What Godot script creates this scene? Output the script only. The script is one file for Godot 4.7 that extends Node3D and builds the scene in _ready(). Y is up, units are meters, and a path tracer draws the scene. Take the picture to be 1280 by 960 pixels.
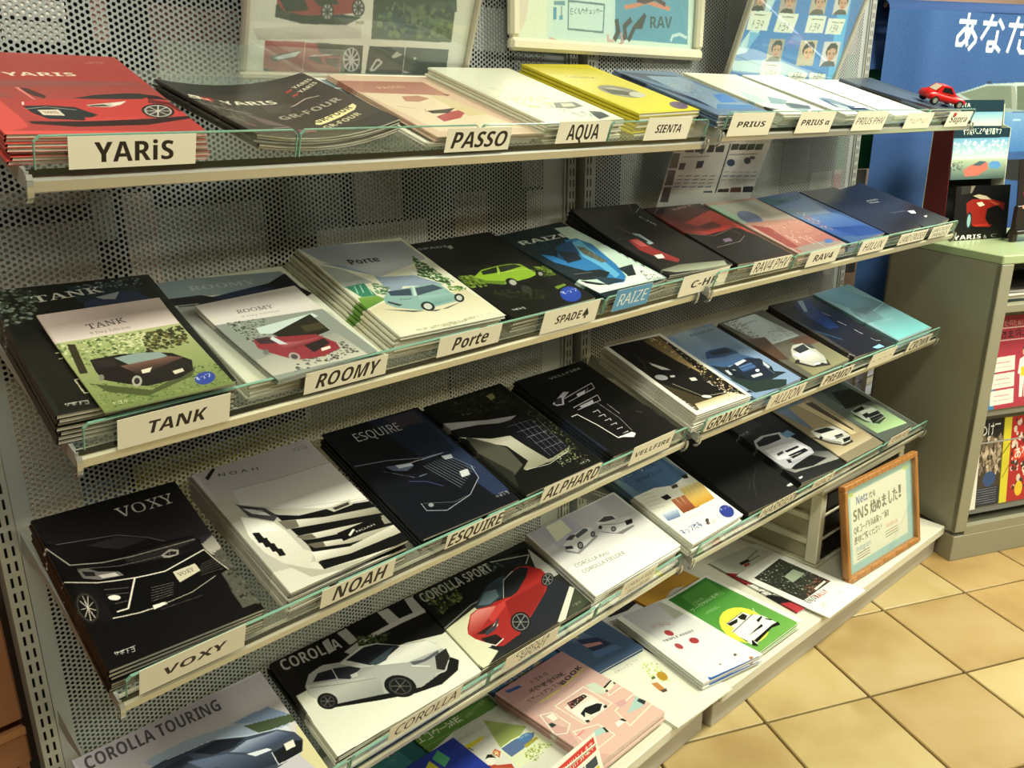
extends Node3D
# A shop display: two slotted racks with glass shelves full of car brochures, a counter and a banner.
const TILT := 0.3239
const SHELF := [[[1.2976, 0.3303], [1.0002, 0.3311], [0.6750, 0.3286], [0.3745, 0.3355]], [[1.3106, 0.3303], [1.0038, 0.3311], [0.6856, 0.3286], [0.3876, 0.3355]]]   # per rack: [height, depth] of each shelf's front rail
const DECK := [[0.109, 0.456], [0.109, 0.452]]
const WIDE := 1.2
const GLASS_TOP := 0.024
const WALL_Z := -0.25
var M := {}
var used := {}
var rng := RandomNumberGenerator.new()

func _ready():
	rng.seed = 7
	camera_and_light()
	materials()
	room()
	for u in 2:
		rack(u)
		for k in 4:
			shelf(u, k)
	sheets_behind_panels()
	posters()
	brochures()
	cards()
	deck_things()
	counter()
	counter_things()
	banner()
	cartons()

# ------------------------------------------------------------------ camera, light
func camera_and_light():
	var cam := Camera3D.new(); cam.name = "camera"; add_child(cam)
	cam.fov = rad_to_deg(2.0 * atan(480.0 / 1057.43)); cam.near = 0.02; cam.far = 60.0
	var fwd := Vector3(0.66708, -0.31260, -0.67623); var rt := Vector3(0.71111, -0.00346, 0.70308); var up := Vector3(0.22212, 0.94988, -0.21998)
	cam.transform = Transform3D(Basis(rt, up, -fwd), Vector3(-0.25619, 1.37816, 1.27876)); cam.current = true
	var env := Environment.new()
	env.background_mode = Environment.BG_COLOR; env.background_color = Color(0.93, 0.95, 0.93); env.background_energy_multiplier = 3.0
	env.tonemap_mode = Environment.TONE_MAPPER_LINEAR; env.tonemap_exposure = 1.38
	env.sdfgi_enabled = true; env.ssao_enabled = true; env.ssil_enabled = true
	var we := WorldEnvironment.new(); we.name = "environment"; we.environment = env; add_child(we)
	# fluorescent ceiling fixtures: [x, z, length along x, depth, energy]
	var i := 0
	for f in [[-0.3, 1.3, 1.2, 0.3, 1.9], [2.25, 1.3, 1.2, 0.3, 4.6], [4.3, 1.25, 1.2, 0.3, 4.5], [1.6, 3.0, 1.2, 0.3, 2.4], [3.4, 3.0, 1.2, 0.3, 3.2]]:
		ceiling_fixture(i, f); i += 1

func ceiling_fixture(i, f):
	var col := Color(1.0, 0.995, 0.9)
	var o := thing("ceiling_light", "long white fluorescent ceiling fixture, number %s from the window wall" % ["one", "two", "three", "four", "five"][i], "ceiling light", Vector3(f[0], 2.6, f[1]), "ceiling lights")
	var st := S(); box(st, Vector3(0, -0.03, 0), Vector3(f[2] + 0.06, 0.06, f[3] + 0.06)); done(st, "housing", mat("housing", Color(0.9, 0.9, 0.88), 0.5), o)
	st = S(); box(st, Vector3(0, -0.065, 0), Vector3(f[2], 0.01, f[3]))
	var em := StandardMaterial3D.new(); em.albedo_color = Color(0.9, 0.9, 0.85); em.emission_enabled = true; em.emission = col; em.emission_energy_multiplier = 4.0
	done(st, "diffuser", em, o)
	var l := AreaLight3D.new(); l.name = "lamp"; l.light_color = col; l.light_energy = f[4]; l.area_size = Vector2(f[2], f[3]); l.area_normalize_energy = true
	l.area_range = 12.0; l.area_attenuation = 2.0; l.shadow_enabled = true
	o.add_child(l); l.rotation = Vector3(-PI / 2, 0, 0); l.position = Vector3(0, -0.075, 0)

# ------------------------------------------------------------------ helpers
func numbered(n: String) -> String:
	var c: int = used.get(n, 0); used[n] = c + 1
	return n if c == 0 else "%s_%03d" % [n, c]
func thing(called: String, label: String, category: String, at := Vector3.ZERO, group := "") -> Node3D:
	var o := Node3D.new(); o.name = numbered(called); add_child(o); o.position = at
	o.set_meta("label", label); o.set_meta("category", category)
	if group: o.set_meta("group", group)
	return o
func S() -> SurfaceTool:
	var st := SurfaceTool.new(); st.begin(Mesh.PRIMITIVE_TRIANGLES); st.set_smooth_group(-1); return st
func done(st: SurfaceTool, called: String, m: Material, parent: Node = null, smooth := false) -> MeshInstance3D:
	st.generate_normals()
	return hang(st.commit(), called, m, parent)
func hang(mesh: Mesh, called: String, m: Material, parent: Node = null) -> MeshInstance3D:
	var o := MeshInstance3D.new(); o.mesh = mesh; o.material_override = m
	if parent == null:
		o.name = numbered(called); add_child(o)
	else:
		o.name = called; parent.add_child(o, true)
	return o
func struct(st: SurfaceTool, called: String, m: Material) -> MeshInstance3D:
	var o := done(st, called, m); o.set_meta("kind", "structure"); return o
func tri(st: SurfaceTool, a: Vector3, b: Vector3, c: Vector3):
	st.add_vertex(a); st.add_vertex(c); st.add_vertex(b)
func quad(st: SurfaceTool, a: Vector3, b: Vector3, c: Vector3, d: Vector3):   # counter-clockwise from outside
	tri(st, a, b, c); tri(st, a, c, d)
func quv(st: SurfaceTool, p: Array, uv: Array):
	for i in [0, 2, 1, 0, 3, 2]:
		st.set_uv(uv[i]); st.add_vertex(p[i])
func box(st: SurfaceTool, c: Vector3, s: Vector3, b := Basis(), bevel := 0.0):
	var h := s / 2.0
	if bevel <= 0.0:
		var p := []
		for k in 8: p.append(c + b * Vector3(h.x if k & 1 else -h.x, h.y if k & 2 else -h.y, h.z if k & 4 else -h.z))
		quad(st, p[4], p[5], p[7], p[6]); quad(st, p[1], p[0], p[2], p[3]); quad(st, p[5], p[1], p[3], p[7])
		quad(st, p[0], p[4], p[6], p[2]); quad(st, p[6], p[7], p[3], p[2]); quad(st, p[0], p[1], p[5], p[4])
		return
	var e := minf(bevel, minf(h.x, minf(h.y, h.z)) * 0.95)
	# chamfered box: three shrunk slabs' faces, twelve edge strips and eight corners
	var v := func(sx, sy, sz, ax): return c + b * Vector3(sx * (h.x - (0.0 if ax == 0 else e)), sy * (h.y - (0.0 if ax == 1 else e)), sz * (h.z - (0.0 if ax == 2 else e)))
	for s1 in [-1, 1]:
		var f := [[v.call(s1, -1, -1, 0), v.call(s1, -1, 1, 0), v.call(s1, 1, 1, 0), v.call(s1, 1, -1, 0)], [v.call(-1, s1, -1, 1), v.call(1, s1, -1, 1), v.call(1, s1, 1, 1), v.call(-1, s1, 1, 1)], [v.call(-1, -1, s1, 2), v.call(-1, 1, s1, 2), v.call(1, 1, s1, 2), v.call(1, -1, s1, 2)]]
		for q in f:
			if s1 < 0: quad(st, q[0], q[1], q[2], q[3])
			else: quad(st, q[3], q[2], q[1], q[0])
		for s2 in [-1, 1]:
			var g := [[v.call(s1, s2, -1, 0), v.call(s1, s2, 1, 0), v.call(s1, s2, 1, 1), v.call(s1, s2, -1, 1)], [v.call(-1, s1, s2, 1), v.call(1, s1, s2, 1), v.call(1, s1, s2, 2), v.call(-1, s1, s2, 2)], [v.call(s2, -1, s1, 2), v.call(s2, 1, s1, 2), v.call(s2, 1, s1, 0), v.call(s2, -1, s1, 0)]]
			for q in g:
				if s1 * s2 > 0: quad(st, q[3], q[2], q[1], q[0])
				else: quad(st, q[0], q[1], q[2], q[3])
			for s3 in [-1, 1]:
				if s1 * s2 * s3 > 0: tri(st, v.call(s1, s2, s3, 0), v.call(s1, s2, s3, 1), v.call(s1, s2, s3, 2))
				else: tri(st, v.call(s1, s2, s3, 2), v.call(s1, s2, s3, 1), v.call(s1, s2, s3, 0))
func prism(st: SurfaceTool, poly: PackedVector2Array, o: Vector3, ex: Vector3, ey: Vector3, ez: Vector3):
	# polygon in the ex, ey plane (counter-clockwise seen from +ez), pulled along ez
	var idx := Geometry2D.triangulate_polygon(poly)
	var at := func(i, k): return o + ex * poly[i].x + ey * poly[i].y + ez * k
	if Geometry2D.is_polygon_clockwise(poly): pass
	for t in range(0, idx.size(), 3):
		var a := idx[t]; var b := idx[t + 1]; var c := idx[t + 2]
		var w: float = (poly[b] - poly[a]).cross(poly[c] - poly[a])
		if w < 0:
			var x := b; b = c; c = x
		tri(st, at.call(a, 1.0), at.call(b, 1.0), at.call(c, 1.0)); tri(st, at.call(a, 0.0), at.call(c, 0.0), at.call(b, 0.0))
	var area := 0.0
	for i in poly.size(): area += poly[i].cross(poly[(i + 1) % poly.size()])
	for i in poly.size():
		var j := (i + 1) % poly.size()
		if area > 0: quad(st, at.call(i, 0.0), at.call(j, 0.0), at.call(j, 1.0), at.call(i, 1.0))
		else: quad(st, at.call(j, 0.0), at.call(i, 0.0), at.call(i, 1.0), at.call(j, 1.0))
func tube(st: SurfaceTool, pts: Array, r: float, n := 8):
	for i in pts.size() - 1:
		var a: Vector3 = pts[i]; var b: Vector3 = pts[i + 1]
		var d := (b - a).normalized(); var x := d.cross(Vector3.UP if absf(d.y) < 0.9 else Vector3.RIGHT).normalized(); var y := d.cross(x)
		for k in n:
			var p := func(q): return (x * cos(TAU * q / n) + y * sin(TAU * q / n)) * r
			quad(st, a + p.call(k + 1), a + p.call(k), b + p.call(k), b + p.call(k + 1))
			tri(st, b, b + p.call(k + 1), b + p.call(k)); tri(st, a, a + p.call(k), a + p.call(k + 1))
func mat(called: String, c: Color, rough := 0.6, metal := 0.0, spec := 0.5) -> StandardMaterial3D:
	if M.has(called): return M[called]
	var m := StandardMaterial3D.new(); m.resource_name = called; m.albedo_color = c; m.roughness = rough; m.metallic = metal; m.metallic_specular = spec
	M[called] = m; return m
func noise_tex(f: float, ramp: Array, sz := 512, sd := 1) -> NoiseTexture2D:
	var n := FastNoiseLite.new(); n.seed = sd; n.frequency = f; n.fractal_octaves = 5
	var t := NoiseTexture2D.new(); t.width = sz; t.height = sz; t.seamless = true; t.noise = n
	var g := Gradient.new(); g.offsets = PackedFloat32Array([0.0, 0.5, 1.0]); g.colors = PackedColorArray(ramp)
	t.color_ramp = g; return t

func materials():
	mat("panel", Color(0.66, 0.68, 0.685), 0.45, 0.15); mat("steel", Color(0.68, 0.69, 0.67), 0.4, 0.3)
	mat("chrome", Color(0.76, 0.76, 0.73), 0.2, 0.6); mat("rail", Color(0.82, 0.8, 0.7), 0.32, 0.35)
	mat("black", Color(0.02, 0.02, 0.02), 0.7); mat("deck", Color(0.87, 0.86, 0.79), 0.38); mat("plinth", Color(0.74, 0.72, 0.67), 0.5)
	mat("paper", Color(0.88, 0.87, 0.8), 0.7); mat("pages", Color(0.82, 0.81, 0.75), 0.75); mat("edge", Color(0.5, 0.68, 0.6), 0.12); mat("dark_edge", Color(0.03, 0.1, 0.085), 0.1)
	mat("cream", Color(0.9, 0.88, 0.77), 0.45); mat("cabinet", Color(0.58, 0.57, 0.49), 0.45); mat("wood", Color(0.66, 0.41, 0.2), 0.45)
	var g := StandardMaterial3D.new(); g.resource_name = "glass"; g.transparency = BaseMaterial3D.TRANSPARENCY_ALPHA; g.albedo_color = Color(0.8, 0.93, 0.88, 0.06); g.roughness = 0.02
	M.glass = g
	var w: StandardMaterial3D = M.wood; w.albedo_color = Color.WHITE; w.albedo_texture = noise_tex(0.006, [Color(0.52, 0.33, 0.15), Color(0.66, 0.45, 0.23), Color(0.72, 0.52, 0.3)], 512, 4)
	w.uv1_triplanar = true; w.uv1_scale = Vector3(14, 2, 14)

# ------------------------------------------------------------------ room
func room():
	var st := S(); box(st, Vector3(2, -0.06, 1.7), Vector3(10, 0.1, 5)); struct(st, "floor", mat("grout", Color(0.33, 0.29, 0.19), 0.8))
	var fl := get_node("floor")
	# square tiles, laid at an angle to the rack
	var a := 0.4643; var e1 := Vector3(cos(a), 0, sin(a)); var e2 := Vector3(sin(a), 0, -cos(a)); var p0 := Vector3(1.581, 0, 0.661); var p := 0.295
	var tm := []
	for k in 5:
		var m := StandardMaterial3D.new(); m.roughness = 0.33; m.resource_name = "floor_tile"
		var b := [Color(0.68, 0.59, 0.4), Color(0.71, 0.63, 0.43), Color(0.66, 0.56, 0.37), Color(0.72, 0.64, 0.44), Color(0.69, 0.58, 0.38)][k] as Color
		m.albedo_texture = noise_tex(0.004, [b.darkened(0.1) * Color(1, 0.96, 0.9), b, b.lightened(0.1)], 256, 20 + k); m.uv1_triplanar = true; m.uv1_scale = Vector3(2.2, 2.2, 2.2); m.uv1_offset = Vector3(k * 0.37, 0, k * 0.61)
		tm.append(m)
	st = S(); box(st, Vector3(0, -0.01, 0), Vector3(p - 0.006, 0.02, p - 0.006), Basis(), 0.0025); st.generate_normals(); var mesh := st.commit()
	for i in range(-16, 18):
		for j in range(-16, 18):
			var c := p0 + e1 * p * (i + 0.5) + e2 * p * (j + 0.5)
			if c.x < -0.4 or c.x > 4.6 or c.z < -0.3 or c.z > 2.2: continue
			var o := hang(mesh, "floor_tile", tm[(i * 7 + j * 3 + (i * j) % 3 + 50) % 5], fl)
			o.transform = Transform3D(Basis(e1, Vector3.UP, -e2), c)
	var wm := mat("wall_paint", Color(0.66, 0.56, 0.5), 0.8)
	var wt := 0.1; var z := WALL_Z - wt / 2.0
	# back wall with a low window behind the counter
	var x0 := 3.2; var x1 := 4.4; var y0 := 0.02; var y1 := 0.45
	st = S()
	box(st, Vector3((-3 + x0) / 2.0, 1.3, z), Vector3(x0 + 3, 2.6, wt)); box(st, Vector3((x1 + 7) / 2.0, 1.3, z), Vector3(7 - x1, 2.6, wt))
	box(st, Vector3((x0 + x1) / 2.0, (y1 + 2.6) / 2.0, z), Vector3(x1 - x0, 2.6 - y1, wt)); box(st, Vector3((x0 + x1) / 2.0, y0 / 2.0, z), Vector3(x1 - x0, y0, wt))
	struct(st, "wall_back", wm)
	st = S(); box(st, Vector3(-3.05, 1.3, 1.7), Vector3(0.1, 2.6, 5)); struct(st, "wall_left", wm)
	st = S(); box(st, Vector3(7.05, 1.3, 1.7), Vector3(0.1, 2.6, 5)); struct(st, "wall_right", wm)
	st = S(); box(st, Vector3(2, 1.3, 4.2), Vector3(10, 2.6, 0.1)); struct(st, "wall_front", mat("wall_pale", Color(0.4, 0.4, 0.39), 0.8))
	st = S(); box(st, Vector3(2, 2.66, 1.7), Vector3(10.2, 0.1, 5.2)); struct(st, "ceiling", mat("ceiling_white", Color(0.74, 0.74, 0.71), 0.8))
	st = S(); box(st, Vector3(5.31, 1.3, -0.3), Vector3(0.06, 2.6, 0.12)); struct(st, "trim_1", mat("wall_trim", Color(0.7, 0.6, 0.54), 0.7))
	var win := Node3D.new(); win.name = "window_1"; add_child(win); win.set_meta("kind", "structure"); win.position = Vector3(x0, y0, z)
	var wd := x1 - x0; var hh := y1 - y0; var fm := mat("window_frame", Color(0.32, 0.3, 0.28), 0.5)
	st = S(); box(st, Vector3(wd / 2.0, 0.01, 0), Vector3(wd, 0.02, 0.06)); box(st, Vector3(wd / 2.0, hh - 0.01, 0), Vector3(wd, 0.02, 0.06)); box(st, Vector3(0.01, hh / 2.0, 0), Vector3(0.02, hh, 0.06)); box(st, Vector3(wd - 0.01, hh / 2.0, 0), Vector3(0.02, hh, 0.06)); done(st, "frame", fm, win)
	for x in [0.33, 0.46]:
		st = S(); box(st, Vector3(x, hh / 2.0, 0), Vector3(0.045 if x < 0.5 else 0.012, hh, 0.04)); done(st, "mullion", fm, win)
	for y in [0.1, 0.2, 0.32]:
		st = S(); box(st, Vector3(wd / 2.0, y, 0), Vector3(wd, 0.006, 0.02)); done(st, "glazing_bar", fm, win)
	st = S(); box(st, Vector3(wd / 2.0, hh / 2.0, -0.01), Vector3(wd, hh, 0.004)); done(st, "pane", M.glass, win)

# ------------------------------------------------------------------ racks and shelves
func rack_place(u: int) -> Transform3D:
	return Transform3D() if u == 0 else Transform3D(Basis(Vector3.UP, -0.0508), Vector3(1.23160, 0.00000, 0.01821))
func surface(u: int, k: int) -> Transform3D:
	# frame of shelf k (0..3) or of the deck (4): x along the rack, y off the surface, -z up the slope, origin at the front edge
	if k > 3: return rack_place(u) * Transform3D(Basis(), Vector3(0, DECK[u][0], DECK[u][1]))
	return rack_place(u) * Transform3D(Basis(Vector3.RIGHT, TILT), Vector3(0, SHELF[u][k][0], SHELF[u][k][1]))

func upright(x: float, w: float, parent: Node3D):
	# slotted post: a face with two columns of slots, sides running back
	var st := S(); var z := 0.006; var h := 1.85; var cols := [0.0, 0.24, 0.38, 0.62, 0.76, 1.0]; var per := 0.0245; var slot := 0.0155
	var n := int(h / per)
	for i in n:
		var y := 0.03 + i * per
		for c in 5:
			var a: float = x + cols[c] * w; var b: float = x + cols[c + 1] * w
			if c % 2 == 0: quad(st, Vector3(a, y, z), Vector3(b, y, z), Vector3(b, y + per, z), Vector3(a, y + per, z))
			else:
				var sy: float = y + (per * 0.4 if c == 3 else 0.0) * 0.0
				quad(st, Vector3(a, sy + slot, z), Vector3(b, sy + slot, z), Vector3(b, sy + per, z), Vector3(a, sy + per, z))
	for s in [0.0, w]:
		box(st, Vector3(x + (s - 0.0008 if s > 0 else 0.0008), 0.03 + n * per / 2.0, z - 0.0185), Vector3(0.0016, n * per, 0.036))
	done(st, "upright", M.steel, parent)
	st = S(); box(st, Vector3(x + w / 2.0, 0.03 + n * per / 2.0, z - 0.03), Vector3(w - 0.004, n * per, 0.002)); done(st, "upright_back", M.black, parent)

func rack(u: int):
	var x0 := 0.0; var x1 := WIDE
	var o := thing("display_rack", ["slotted grey display rack with perforated back, nearest the camera", "slotted grey display rack with perforated back, beside the counter"][u], "display rack", Vector3.ZERO, "display racks")
	o.transform = rack_place(u)
	var lw := 0.026
	var ul := -lw if u == 0 else -0.019
	var ur := 1.175 if u == 0 else 1.203
	upright(ul, lw, o); upright(ur, lw, o)
	var a := ul + lw + 0.002; var b := ur - 0.002
	var y0 := 0.13; var y1 := 1.84
	# perforated sheet: instanced patches of hexagonally spaced holes
	var p := 0.0083; var cw := p * 0.866; var nc := 10; var nr := 12; var r := 0.0029; var th := 0.0012
	var st := S()
	for c in nc:
		for k in nr:
			var cx := (c + 0.5) * cw; var cy := (k + 0.5) * p + (p * 0.5 if c % 2 else 0.0)
			for i in 8:
				var a0 := TAU * i / 8.0; var a1 := TAU * (i + 1) / 8.0
				var in0 := Vector3(cx + cos(a0) * r, cy + sin(a0) * r, 0); var in1 := Vector3(cx + cos(a1) * r, cy + sin(a1) * r, 0)
				var oo := func(t): return Vector3(cx + clampf(cos(t) * 1.5, -1, 1) * cw / 2.0, cy + clampf(sin(t) * 1.5, -1, 1) * p / 2.0, 0)
				quad(st, in0, oo.call(a0), oo.call(a1), in1)
				quad(st, in1, in1 - Vector3(0, 0, th), in0 - Vector3(0, 0, th), in0)
	st.generate_normals()
	var mm := MultiMesh.new(); mm.transform_format = MultiMesh.TRANSFORM_3D; mm.mesh = st.commit()
	var m1 := 0.022 if u == 0 else 0.012
	var px := int((b - a - m1 - 0.008) / (nc * cw)); var py := int((y1 - y0) / (nr * p))
	mm.instance_count = px * py
	for i in px:
		for j in py: mm.set_instance_transform(i * py + j, Transform3D(Basis(), Vector3(a + m1 + i * nc * cw, y0 + j * nr * p, 0)))
	var mi := MultiMeshInstance3D.new(); mi.multimesh = mm; mi.material_override = M.panel; mi.name = "perforated_panel"; mi.set_meta("kind", "stuff"); o.add_child(mi)
	# solid margins of the sheet
	var hx0 := a + m1; var hx1 := hx0 + px * nc * cw
	st = S(); box(st, Vector3((a + hx0) / 2.0, (y0 + y1) / 2.0, -0.0006), Vector3(hx0 - a, y1 - y0, 0.0014)); done(st, "panel_margin", M.panel, o)
	st = S(); box(st, Vector3((b + hx1) / 2.0, (y0 + y1) / 2.0, -0.0006), Vector3(b - hx1, y1 - y0, 0.0014)); done(st, "panel_margin", M.panel, o)
	st = S(); box(st, Vector3(b - 0.006, (y0 + y1) / 2.0, 0.002), Vector3(0.004, y1 - y0, 0.006)); done(st, "panel_rib", M.steel, o)
	st = S(); box(st, Vector3((a + b) / 2.0, (y0 + y1) / 2.0, -0.06), Vector3(b - a, y1 - y0, 0.008)); done(st, "back_board", mat("back_board", Color(0.035, 0.035, 0.035), 0.8), o)
	# base: deck board with a lip over a set-back plinth
	var dy: float = DECK[u][0]; var dz: float = DECK[u][1]
	st = S(); box(st, Vector3((x0 + x1) / 2.0, dy - 0.015, dz / 2.0), Vector3(x1 - x0, 0.03, dz), Basis(), 0.003); done(st, "deck_board", M.deck, o)
	var hz: float = dz - (0.022 if u == 1 else 0.02)
	st = S(); box(st, Vector3((x0 + x1) / 2.0, (dy - 0.03) / 2.0, hz / 2.0), Vector3(x1 - x0 - (0.02 if u == 0 else 0.0), dy - 0.03, hz), Basis(), 0.002); done(st, "plinth", M.plinth, o)

func shelf(u: int, k: int):
	var x0 := 0.004; var x1 := WIDE - 0.004
	var words := ["top shelf", "second shelf from the top", "third shelf from the top", "lowest glass shelf"]
	var o := thing("glass_shelf", "tilted glass %s of the rack %s" % [words[k], ["nearest the camera", "beside the counter"][u]], "shelf", Vector3.ZERO, "tilted glass shelves")
	o.transform = surface(u, k)
	# local axes: x along, y off the glass, -z up the slope
	var L := x1 - x0; var cx := (x0 + x1) / 2.0; var D := 0.335
	var st := S(); quad(st, Vector3(x0, 0.024, 0), Vector3(x1, 0.024, 0), Vector3(x1, 0.024, -D), Vector3(x0, 0.024, -D)); done(st, "glass_plate", M.glass, o)
	st = S(); box(st, Vector3(cx, 0.0205, 0.0005), Vector3(L, 0.0065, 0.002)); done(st, "plate_edge", M.dark_edge, o)
	st = S()
	prism(st, PackedVector2Array([Vector2(0.003, 0.0), Vector2(0.005, 0.002), Vector2(0.005, 0.013), Vector2(0.003, 0.0155), Vector2(-0.012, 0.0165), Vector2(-0.012, 0.0145), Vector2(0.001, 0.0125), Vector2(0.001, 0.0)]), Vector3(x0, 0, 0), Vector3(0, 0, 1), Vector3(0, 1, 0), Vector3(L, 0, 0))
	done(st, "front_rail", M.chrome if k == 0 else M.rail, o)
	# four pieces of low glass fence
	var n := 4; var fl := (L - 0.012) / n; var fh := 0.034
	for i in n:
		var fx := x0 + 0.006 + fl * i + 0.002; var fe := fx + fl - 0.004; var c := 0.006
		var pts := PackedVector2Array([Vector2(fx, 0.024), Vector2(fe, 0.024), Vector2(fe, 0.024 + fh - c), Vector2(fe - c, 0.024 + fh), Vector2(fx + c, 0.024 + fh), Vector2(fx, 0.024 + fh - c)])
		st = S()
		quad(st, Vector3(fx, 0.024, 0.001), Vector3(fe, 0.024, 0.001), Vector3(fe, 0.024 + fh - c, 0.001), Vector3(fx, 0.024 + fh - c, 0.001))
		quad(st, Vector3(fx, 0.024 + fh - c, 0.001), Vector3(fe, 0.024 + fh - c, 0.001), Vector3(fe - c, 0.024 + fh, 0.001), Vector3(fx + c, 0.024 + fh, 0.001))
		var f := done(st, "fence", M.glass, o)
		st = S()
		for q in range(1, 6):
			var a := pts[q]; var b := pts[(q + 1) % 6]; var nn := (b - a).normalized().orthogonal() * 0.0011
			quad(st, Vector3(a.x, a.y, 0.0025), Vector3(b.x, b.y, 0.0025), Vector3(b.x, b.y, -0.0015), Vector3(a.x, a.y, -0.0015))
			quad(st, Vector3(a.x, a.y, 0.0025), Vector3(b.x, b.y, 0.0025), Vector3(b.x - nn.x, b.y - nn.y, 0.0025), Vector3(a.x - nn.x, a.y - nn.y, 0.0025))
		done(st, "polished_edge", M.edge, f)
	# brackets under both ends, hooked to the posts, with a curled front clip
	for s in 2:
		var bx: float = x0 - 0.002 if s == 0 else x1 - 0.002
		st = S(); prism(st, PackedVector2Array([Vector2(0.002, 0.004), Vector2(0.002, 0.023), Vector2(-0.336, 0.021), Vector2(-0.336, -0.016), Vector2(-0.3, -0.012), Vector2(-0.25, 0.008)]), Vector3(bx, 0, 0), Vector3(0, 0, 1), Vector3(0, 1, 0), Vector3(0.004, 0, 0))
		var br := done(st, "bracket", M.steel, o)
		st = S()
		for i in 7:
			var a0 := -1.9 + i * 0.42; var a1 := a0 + 0.42; var rr := 0.0125
			box(st, Vector3(bx + 0.002, 0.008 + sin((a0 + a1) / 2.0) * rr * 1.15, 0.004 + cos((a0 + a1) / 2.0) * rr * 0.5), Vector3(0.006, 0.0062, 0.003), Basis(Vector3.RIGHT, -(a0 + a1) / 2.0 * 0.6))
		done(st, "clip", M.chrome, br)

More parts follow.
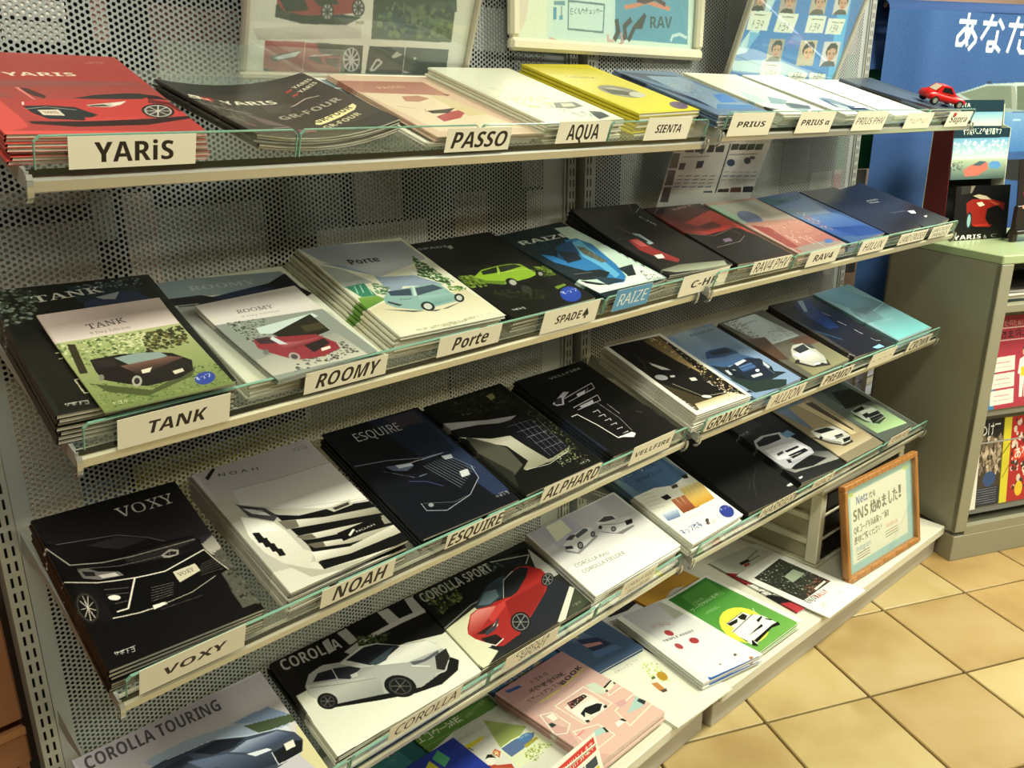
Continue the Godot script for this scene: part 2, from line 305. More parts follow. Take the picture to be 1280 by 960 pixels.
# ------------------------------------------------------------------ printed matter
class Canvas:
	var im: Image; var W: int; var H: int; var host; var rg := RandomNumberGenerator.new()
	func _init(w: int, h: int, bg: Color, o):
		W = w * 2; H = h * 2; host = o; im = Image.create(W, H, false, Image.FORMAT_RGBA8); im.fill(bg); rg.seed = 11
	func pts(a: Array) -> PackedVector2Array:
		var p := PackedVector2Array()
		for i in range(0, a.size(), 2): p.append(Vector2(a[i] * W / 1000.0, a[i + 1] * H / 1000.0))
		return p
	func fill(p: PackedVector2Array, c: Color, c2 = null):
		var lo := INF; var hi := -INF
		for v in p: lo = minf(lo, v.y); hi = maxf(hi, v.y)
		var y0 := maxi(0, int(floor(lo))); var y1 := mini(H - 1, int(ceil(hi))); var n := p.size()
		var strip: Image = null
		if c.a < 0.99:
			strip = Image.create(W, 1, false, Image.FORMAT_RGBA8); strip.fill(c)
		for y in range(y0, y1 + 1):
			var yc := y + 0.5; var xs := []
			for i in n:
				var a := p[i]; var b := p[(i + 1) % n]
				if (a.y <= yc) != (b.y <= yc): xs.append(a.x + (yc - a.y) * (b.x - a.x) / (b.y - a.y))
			xs.sort()
			for k in range(0, xs.size() - 1, 2):
				var x0 := maxi(0, roundi(xs[k])); var x1 := mini(W, roundi(xs[k + 1]))
				if x1 <= x0: continue
				if strip: im.blend_rect(strip, Rect2i(0, 0, x1 - x0, 1), Vector2i(x0, y))
				elif c2 != null: im.fill_rect(Rect2i(x0, y, x1 - x0, 1), c.lerp(c2, clampf((yc - lo) / maxf(1.0, hi - lo), 0, 1)))
				else: im.fill_rect(Rect2i(x0, y, x1 - x0, 1), c)
	func line(p: PackedVector2Array, w: float, c: Color):
		for i in p.size() - 1:
			var d := (p[i + 1] - p[i]); if d.length() < 0.01: continue
			var n := d.normalized().orthogonal() * w * 0.5; var e := d.normalized() * w * 0.3
			fill(PackedVector2Array([p[i] + n - e, p[i + 1] + n + e, p[i + 1] - n + e, p[i] - n - e]), c)
	func text(s: String, font: String, c: Color, a: Vector2, b: Vector2, h: float):
		# from baseline start a to baseline end b, capitals h high
		var t: Array = host.glyphs(s, font); var v: PackedVector2Array = t[0]; var wide: float = t[1]
		var ex := (b - a) / wide; var ey := (b - a).normalized().orthogonal() * h
		if ey.y > 0: ey = -ey
		var sh := 0.22 if font.ends_with("_i") else 0.0
		for i in range(0, v.size(), 3):
			var q := PackedVector2Array()
			for k in 3:
				var g := v[i + k]; q.append(a + ex * g.x + ey * g.y + (b - a).normalized() * g.y * h * sh)
			fill(q, c)
	func strokes(s: String, c: Color, a: Vector2, b: Vector2, h: float, wt: float):
		var n := s.length(); var ex := (b - a) / n; var ey := (b - a).normalized().orthogonal() * h
		if ey.y < 0: ey = -ey
		for i in n:
			if not host.KANA.has(s[i]): continue
			var o := a + ex * (i + 0.06) - ey
			for st in host.KANA[s[i]].split(" "):
				var p := PackedVector2Array()
				for k in range(0, st.length() - 1, 2): p.append(o + ex * 0.88 * (st.unicode_at(k) - 48) / 9.0 + ey * (st.unicode_at(k + 1) - 48) / 9.0)
				line(p, maxf(1.6, h * wt / 90.0), c)
	func blobs(cols: Array, n: int, size: float, p: PackedVector2Array):
		var lo := Vector2(INF, INF); var hi := -lo
		for v in p: lo = lo.min(v); hi = hi.max(v)
		for i in n * 2:
			for tries in 12:
				var o := Vector2(rg.randf_range(lo.x, hi.x), rg.randf_range(lo.y, hi.y))
				if not Geometry2D.is_point_in_polygon(o, p): continue
				var r := size * W / 1000.0 * rg.randf_range(0.5, 1.3); var q := PackedVector2Array(); var k0 := rg.randf() * TAU
				for k in 7: q.append(o + Vector2(cos(k0 + k * 0.9), sin(k0 + k * 0.9)) * r * rg.randf_range(0.55, 1.2))
				fill(q, Color.html(cols[i % cols.size()])); break
		blur(2.4)
	func blur(k: float):
		im.resize(maxi(2, int(W / k)), maxi(2, int(H / k)), Image.INTERPOLATE_TRILINEAR if k > 2.5 else Image.INTERPOLATE_BILINEAR); im.resize(W, H, Image.INTERPOLATE_CUBIC)
	func draw(ops: Array):
		for o in ops:
			match o[0]:
				"b": blur(o[1])
				"p": fill(pts(o[2]), Color.html(o[1]))
				"g": fill(pts(o[3]), Color.html(o[1]), Color.html(o[2]))
				"l": line(pts(o[3]), o[2] * W / 640.0, Color.html(o[1]))
				"n": blobs(o[1], o[2], o[3], pts(o[4]))
				"t": text(o[1], o[2], Color.html(o[3]), Vector2(o[4] * W, o[5] * H) / 1000.0, Vector2(o[6] * W, o[7] * H) / 1000.0, o[8] * H / 1000.0)
				"j": strokes(o[1], Color.html(o[2]), Vector2(o[3] * W, o[4] * H) / 1000.0, Vector2(o[5] * W, o[6] * H) / 1000.0, o[7] * H / 1000.0, o[8])
	func texture(grain := false) -> ImageTexture:
		if grain: im.blend_rect(host.grain_image(), Rect2i(0, 0, W, H), Vector2i.ZERO)
		im.resize(W / 2, H / 2, Image.INTERPOLATE_BILINEAR)
		return ImageTexture.create_from_image(im)

var grain_cache: Image = null
func grain_image() -> Image:
	# fine print mottle: dark and light specks with a low alpha
	if grain_cache: return grain_cache
	var n := FastNoiseLite.new(); n.seed = 3; n.frequency = 0.16; n.fractal_octaves = 4
	var sz := 1400; var l := n.get_image(sz, sz, false, false, false); l.convert(Image.FORMAT_L8)
	var d := l.get_data(); var out := PackedByteArray(); out.resize(d.size() * 4)
	for i in d.size():
		var v := d[i] - 128; var c := 255 if v > 0 else 0
		out[i * 4] = c; out[i * 4 + 1] = c; out[i * 4 + 2] = c; out[i * 4 + 3] = mini(40, int(absi(v) * 0.22))
	grain_cache = Image.create_from_data(sz, sz, false, Image.FORMAT_RGBA8, out)
	return grain_cache

var glyph_cache := {}
func glyphs(s: String, font: String) -> Array:
	# triangles of a line of text: x from 0 to its width, y 0 at the baseline and 1 at the height of a capital
	var key := s + "|" + font
	if glyph_cache.has(key): return glyph_cache[key]
	var base := font.trim_suffix("_i")
	var f := SystemFont.new(); f.font_names = ["Droid Serif" if base.begins_with("serif") else "Droid Sans"]; f.font_weight = 700 if base.ends_with("b") else 400
	var run := func(t: String) -> PackedVector3Array:
		var m := TextMesh.new(); m.font = f; m.text = t; m.font_size = 48; m.pixel_size = 0.01; m.depth = 0.0; m.curve_step = 1.5
		return m.get_mesh_arrays()[0]
	var lo := INF; var hi := -INF
	for v in run.call("H"): lo = minf(lo, v.y); hi = maxf(hi, v.y)
	var x0 := INF; var x1 := -INF; var tv: PackedVector3Array = run.call(s); var out := PackedVector2Array()
	for v in tv: x0 = minf(x0, v.x); x1 = maxf(x1, v.x)
	for v in tv: out.append(Vector2((v.x - x0), (v.y - lo) / (hi - lo)))
	glyph_cache[key] = [out, maxf(0.001, x1 - x0)]
	return glyph_cache[key]

# strokes of the Japanese letters, each a polyline of grid points (column, row) from 0 to 9
const KANA := {
	"あ": "1272 404558 63563818163464868769", "な": "0252 302306 6183 64675939375789", "た": "0252 3019 5484 56586989", "ト": "414 4149 4475", "ヨ": "117179 1474 1979", "タ": "3116 3173482 9 2556", "の": "52462714123160828588759",
	"ス": "127264 18 4588", "マ": "0282 8254 3366", "ー": "0595", "ア": "028263 4144 4428", "シ": "1232 0444 1978583", "エ": "1171 4148 0888", "コ": "117179 1979", "カ": "038368 78 4106", "減": "0112 0314 0917 24842 426 3656 3858 5658 7188 8374 48", "税": "0141 0444 2129 0627 5142 8172 4474 4777 5759 7799",
	"予": "117143 3354 054 05958 4 4948", "防": "0119 01313333 354 3848 5161 3393 6355 5586 868", "安": "4142 0212 1202 0392 83 4339 0595 6318 3879", "全": "4104 4194 2464 1676 4449 0989", "機": "0333 1119 1306 4151 6171 4555 7189 4696 5649", "能": "1103 0323 0419 4439 0444 0646 5154 5474 5559 5999",
	"サ": "0393 2126 6166 6648", "ポ": "0383 4149 2517 6587 7191", "ネ": "3142 1272 7226 4449 5577", "ッ": "1424 3444 7458 5839", "ツ": "1223 4253 8275 7529", "徳": "2103 2406 1519 3393 6135 4484 4787 4959 6979 8999", "島": "4132 2272 2226 2474 2676 2686 8669 1679 4649",
	"始": "0343 201549 3309 605393 7194 5595995955", "め": "223558 61462817154374867859", "ま": "1272 1474 40473918274789", "し": "3037496987", "が": "0343 436838 2108 6185 8092", "わ": "2129 0333 0725 256375878859", "る": "127217 174474767869492838", "本": "0393 4149 4407 4497 2767",
	"フ": "127274 7429", "や": "0583745 0583 4154 2149", "り": "2126 6166 6639", "い": "1217283 7286 2837", "こ": "2272 1718388888", "と": "3144 7325171868", "へ": "0631 3197", "走": "1171 4144 0484 4448 4676 2509 0729 2999", "出": "4149 1114 1474 7174 1519 1979 7579", "そ": "2171 7114 1494 9445 454758", "う": "3141 2474 7475496 4939",
	"読": "0131 0333 0535 0739 4494 6164 4796 5638 7699", "み": "1251 5108 0859 7579 75 0686 6349", "取": "0151 1119 4149 1444 1646 0949 5292 9259 5599", "っ": "2575 757749", "て": "028252 524 6868", "頂": "0131 2129 2919 4191 4394 4348 9398 4595 4797 5839 7899", "き": "1272 1474 3168 1638 2968", "是": "2171 2124 7174 2474 2272 0595 4559 2609 0989", "非": "3139 0232 0434 0626 6169 6292 6494 6696",
	"ご": "1262 1738688 7191 8193", "覧": "1151 1115 1545 5155 1343 6181 6686 2577 2729 7779 2929 7989", "く": "6225 2568", "だ": "0343 321619 5484 58798899 7182", "さ": "1272 3168 2618 2968", "を": "1272 3126 2635658 6449 4969", "ド": "3139 3475 6172 8083", "お": "0353 3138 3816 3665858768 7283", "得": "2103 2406 1519 4181 4184 8184 4484 4585 4696 7679 7969", "に": "1119 4383 4978", "乗": "2171 4149 0383 2237 6267 1676 4609 4699", "ろ": "127216 164474767849", "続": "2103 0323 2306 0636 1619 4191 6164 5484 4696 5639 7699 9998", "す": "0292 5156 5635375 56593", "け": "1119 4393 7178 7869", "つ": "0363 6385877849", "間": "0109 0141 4144 0444 5159 5191 9199 5494 2676 2629 6669 2949", "違": "0112 0415 1508 0899 3181 4474 4178 3583 5679 ", "か": "0343 436838 2108 7285", "ム": "4107 0788 6489", "リ": "2126 6166 6639", "チ": "6122 0484 4129", "ェ": "2474 4478 1888", "ん": "411968688798", "れ": "2129 0333 0725 25647798", "E": "117111 1119 1575 1979", "C": "8161241747698", "O": "41226788678 4115274868784", "品": "2161 2124 6164 2464 0535 0509 0939 3539 5595 5559 5999 9599", "保": "2103 2129 4171 4144 7174 4474 5459 3696 5639 6699", "険": "0109 0131 3134 0434 3437 5133 7199 4474 4666 5649 5689", "受": "1181 2232 4252 7262 0393 1575 7519 2599", "付": "3105 1319 4494 7179 7959", "ら": "3142 2326 2655778849"}

func print_material(id: String) -> StandardMaterial3D:
	var key := "print_" + id
	if M.has(key): return M[key]
	var a: Array = ART[id]; var c := Canvas.new(a[0], a[1], Color.html(a[2]), self); c.draw(a[3])
	var m := StandardMaterial3D.new(); m.resource_name = key; m.albedo_texture = c.texture(true); m.roughness = 0.32; m.texture_repeat = false
	M[key] = m; return m

# a brochure lying flat: x across, z from the back edge to the front edge, y up; printed cover over a block of pages
var booklet_cache := {}
func booklet(w: float, d: float, T: float, curl: Array) -> Array:
	var key := "%.3f %.3f %.4f %s" % [w, d, T, curl]
	if booklet_cache.has(key): return booklet_cache[key]
	var nu := 8; var nv := 8
	var bend := func(u: float, v: float) -> float:
		var l := maxf(0.0, 0.5 - u) * 2.0; var r := maxf(0.0, u - 0.5) * 2.0; var b := maxf(0.0, 0.5 - v) * 2.0; var f := maxf(0.0, v - 0.5) * 2.0
		return curl[0] * l * l + curl[1] * r * r + curl[2] * b * b + curl[3] * f * f
	var P := func(u: float, v: float, y: float, inset: float) -> Vector3:
		return Vector3((u - 0.5) * (w - inset * 2.0), bend.call(u, v) + y, (v - 0.5) * (d - inset * 2.0))
	var st := SurfaceTool.new(); st.begin(Mesh.PRIMITIVE_TRIANGLES)
	var put := func(p: Array, uv: Array):
		for i in [0, 2, 1, 0, 3, 2]:
			st.set_uv(uv[i]); st.add_vertex(p[i])
	for i in nu:
		for j in nv:
			var u0 := float(i) / nu; var u1 := float(i + 1) / nu; var v0 := float(j) / nv; var v1 := float(j + 1) / nv
			st.set_smooth_group(0)
			put.call([P.call(u0, v1, T, 0.0), P.call(u1, v1, T, 0.0), P.call(u1, v0, T, 0.0), P.call(u0, v0, T, 0.0)], [Vector2(u0, v1), Vector2(u1, v1), Vector2(u1, v0), Vector2(u0, v0)])
			if j == 0 or j == nv - 1 or i == 0 or i == nu - 1:
				st.set_smooth_group(1)
				put.call([P.call(u0, v0, 0.0002, 0.0), P.call(u1, v0, 0.0002, 0.0), P.call(u1, v1, 0.0002, 0.0), P.call(u0, v1, 0.0002, 0.0)], [Vector2(0.98, v0), Vector2(0.99, v0), Vector2(0.99, v1), Vector2(0.98, v1)])
	# folded spine along the left edge, slightly rounded
	for j in nv:
		var v0 := float(j) / nv; var v1 := float(j + 1) / nv
		st.set_smooth_group(2)
		var m := Vector3(-T * 0.35, 0, 0)
		put.call([P.call(0, v0, T * 0.5, 0.0) + m, P.call(0, v1, T * 0.5, 0.0) + m, P.call(0, v1, T, 0.0), P.call(0, v0, T, 0.0)], [Vector2(0.003, v0), Vector2(0.003, v1), Vector2(0.006, v1), Vector2(0.006, v0)])
		put.call([P.call(0, v0, 0.0002, 0.0), P.call(0, v1, 0.0002, 0.0), P.call(0, v1, T * 0.5, 0.0) + m, P.call(0, v0, T * 0.5, 0.0) + m], [Vector2(0.003, v0), Vector2(0.003, v1), Vector2(0.003, v1), Vector2(0.003, v0)])
	st.generate_normals(); var cover := st.commit()
	st = S(); var q := 0.0008; var y0 := T * 0.1; var y1 := T * 0.92
	for j in nv:
		var v0 := float(j) / nv; var v1 := float(j + 1) / nv
		quad(st, P.call(1, v1, y0, q), P.call(1, v0, y0, q), P.call(1, v0, y1, q * 1.6), P.call(1, v1, y1, q * 1.6))
	for i in nu:
		var u0 := float(i) / nu; var u1 := float(i + 1) / nu
		quad(st, P.call(u0, 1, y0, q), P.call(u1, 1, y0, q), P.call(u1, 1, y1, q * 1.8), P.call(u0, 1, y1, q * 1.8))
		quad(st, P.call(u1, 0, y0, q), P.call(u0, 0, y0, q), P.call(u0, 0, y1, q), P.call(u1, 0, y1, q))
	st.generate_normals()
	booklet_cache[key] = [cover, st.commit()]
	return booklet_cache[key]

func brochures():
	var r := RandomNumberGenerator.new(); r.seed = 5
	for s in STACKS:
		# [print, rack, shelf, x, s, rot, w, d, copies, T, base height, curl, fan]
		var id: String = s[0]; var info: Array = WORDS[id]; var m := print_material(id); var b := booklet(s[6], s[7], s[9] * (0.9 if s[8] > 1 else 1.0), s[11])
		var T: float = s[9]; var n: int = s[8]; var proto: Node3D = null
		for i in n:
			var o: Node3D
			var top := i == n - 1
			if proto == null:
				o = thing(info[2], "", "brochure"); hang(b[0], "cover", m, o); hang(b[1], "pages", M.pages, o); proto = o
			else:
				o = proto.duplicate(); o.name = numbered(info[2]); add_child(o)
			if n == 1: o.set_meta("label", info[0])
			else:
				o.set_meta("label", (info[0] + ", topmost of its stack") if top else ("%s copy down in the stack of the %s" % [["", "second", "third", "fourth", "fifth", "sixth", "seventh", "eighth", "ninth"][n - 1 - i], info[1]]))
				o.set_meta("group", "stack of the " + info[1])
			var k := n - 1 - i; var jx := 0.0 if top else r.randf_range(-0.0025, 0.0025); var jz := 0.0 if top else r.randf_range(-0.004, 0.002); var jr := 0.0 if top else r.randf_range(-0.012, 0.012)
			o.transform = surface(s[1], s[2]) * Transform3D(Basis(Vector3.UP, s[5] + jr), Vector3(s[3] + jx + s[12][0] * k, s[10] + T * i, -s[4] + jz + s[12][1] * k))

func cards():
	# paper name cards stuck to the glass fences; their lettering shares one sheet
	var cw := 300; var ch := 84; var per := 3; var rows := int(ceil(CARDS.size() / float(per)))
	var c := Canvas.new(cw * per, ch * (rows + 1), Color(0.94, 0.92, 0.84), self)
	for i in CARDS.size():
		var k: Array = CARDS[i]; var ox := (i % per) * cw * 2.0; var oy := (i / per) * ch * 2.0; var w := cw * 2.0; var h := ch * 2.0
		var ink := Color(0.13, 0.09, 0.06); var ws: float = k[7]; var hs: float = k[8]; var font: String = k[3]
		if k[0] == "raize":
			c.im.fill_rect(Rect2i(int(ox), int(oy), int(w), int(h)), Color(0.36, 0.62, 0.8)); ink = Color(0.93, 0.96, 0.94)
		if k[0] == "white4": ink = Color(0.62, 0.57, 0.46)
		if k[0] == "supra": c.im.fill_rect(Rect2i(int(ox + w * 0.18), int(oy + h * 0.08), int(w * 0.14), int(h * 0.24)), Color(0.7, 0.15, 0.15))
		var a := Vector2(ox + w * (1.0 - ws) / 2.0, oy + h * (1.0 + hs) / 2.0); var b := Vector2(ox + w * (1.0 + ws) / 2.0, a.y)
		if k[0] == "spade":
			b.x -= w * 0.1; var q := Vector2(b.x + w * 0.1, oy + h * 0.5); var z := h * 0.2
			c.fill(PackedVector2Array([q + Vector2(0, -z * 1.2), q + Vector2(z, z * 0.2), q + Vector2(z * 0.8, z * 0.7), q + Vector2(z * 0.2, z * 0.5), q + Vector2(z * 0.4, z * 1.2), q + Vector2(-z * 0.4, z * 1.2), q + Vector2(-z * 0.2, z * 0.5), q + Vector2(-z * 0.8, z * 0.7), q + Vector2(-z, z * 0.2)]), ink)
		if font == "jp": c.strokes(k[2], ink, a, b, h * hs, 9)
		elif font.begins_with("two:"):
			c.text(k[2], "sans_i", ink, Vector2(a.x, oy + h * 0.46), Vector2(b.x, oy + h * 0.46), h * hs * 0.9); c.text(font.substr(4), "sans_i", ink, Vector2(a.x + w * 0.08, oy + h * 0.9), Vector2(b.x - w * 0.04, oy + h * 0.9), h * hs * 0.9)
		else: c.text(k[2], font, ink, a, b, h * hs)
	var m := StandardMaterial3D.new(); m.resource_name = "card_print"; m.albedo_texture = c.texture(); m.roughness = 0.55; m.texture_repeat = false
	for i in CARDS.size():
		var k: Array = CARDS[i]; var w: float = k[5] - k[4]; var h: float = k[6]; var u0 := float(i % per) / per; var u1 := u0 + 1.0 / per; var v0 := float(i / per) / (rows + 1); var v1 := v0 + 1.0 / (rows + 1)
		var st := S(); var e := Vector2(0.5, (rows + 0.5) / (rows + 1)); var t := 0.0006
		quv(st, [Vector3(-w / 2, 0, t), Vector3(w / 2, 0, t), Vector3(w / 2, h, t), Vector3(-w / 2, h, t)], [Vector2(u0, v1), Vector2(u1, v1), Vector2(u1, v0), Vector2(u0, v0)])
		quv(st, [Vector3(w / 2, 0, 0), Vector3(-w / 2, 0, 0), Vector3(-w / 2, h, 0), Vector3(w / 2, h, 0)], [e, e, e, e])
		quv(st, [Vector3(-w / 2, h, t), Vector3(w / 2, h, t), Vector3(w / 2, h, 0), Vector3(-w / 2, h, 0)], [e, e, e, e]); quv(st, [Vector3(w / 2, 0, t), Vector3(w / 2, 0, 0), Vector3(w / 2, h, 0), Vector3(w / 2, h, t)], [e, e, e, e]); quv(st, [Vector3(-w / 2, 0, 0), Vector3(-w / 2, 0, t), Vector3(-w / 2, h, t), Vector3(-w / 2, h, 0)], [e, e, e, e])
		var o := done(st, "name_card", m)
		o.transform = surface(k[1][0], k[1][1]) * Transform3D(Basis(), Vector3((k[4] + k[5]) / 2.0, k[9], 0.006))
		o.set_meta("label", ("pale blue" if k[0] == "raize" else "cream") + " paper name card in front of the " + WORDS[k[0]][1]); o.set_meta("category", "name card"); o.set_meta("group", "name cards on the shelf fronts")

# ------------------------------------------------------------------ posters and loose sheets
func panel_print(id: String, w: float, h: float, t: float, called: String, parent: Node3D, at := Transform3D()) -> MeshInstance3D:
	# a flat printed sheet with thickness t, its face towards +z, lower left corner at the origin
	var st := S(); var e := Vector2(0.01, 0.01)
	quv(st, [Vector3(0, 0, t), Vector3(w, 0, t), Vector3(w, h, t), Vector3(0, h, t)], [Vector2(0, 1), Vector2(1, 1), Vector2(1, 0), Vector2(0, 0)])
	quv(st, [Vector3(w, 0, 0), Vector3(0, 0, 0), Vector3(0, h, 0), Vector3(w, h, 0)], [e, e, e, e]); quv(st, [Vector3(0, h, t), Vector3(w, h, t), Vector3(w, h, 0), Vector3(0, h, 0)], [e, e, e, e])
	quv(st, [Vector3(w, 0, t), Vector3(w, 0, 0), Vector3(w, h, 0), Vector3(w, h, t)], [e, e, e, e]); quv(st, [Vector3(0, 0, 0), Vector3(0, 0, t), Vector3(0, h, t), Vector3(0, h, 0)], [e, e, e, e])
	var o := done(st, called, print_material(id), parent); o.transform = at
	return o
func border(parent: Node3D, called: String, w: float, h: float, f: float, dep: float, m: Material, bev := 0.003):
	# four frame bars round a sheet of w by h
	for q in [[w / 2, -f / 2, w + f * 2, f], [w / 2, h + f / 2, w + f * 2, f], [-f / 2, h / 2, f, h], [w + f / 2, h / 2, f, h]]:
		var st := S(); box(st, Vector3(q[0], q[1], dep / 2.0), Vector3(q[2], q[3], dep), Basis(), bev); done(st, called, m, parent)

func posters():
	var silver := mat("silver_frame", Color(0.74, 0.72, 0.66), 0.35, 0.4)
	var clear = M.glass
	# two posters in stands on the top shelf, upright to its slope
	for a in [["poster_red", 0, 0.402, 0.425, 0.6, "framed poster of a red car with small detail photos", "poster_stand"], ["poster_staff", 1, 0.423, 0.505, 0.62, "framed blue poster with rows of staff portrait photos", "poster_stand"]]:
		var o := thing(a[6], a[5], "poster", Vector3.ZERO); o.transform = surface(a[1], 0) * Transform3D(Basis(), Vector3(a[2], GLASS_TOP + 0.012, -0.31))
		panel_print(a[0], a[3], a[4], 0.003, "print", o); border(o, "frame_bar", a[3], a[4], 0.011, 0.012, silver if a[1] == 0 else mat("grey_frame", Color(0.66, 0.64, 0.58), 0.4))
		var st := S(); box(st, Vector3(a[3] / 2, a[4] / 2, 0.006), Vector3(a[3], a[4], 0.001)); done(st, "acrylic_cover", clear, o)
		st = S(); box(st, Vector3(a[3] / 2, a[4] / 2, -0.003), Vector3(a[3] + 0.01, a[4] + 0.01, 0.004)); done(st, "backing", M.plinth, o)
		if a[1] == 0:
			st = S(); box(st, Vector3(a[3] * 0.04, -0.008, 0.035), Vector3(0.3, 0.002, 0.06)); box(st, Vector3(a[3] * 0.04, 0.016, 0.014), Vector3(0.3, 0.046, 0.002)); done(st, "acrylic_foot", clear, o)
			st = S(); box(st, Vector3(a[3] * 0.04, -0.006, 0.065), Vector3(0.3, 0.0025, 0.0025)); done(st, "foot_edge", mat("bright_edge", Color(0.82, 0.86, 0.82), 0.15), o)
	var w := thing("wall_poster", "pale green notice poster in a wide cream frame", "poster", Vector3(0.98784, 1.50287, 0.02800))
	w.rotation.y = -0.026
	panel_print("poster_green", 0.577, 0.4, 0.003, "print", w); border(w, "frame_bar", 0.577, 0.4, 0.024, 0.02, mat("cream_frame", Color(0.86, 0.84, 0.74), 0.35), 0.006)
	var st2 := S(); box(st2, Vector3(0.288, 0.2, 0.008), Vector3(0.577, 0.4, 0.001)); done(st2, "acrylic_cover", M.glass, w)
	var p := thing("price_sheet", "large printed sheet of small grey product photos behind the second shelf", "leaflet", Vector3.ZERO)
	p.transform = surface(1, 1) * Transform3D(Basis(), Vector3(0.185, GLASS_TOP + 0.004, -0.318))
	panel_print("price_sheet", 0.395, 0.21, 0.0012, "print", p)

func sheets_behind_panels():
	# papers taped to the back of the perforated sheets, seen through the holes: [rack, x, y, w, h, colour, words]
	var n := 0
	for a in SHEETS:
		var st := S(); box(st, Vector3(a[3] / 2.0, a[4] / 2.0, 0), Vector3(a[3], a[4], 0.0006))
		var c := Color.html(a[5]); c = Color(pow(c.r, 0.62), pow(c.g, 0.62), pow(c.b, 0.62)); var o := done(st, "backing_sheet", mat("sheet_" + a[5], c, 0.7))
		o.transform = rack_place(a[0]) * Transform3D(Basis(), Vector3(a[1], a[2], -0.0022 - 0.0008 * (n % 4))); n += 1
		o.set_meta("label", a[6]); o.set_meta("category", "paper sheet"); o.set_meta("group", "papers behind the perforated panels")

# ------------------------------------------------------------------ on the low deck
func deck_things():
	# stacking trays with dark drawers
	var cream = M.cream; var o := thing("letter_trays", "cream stacking letter trays with dark drawer fronts under the shelf", "letter tray", Vector3.ZERO)
	o.transform = Transform3D(Basis(Vector3.UP, -0.05), Vector3(1.862, 0.109, 0.365))
	var w := 0.5; var h := 0.248; var d := 0.29; var st := S()
	box(st, Vector3(w / 2, h - 0.008, -d / 2), Vector3(w, 0.016, d), Basis(), 0.003); done(st, "top", cream, o)
	st = S(); box(st, Vector3(w / 2, 0.006, -d / 2), Vector3(w, 0.012, d), Basis(), 0.002); done(st, "base", cream, o)
	for x in [0.0, w]:
		for z in [-0.018, -d + 0.018]:
			st = S(); box(st, Vector3(x + (0.013 if x == 0.0 else -0.013), h / 2, z), Vector3(0.026, h - 0.03, 0.036), Basis(), 0.003); done(st, "post", cream, o)
		st = S(); box(st, Vector3(x + (0.02 if x == 0.0 else -0.02), h / 2, -d / 2), Vector3(0.003, h - 0.03, d - 0.07)); done(st, "side_panel", mat("tray_side", Color(0.72, 0.69, 0.57), 0.5), o)
		for k in 3:
			st = S(); box(st, Vector3(x + (0.012 if x == 0.0 else -0.012), 0.075 + k * 0.076, -d / 2), Vector3(0.016, 0.018, d - 0.07), Basis(), 0.002); done(st, "side_rib", cream, o)
	for k in 3:
		st = S(); box(st, Vector3(w / 2, 0.05 + k * 0.076, -0.012), Vector3(w - 0.06, 0.058, 0.02), Basis(), 0.006); var dr := done(st, "drawer", mat("drawer_dark", Color(0.025, 0.025, 0.03), 0.35), o)
		st = S(); box(st, Vector3(w / 2, 0.083 + k * 0.076, -0.02), Vector3(w - 0.05, 0.008, 0.03), Basis(), 0.002); done(st, "tray_lip", cream, o)
		st = S(); box(st, Vector3(w / 2, 0.045 + k * 0.076, 0.0), Vector3(0.09, 0.012, 0.008), Basis(), 0.003); done(st, "pull", mat("drawer_dark", Color.BLACK), dr)
	# wooden framed notice leaning back
	o = thing("framed_notice", "wooden framed notice with turquoise border standing on the deck", "framed notice", Vector3.ZERO)
	o.transform = Transform3D(Basis(Vector3.UP, -0.1), Vector3(1.862, 0.125, 0.457)) * Transform3D(Basis(Vector3.RIGHT, -0.18), Vector3.ZERO)
	panel_print("sign", 0.372, 0.254, 0.003, "print", o); border(o, "frame_bar", 0.372, 0.254, 0.015, 0.018, M.wood, 0.002)
	st = S(); box(st, Vector3(0.186, 0.127, 0.008), Vector3(0.372, 0.254, 0.001)); done(st, "glass", M.glass, o)
	st = S(); box(st, Vector3(0.186, 0.127, -0.003), Vector3(0.39, 0.272, 0.005)); done(st, "backing", M.wood, o)
	# small red-edged standing card at the front of the near deck
	o = thing("standing_card", "small white standing card with a red headline at the deck front", "standing card", Vector3.ZERO)
	o.transform = Transform3D(Basis(Vector3.UP, 0.02), Vector3(0.66, 0.109, 0.452)) * Transform3D(Basis(Vector3.RIGHT, -0.35), Vector3.ZERO)
	panel_print("red_card", 0.16, 0.1, 0.002, "print", o)
	st = S(); box(st, Vector3(0.08, 0.045, -0.02), Vector3(0.15, 0.09, 0.002), Basis(Vector3.RIGHT, 0.6)); done(st, "back_leg", M.paper, o)

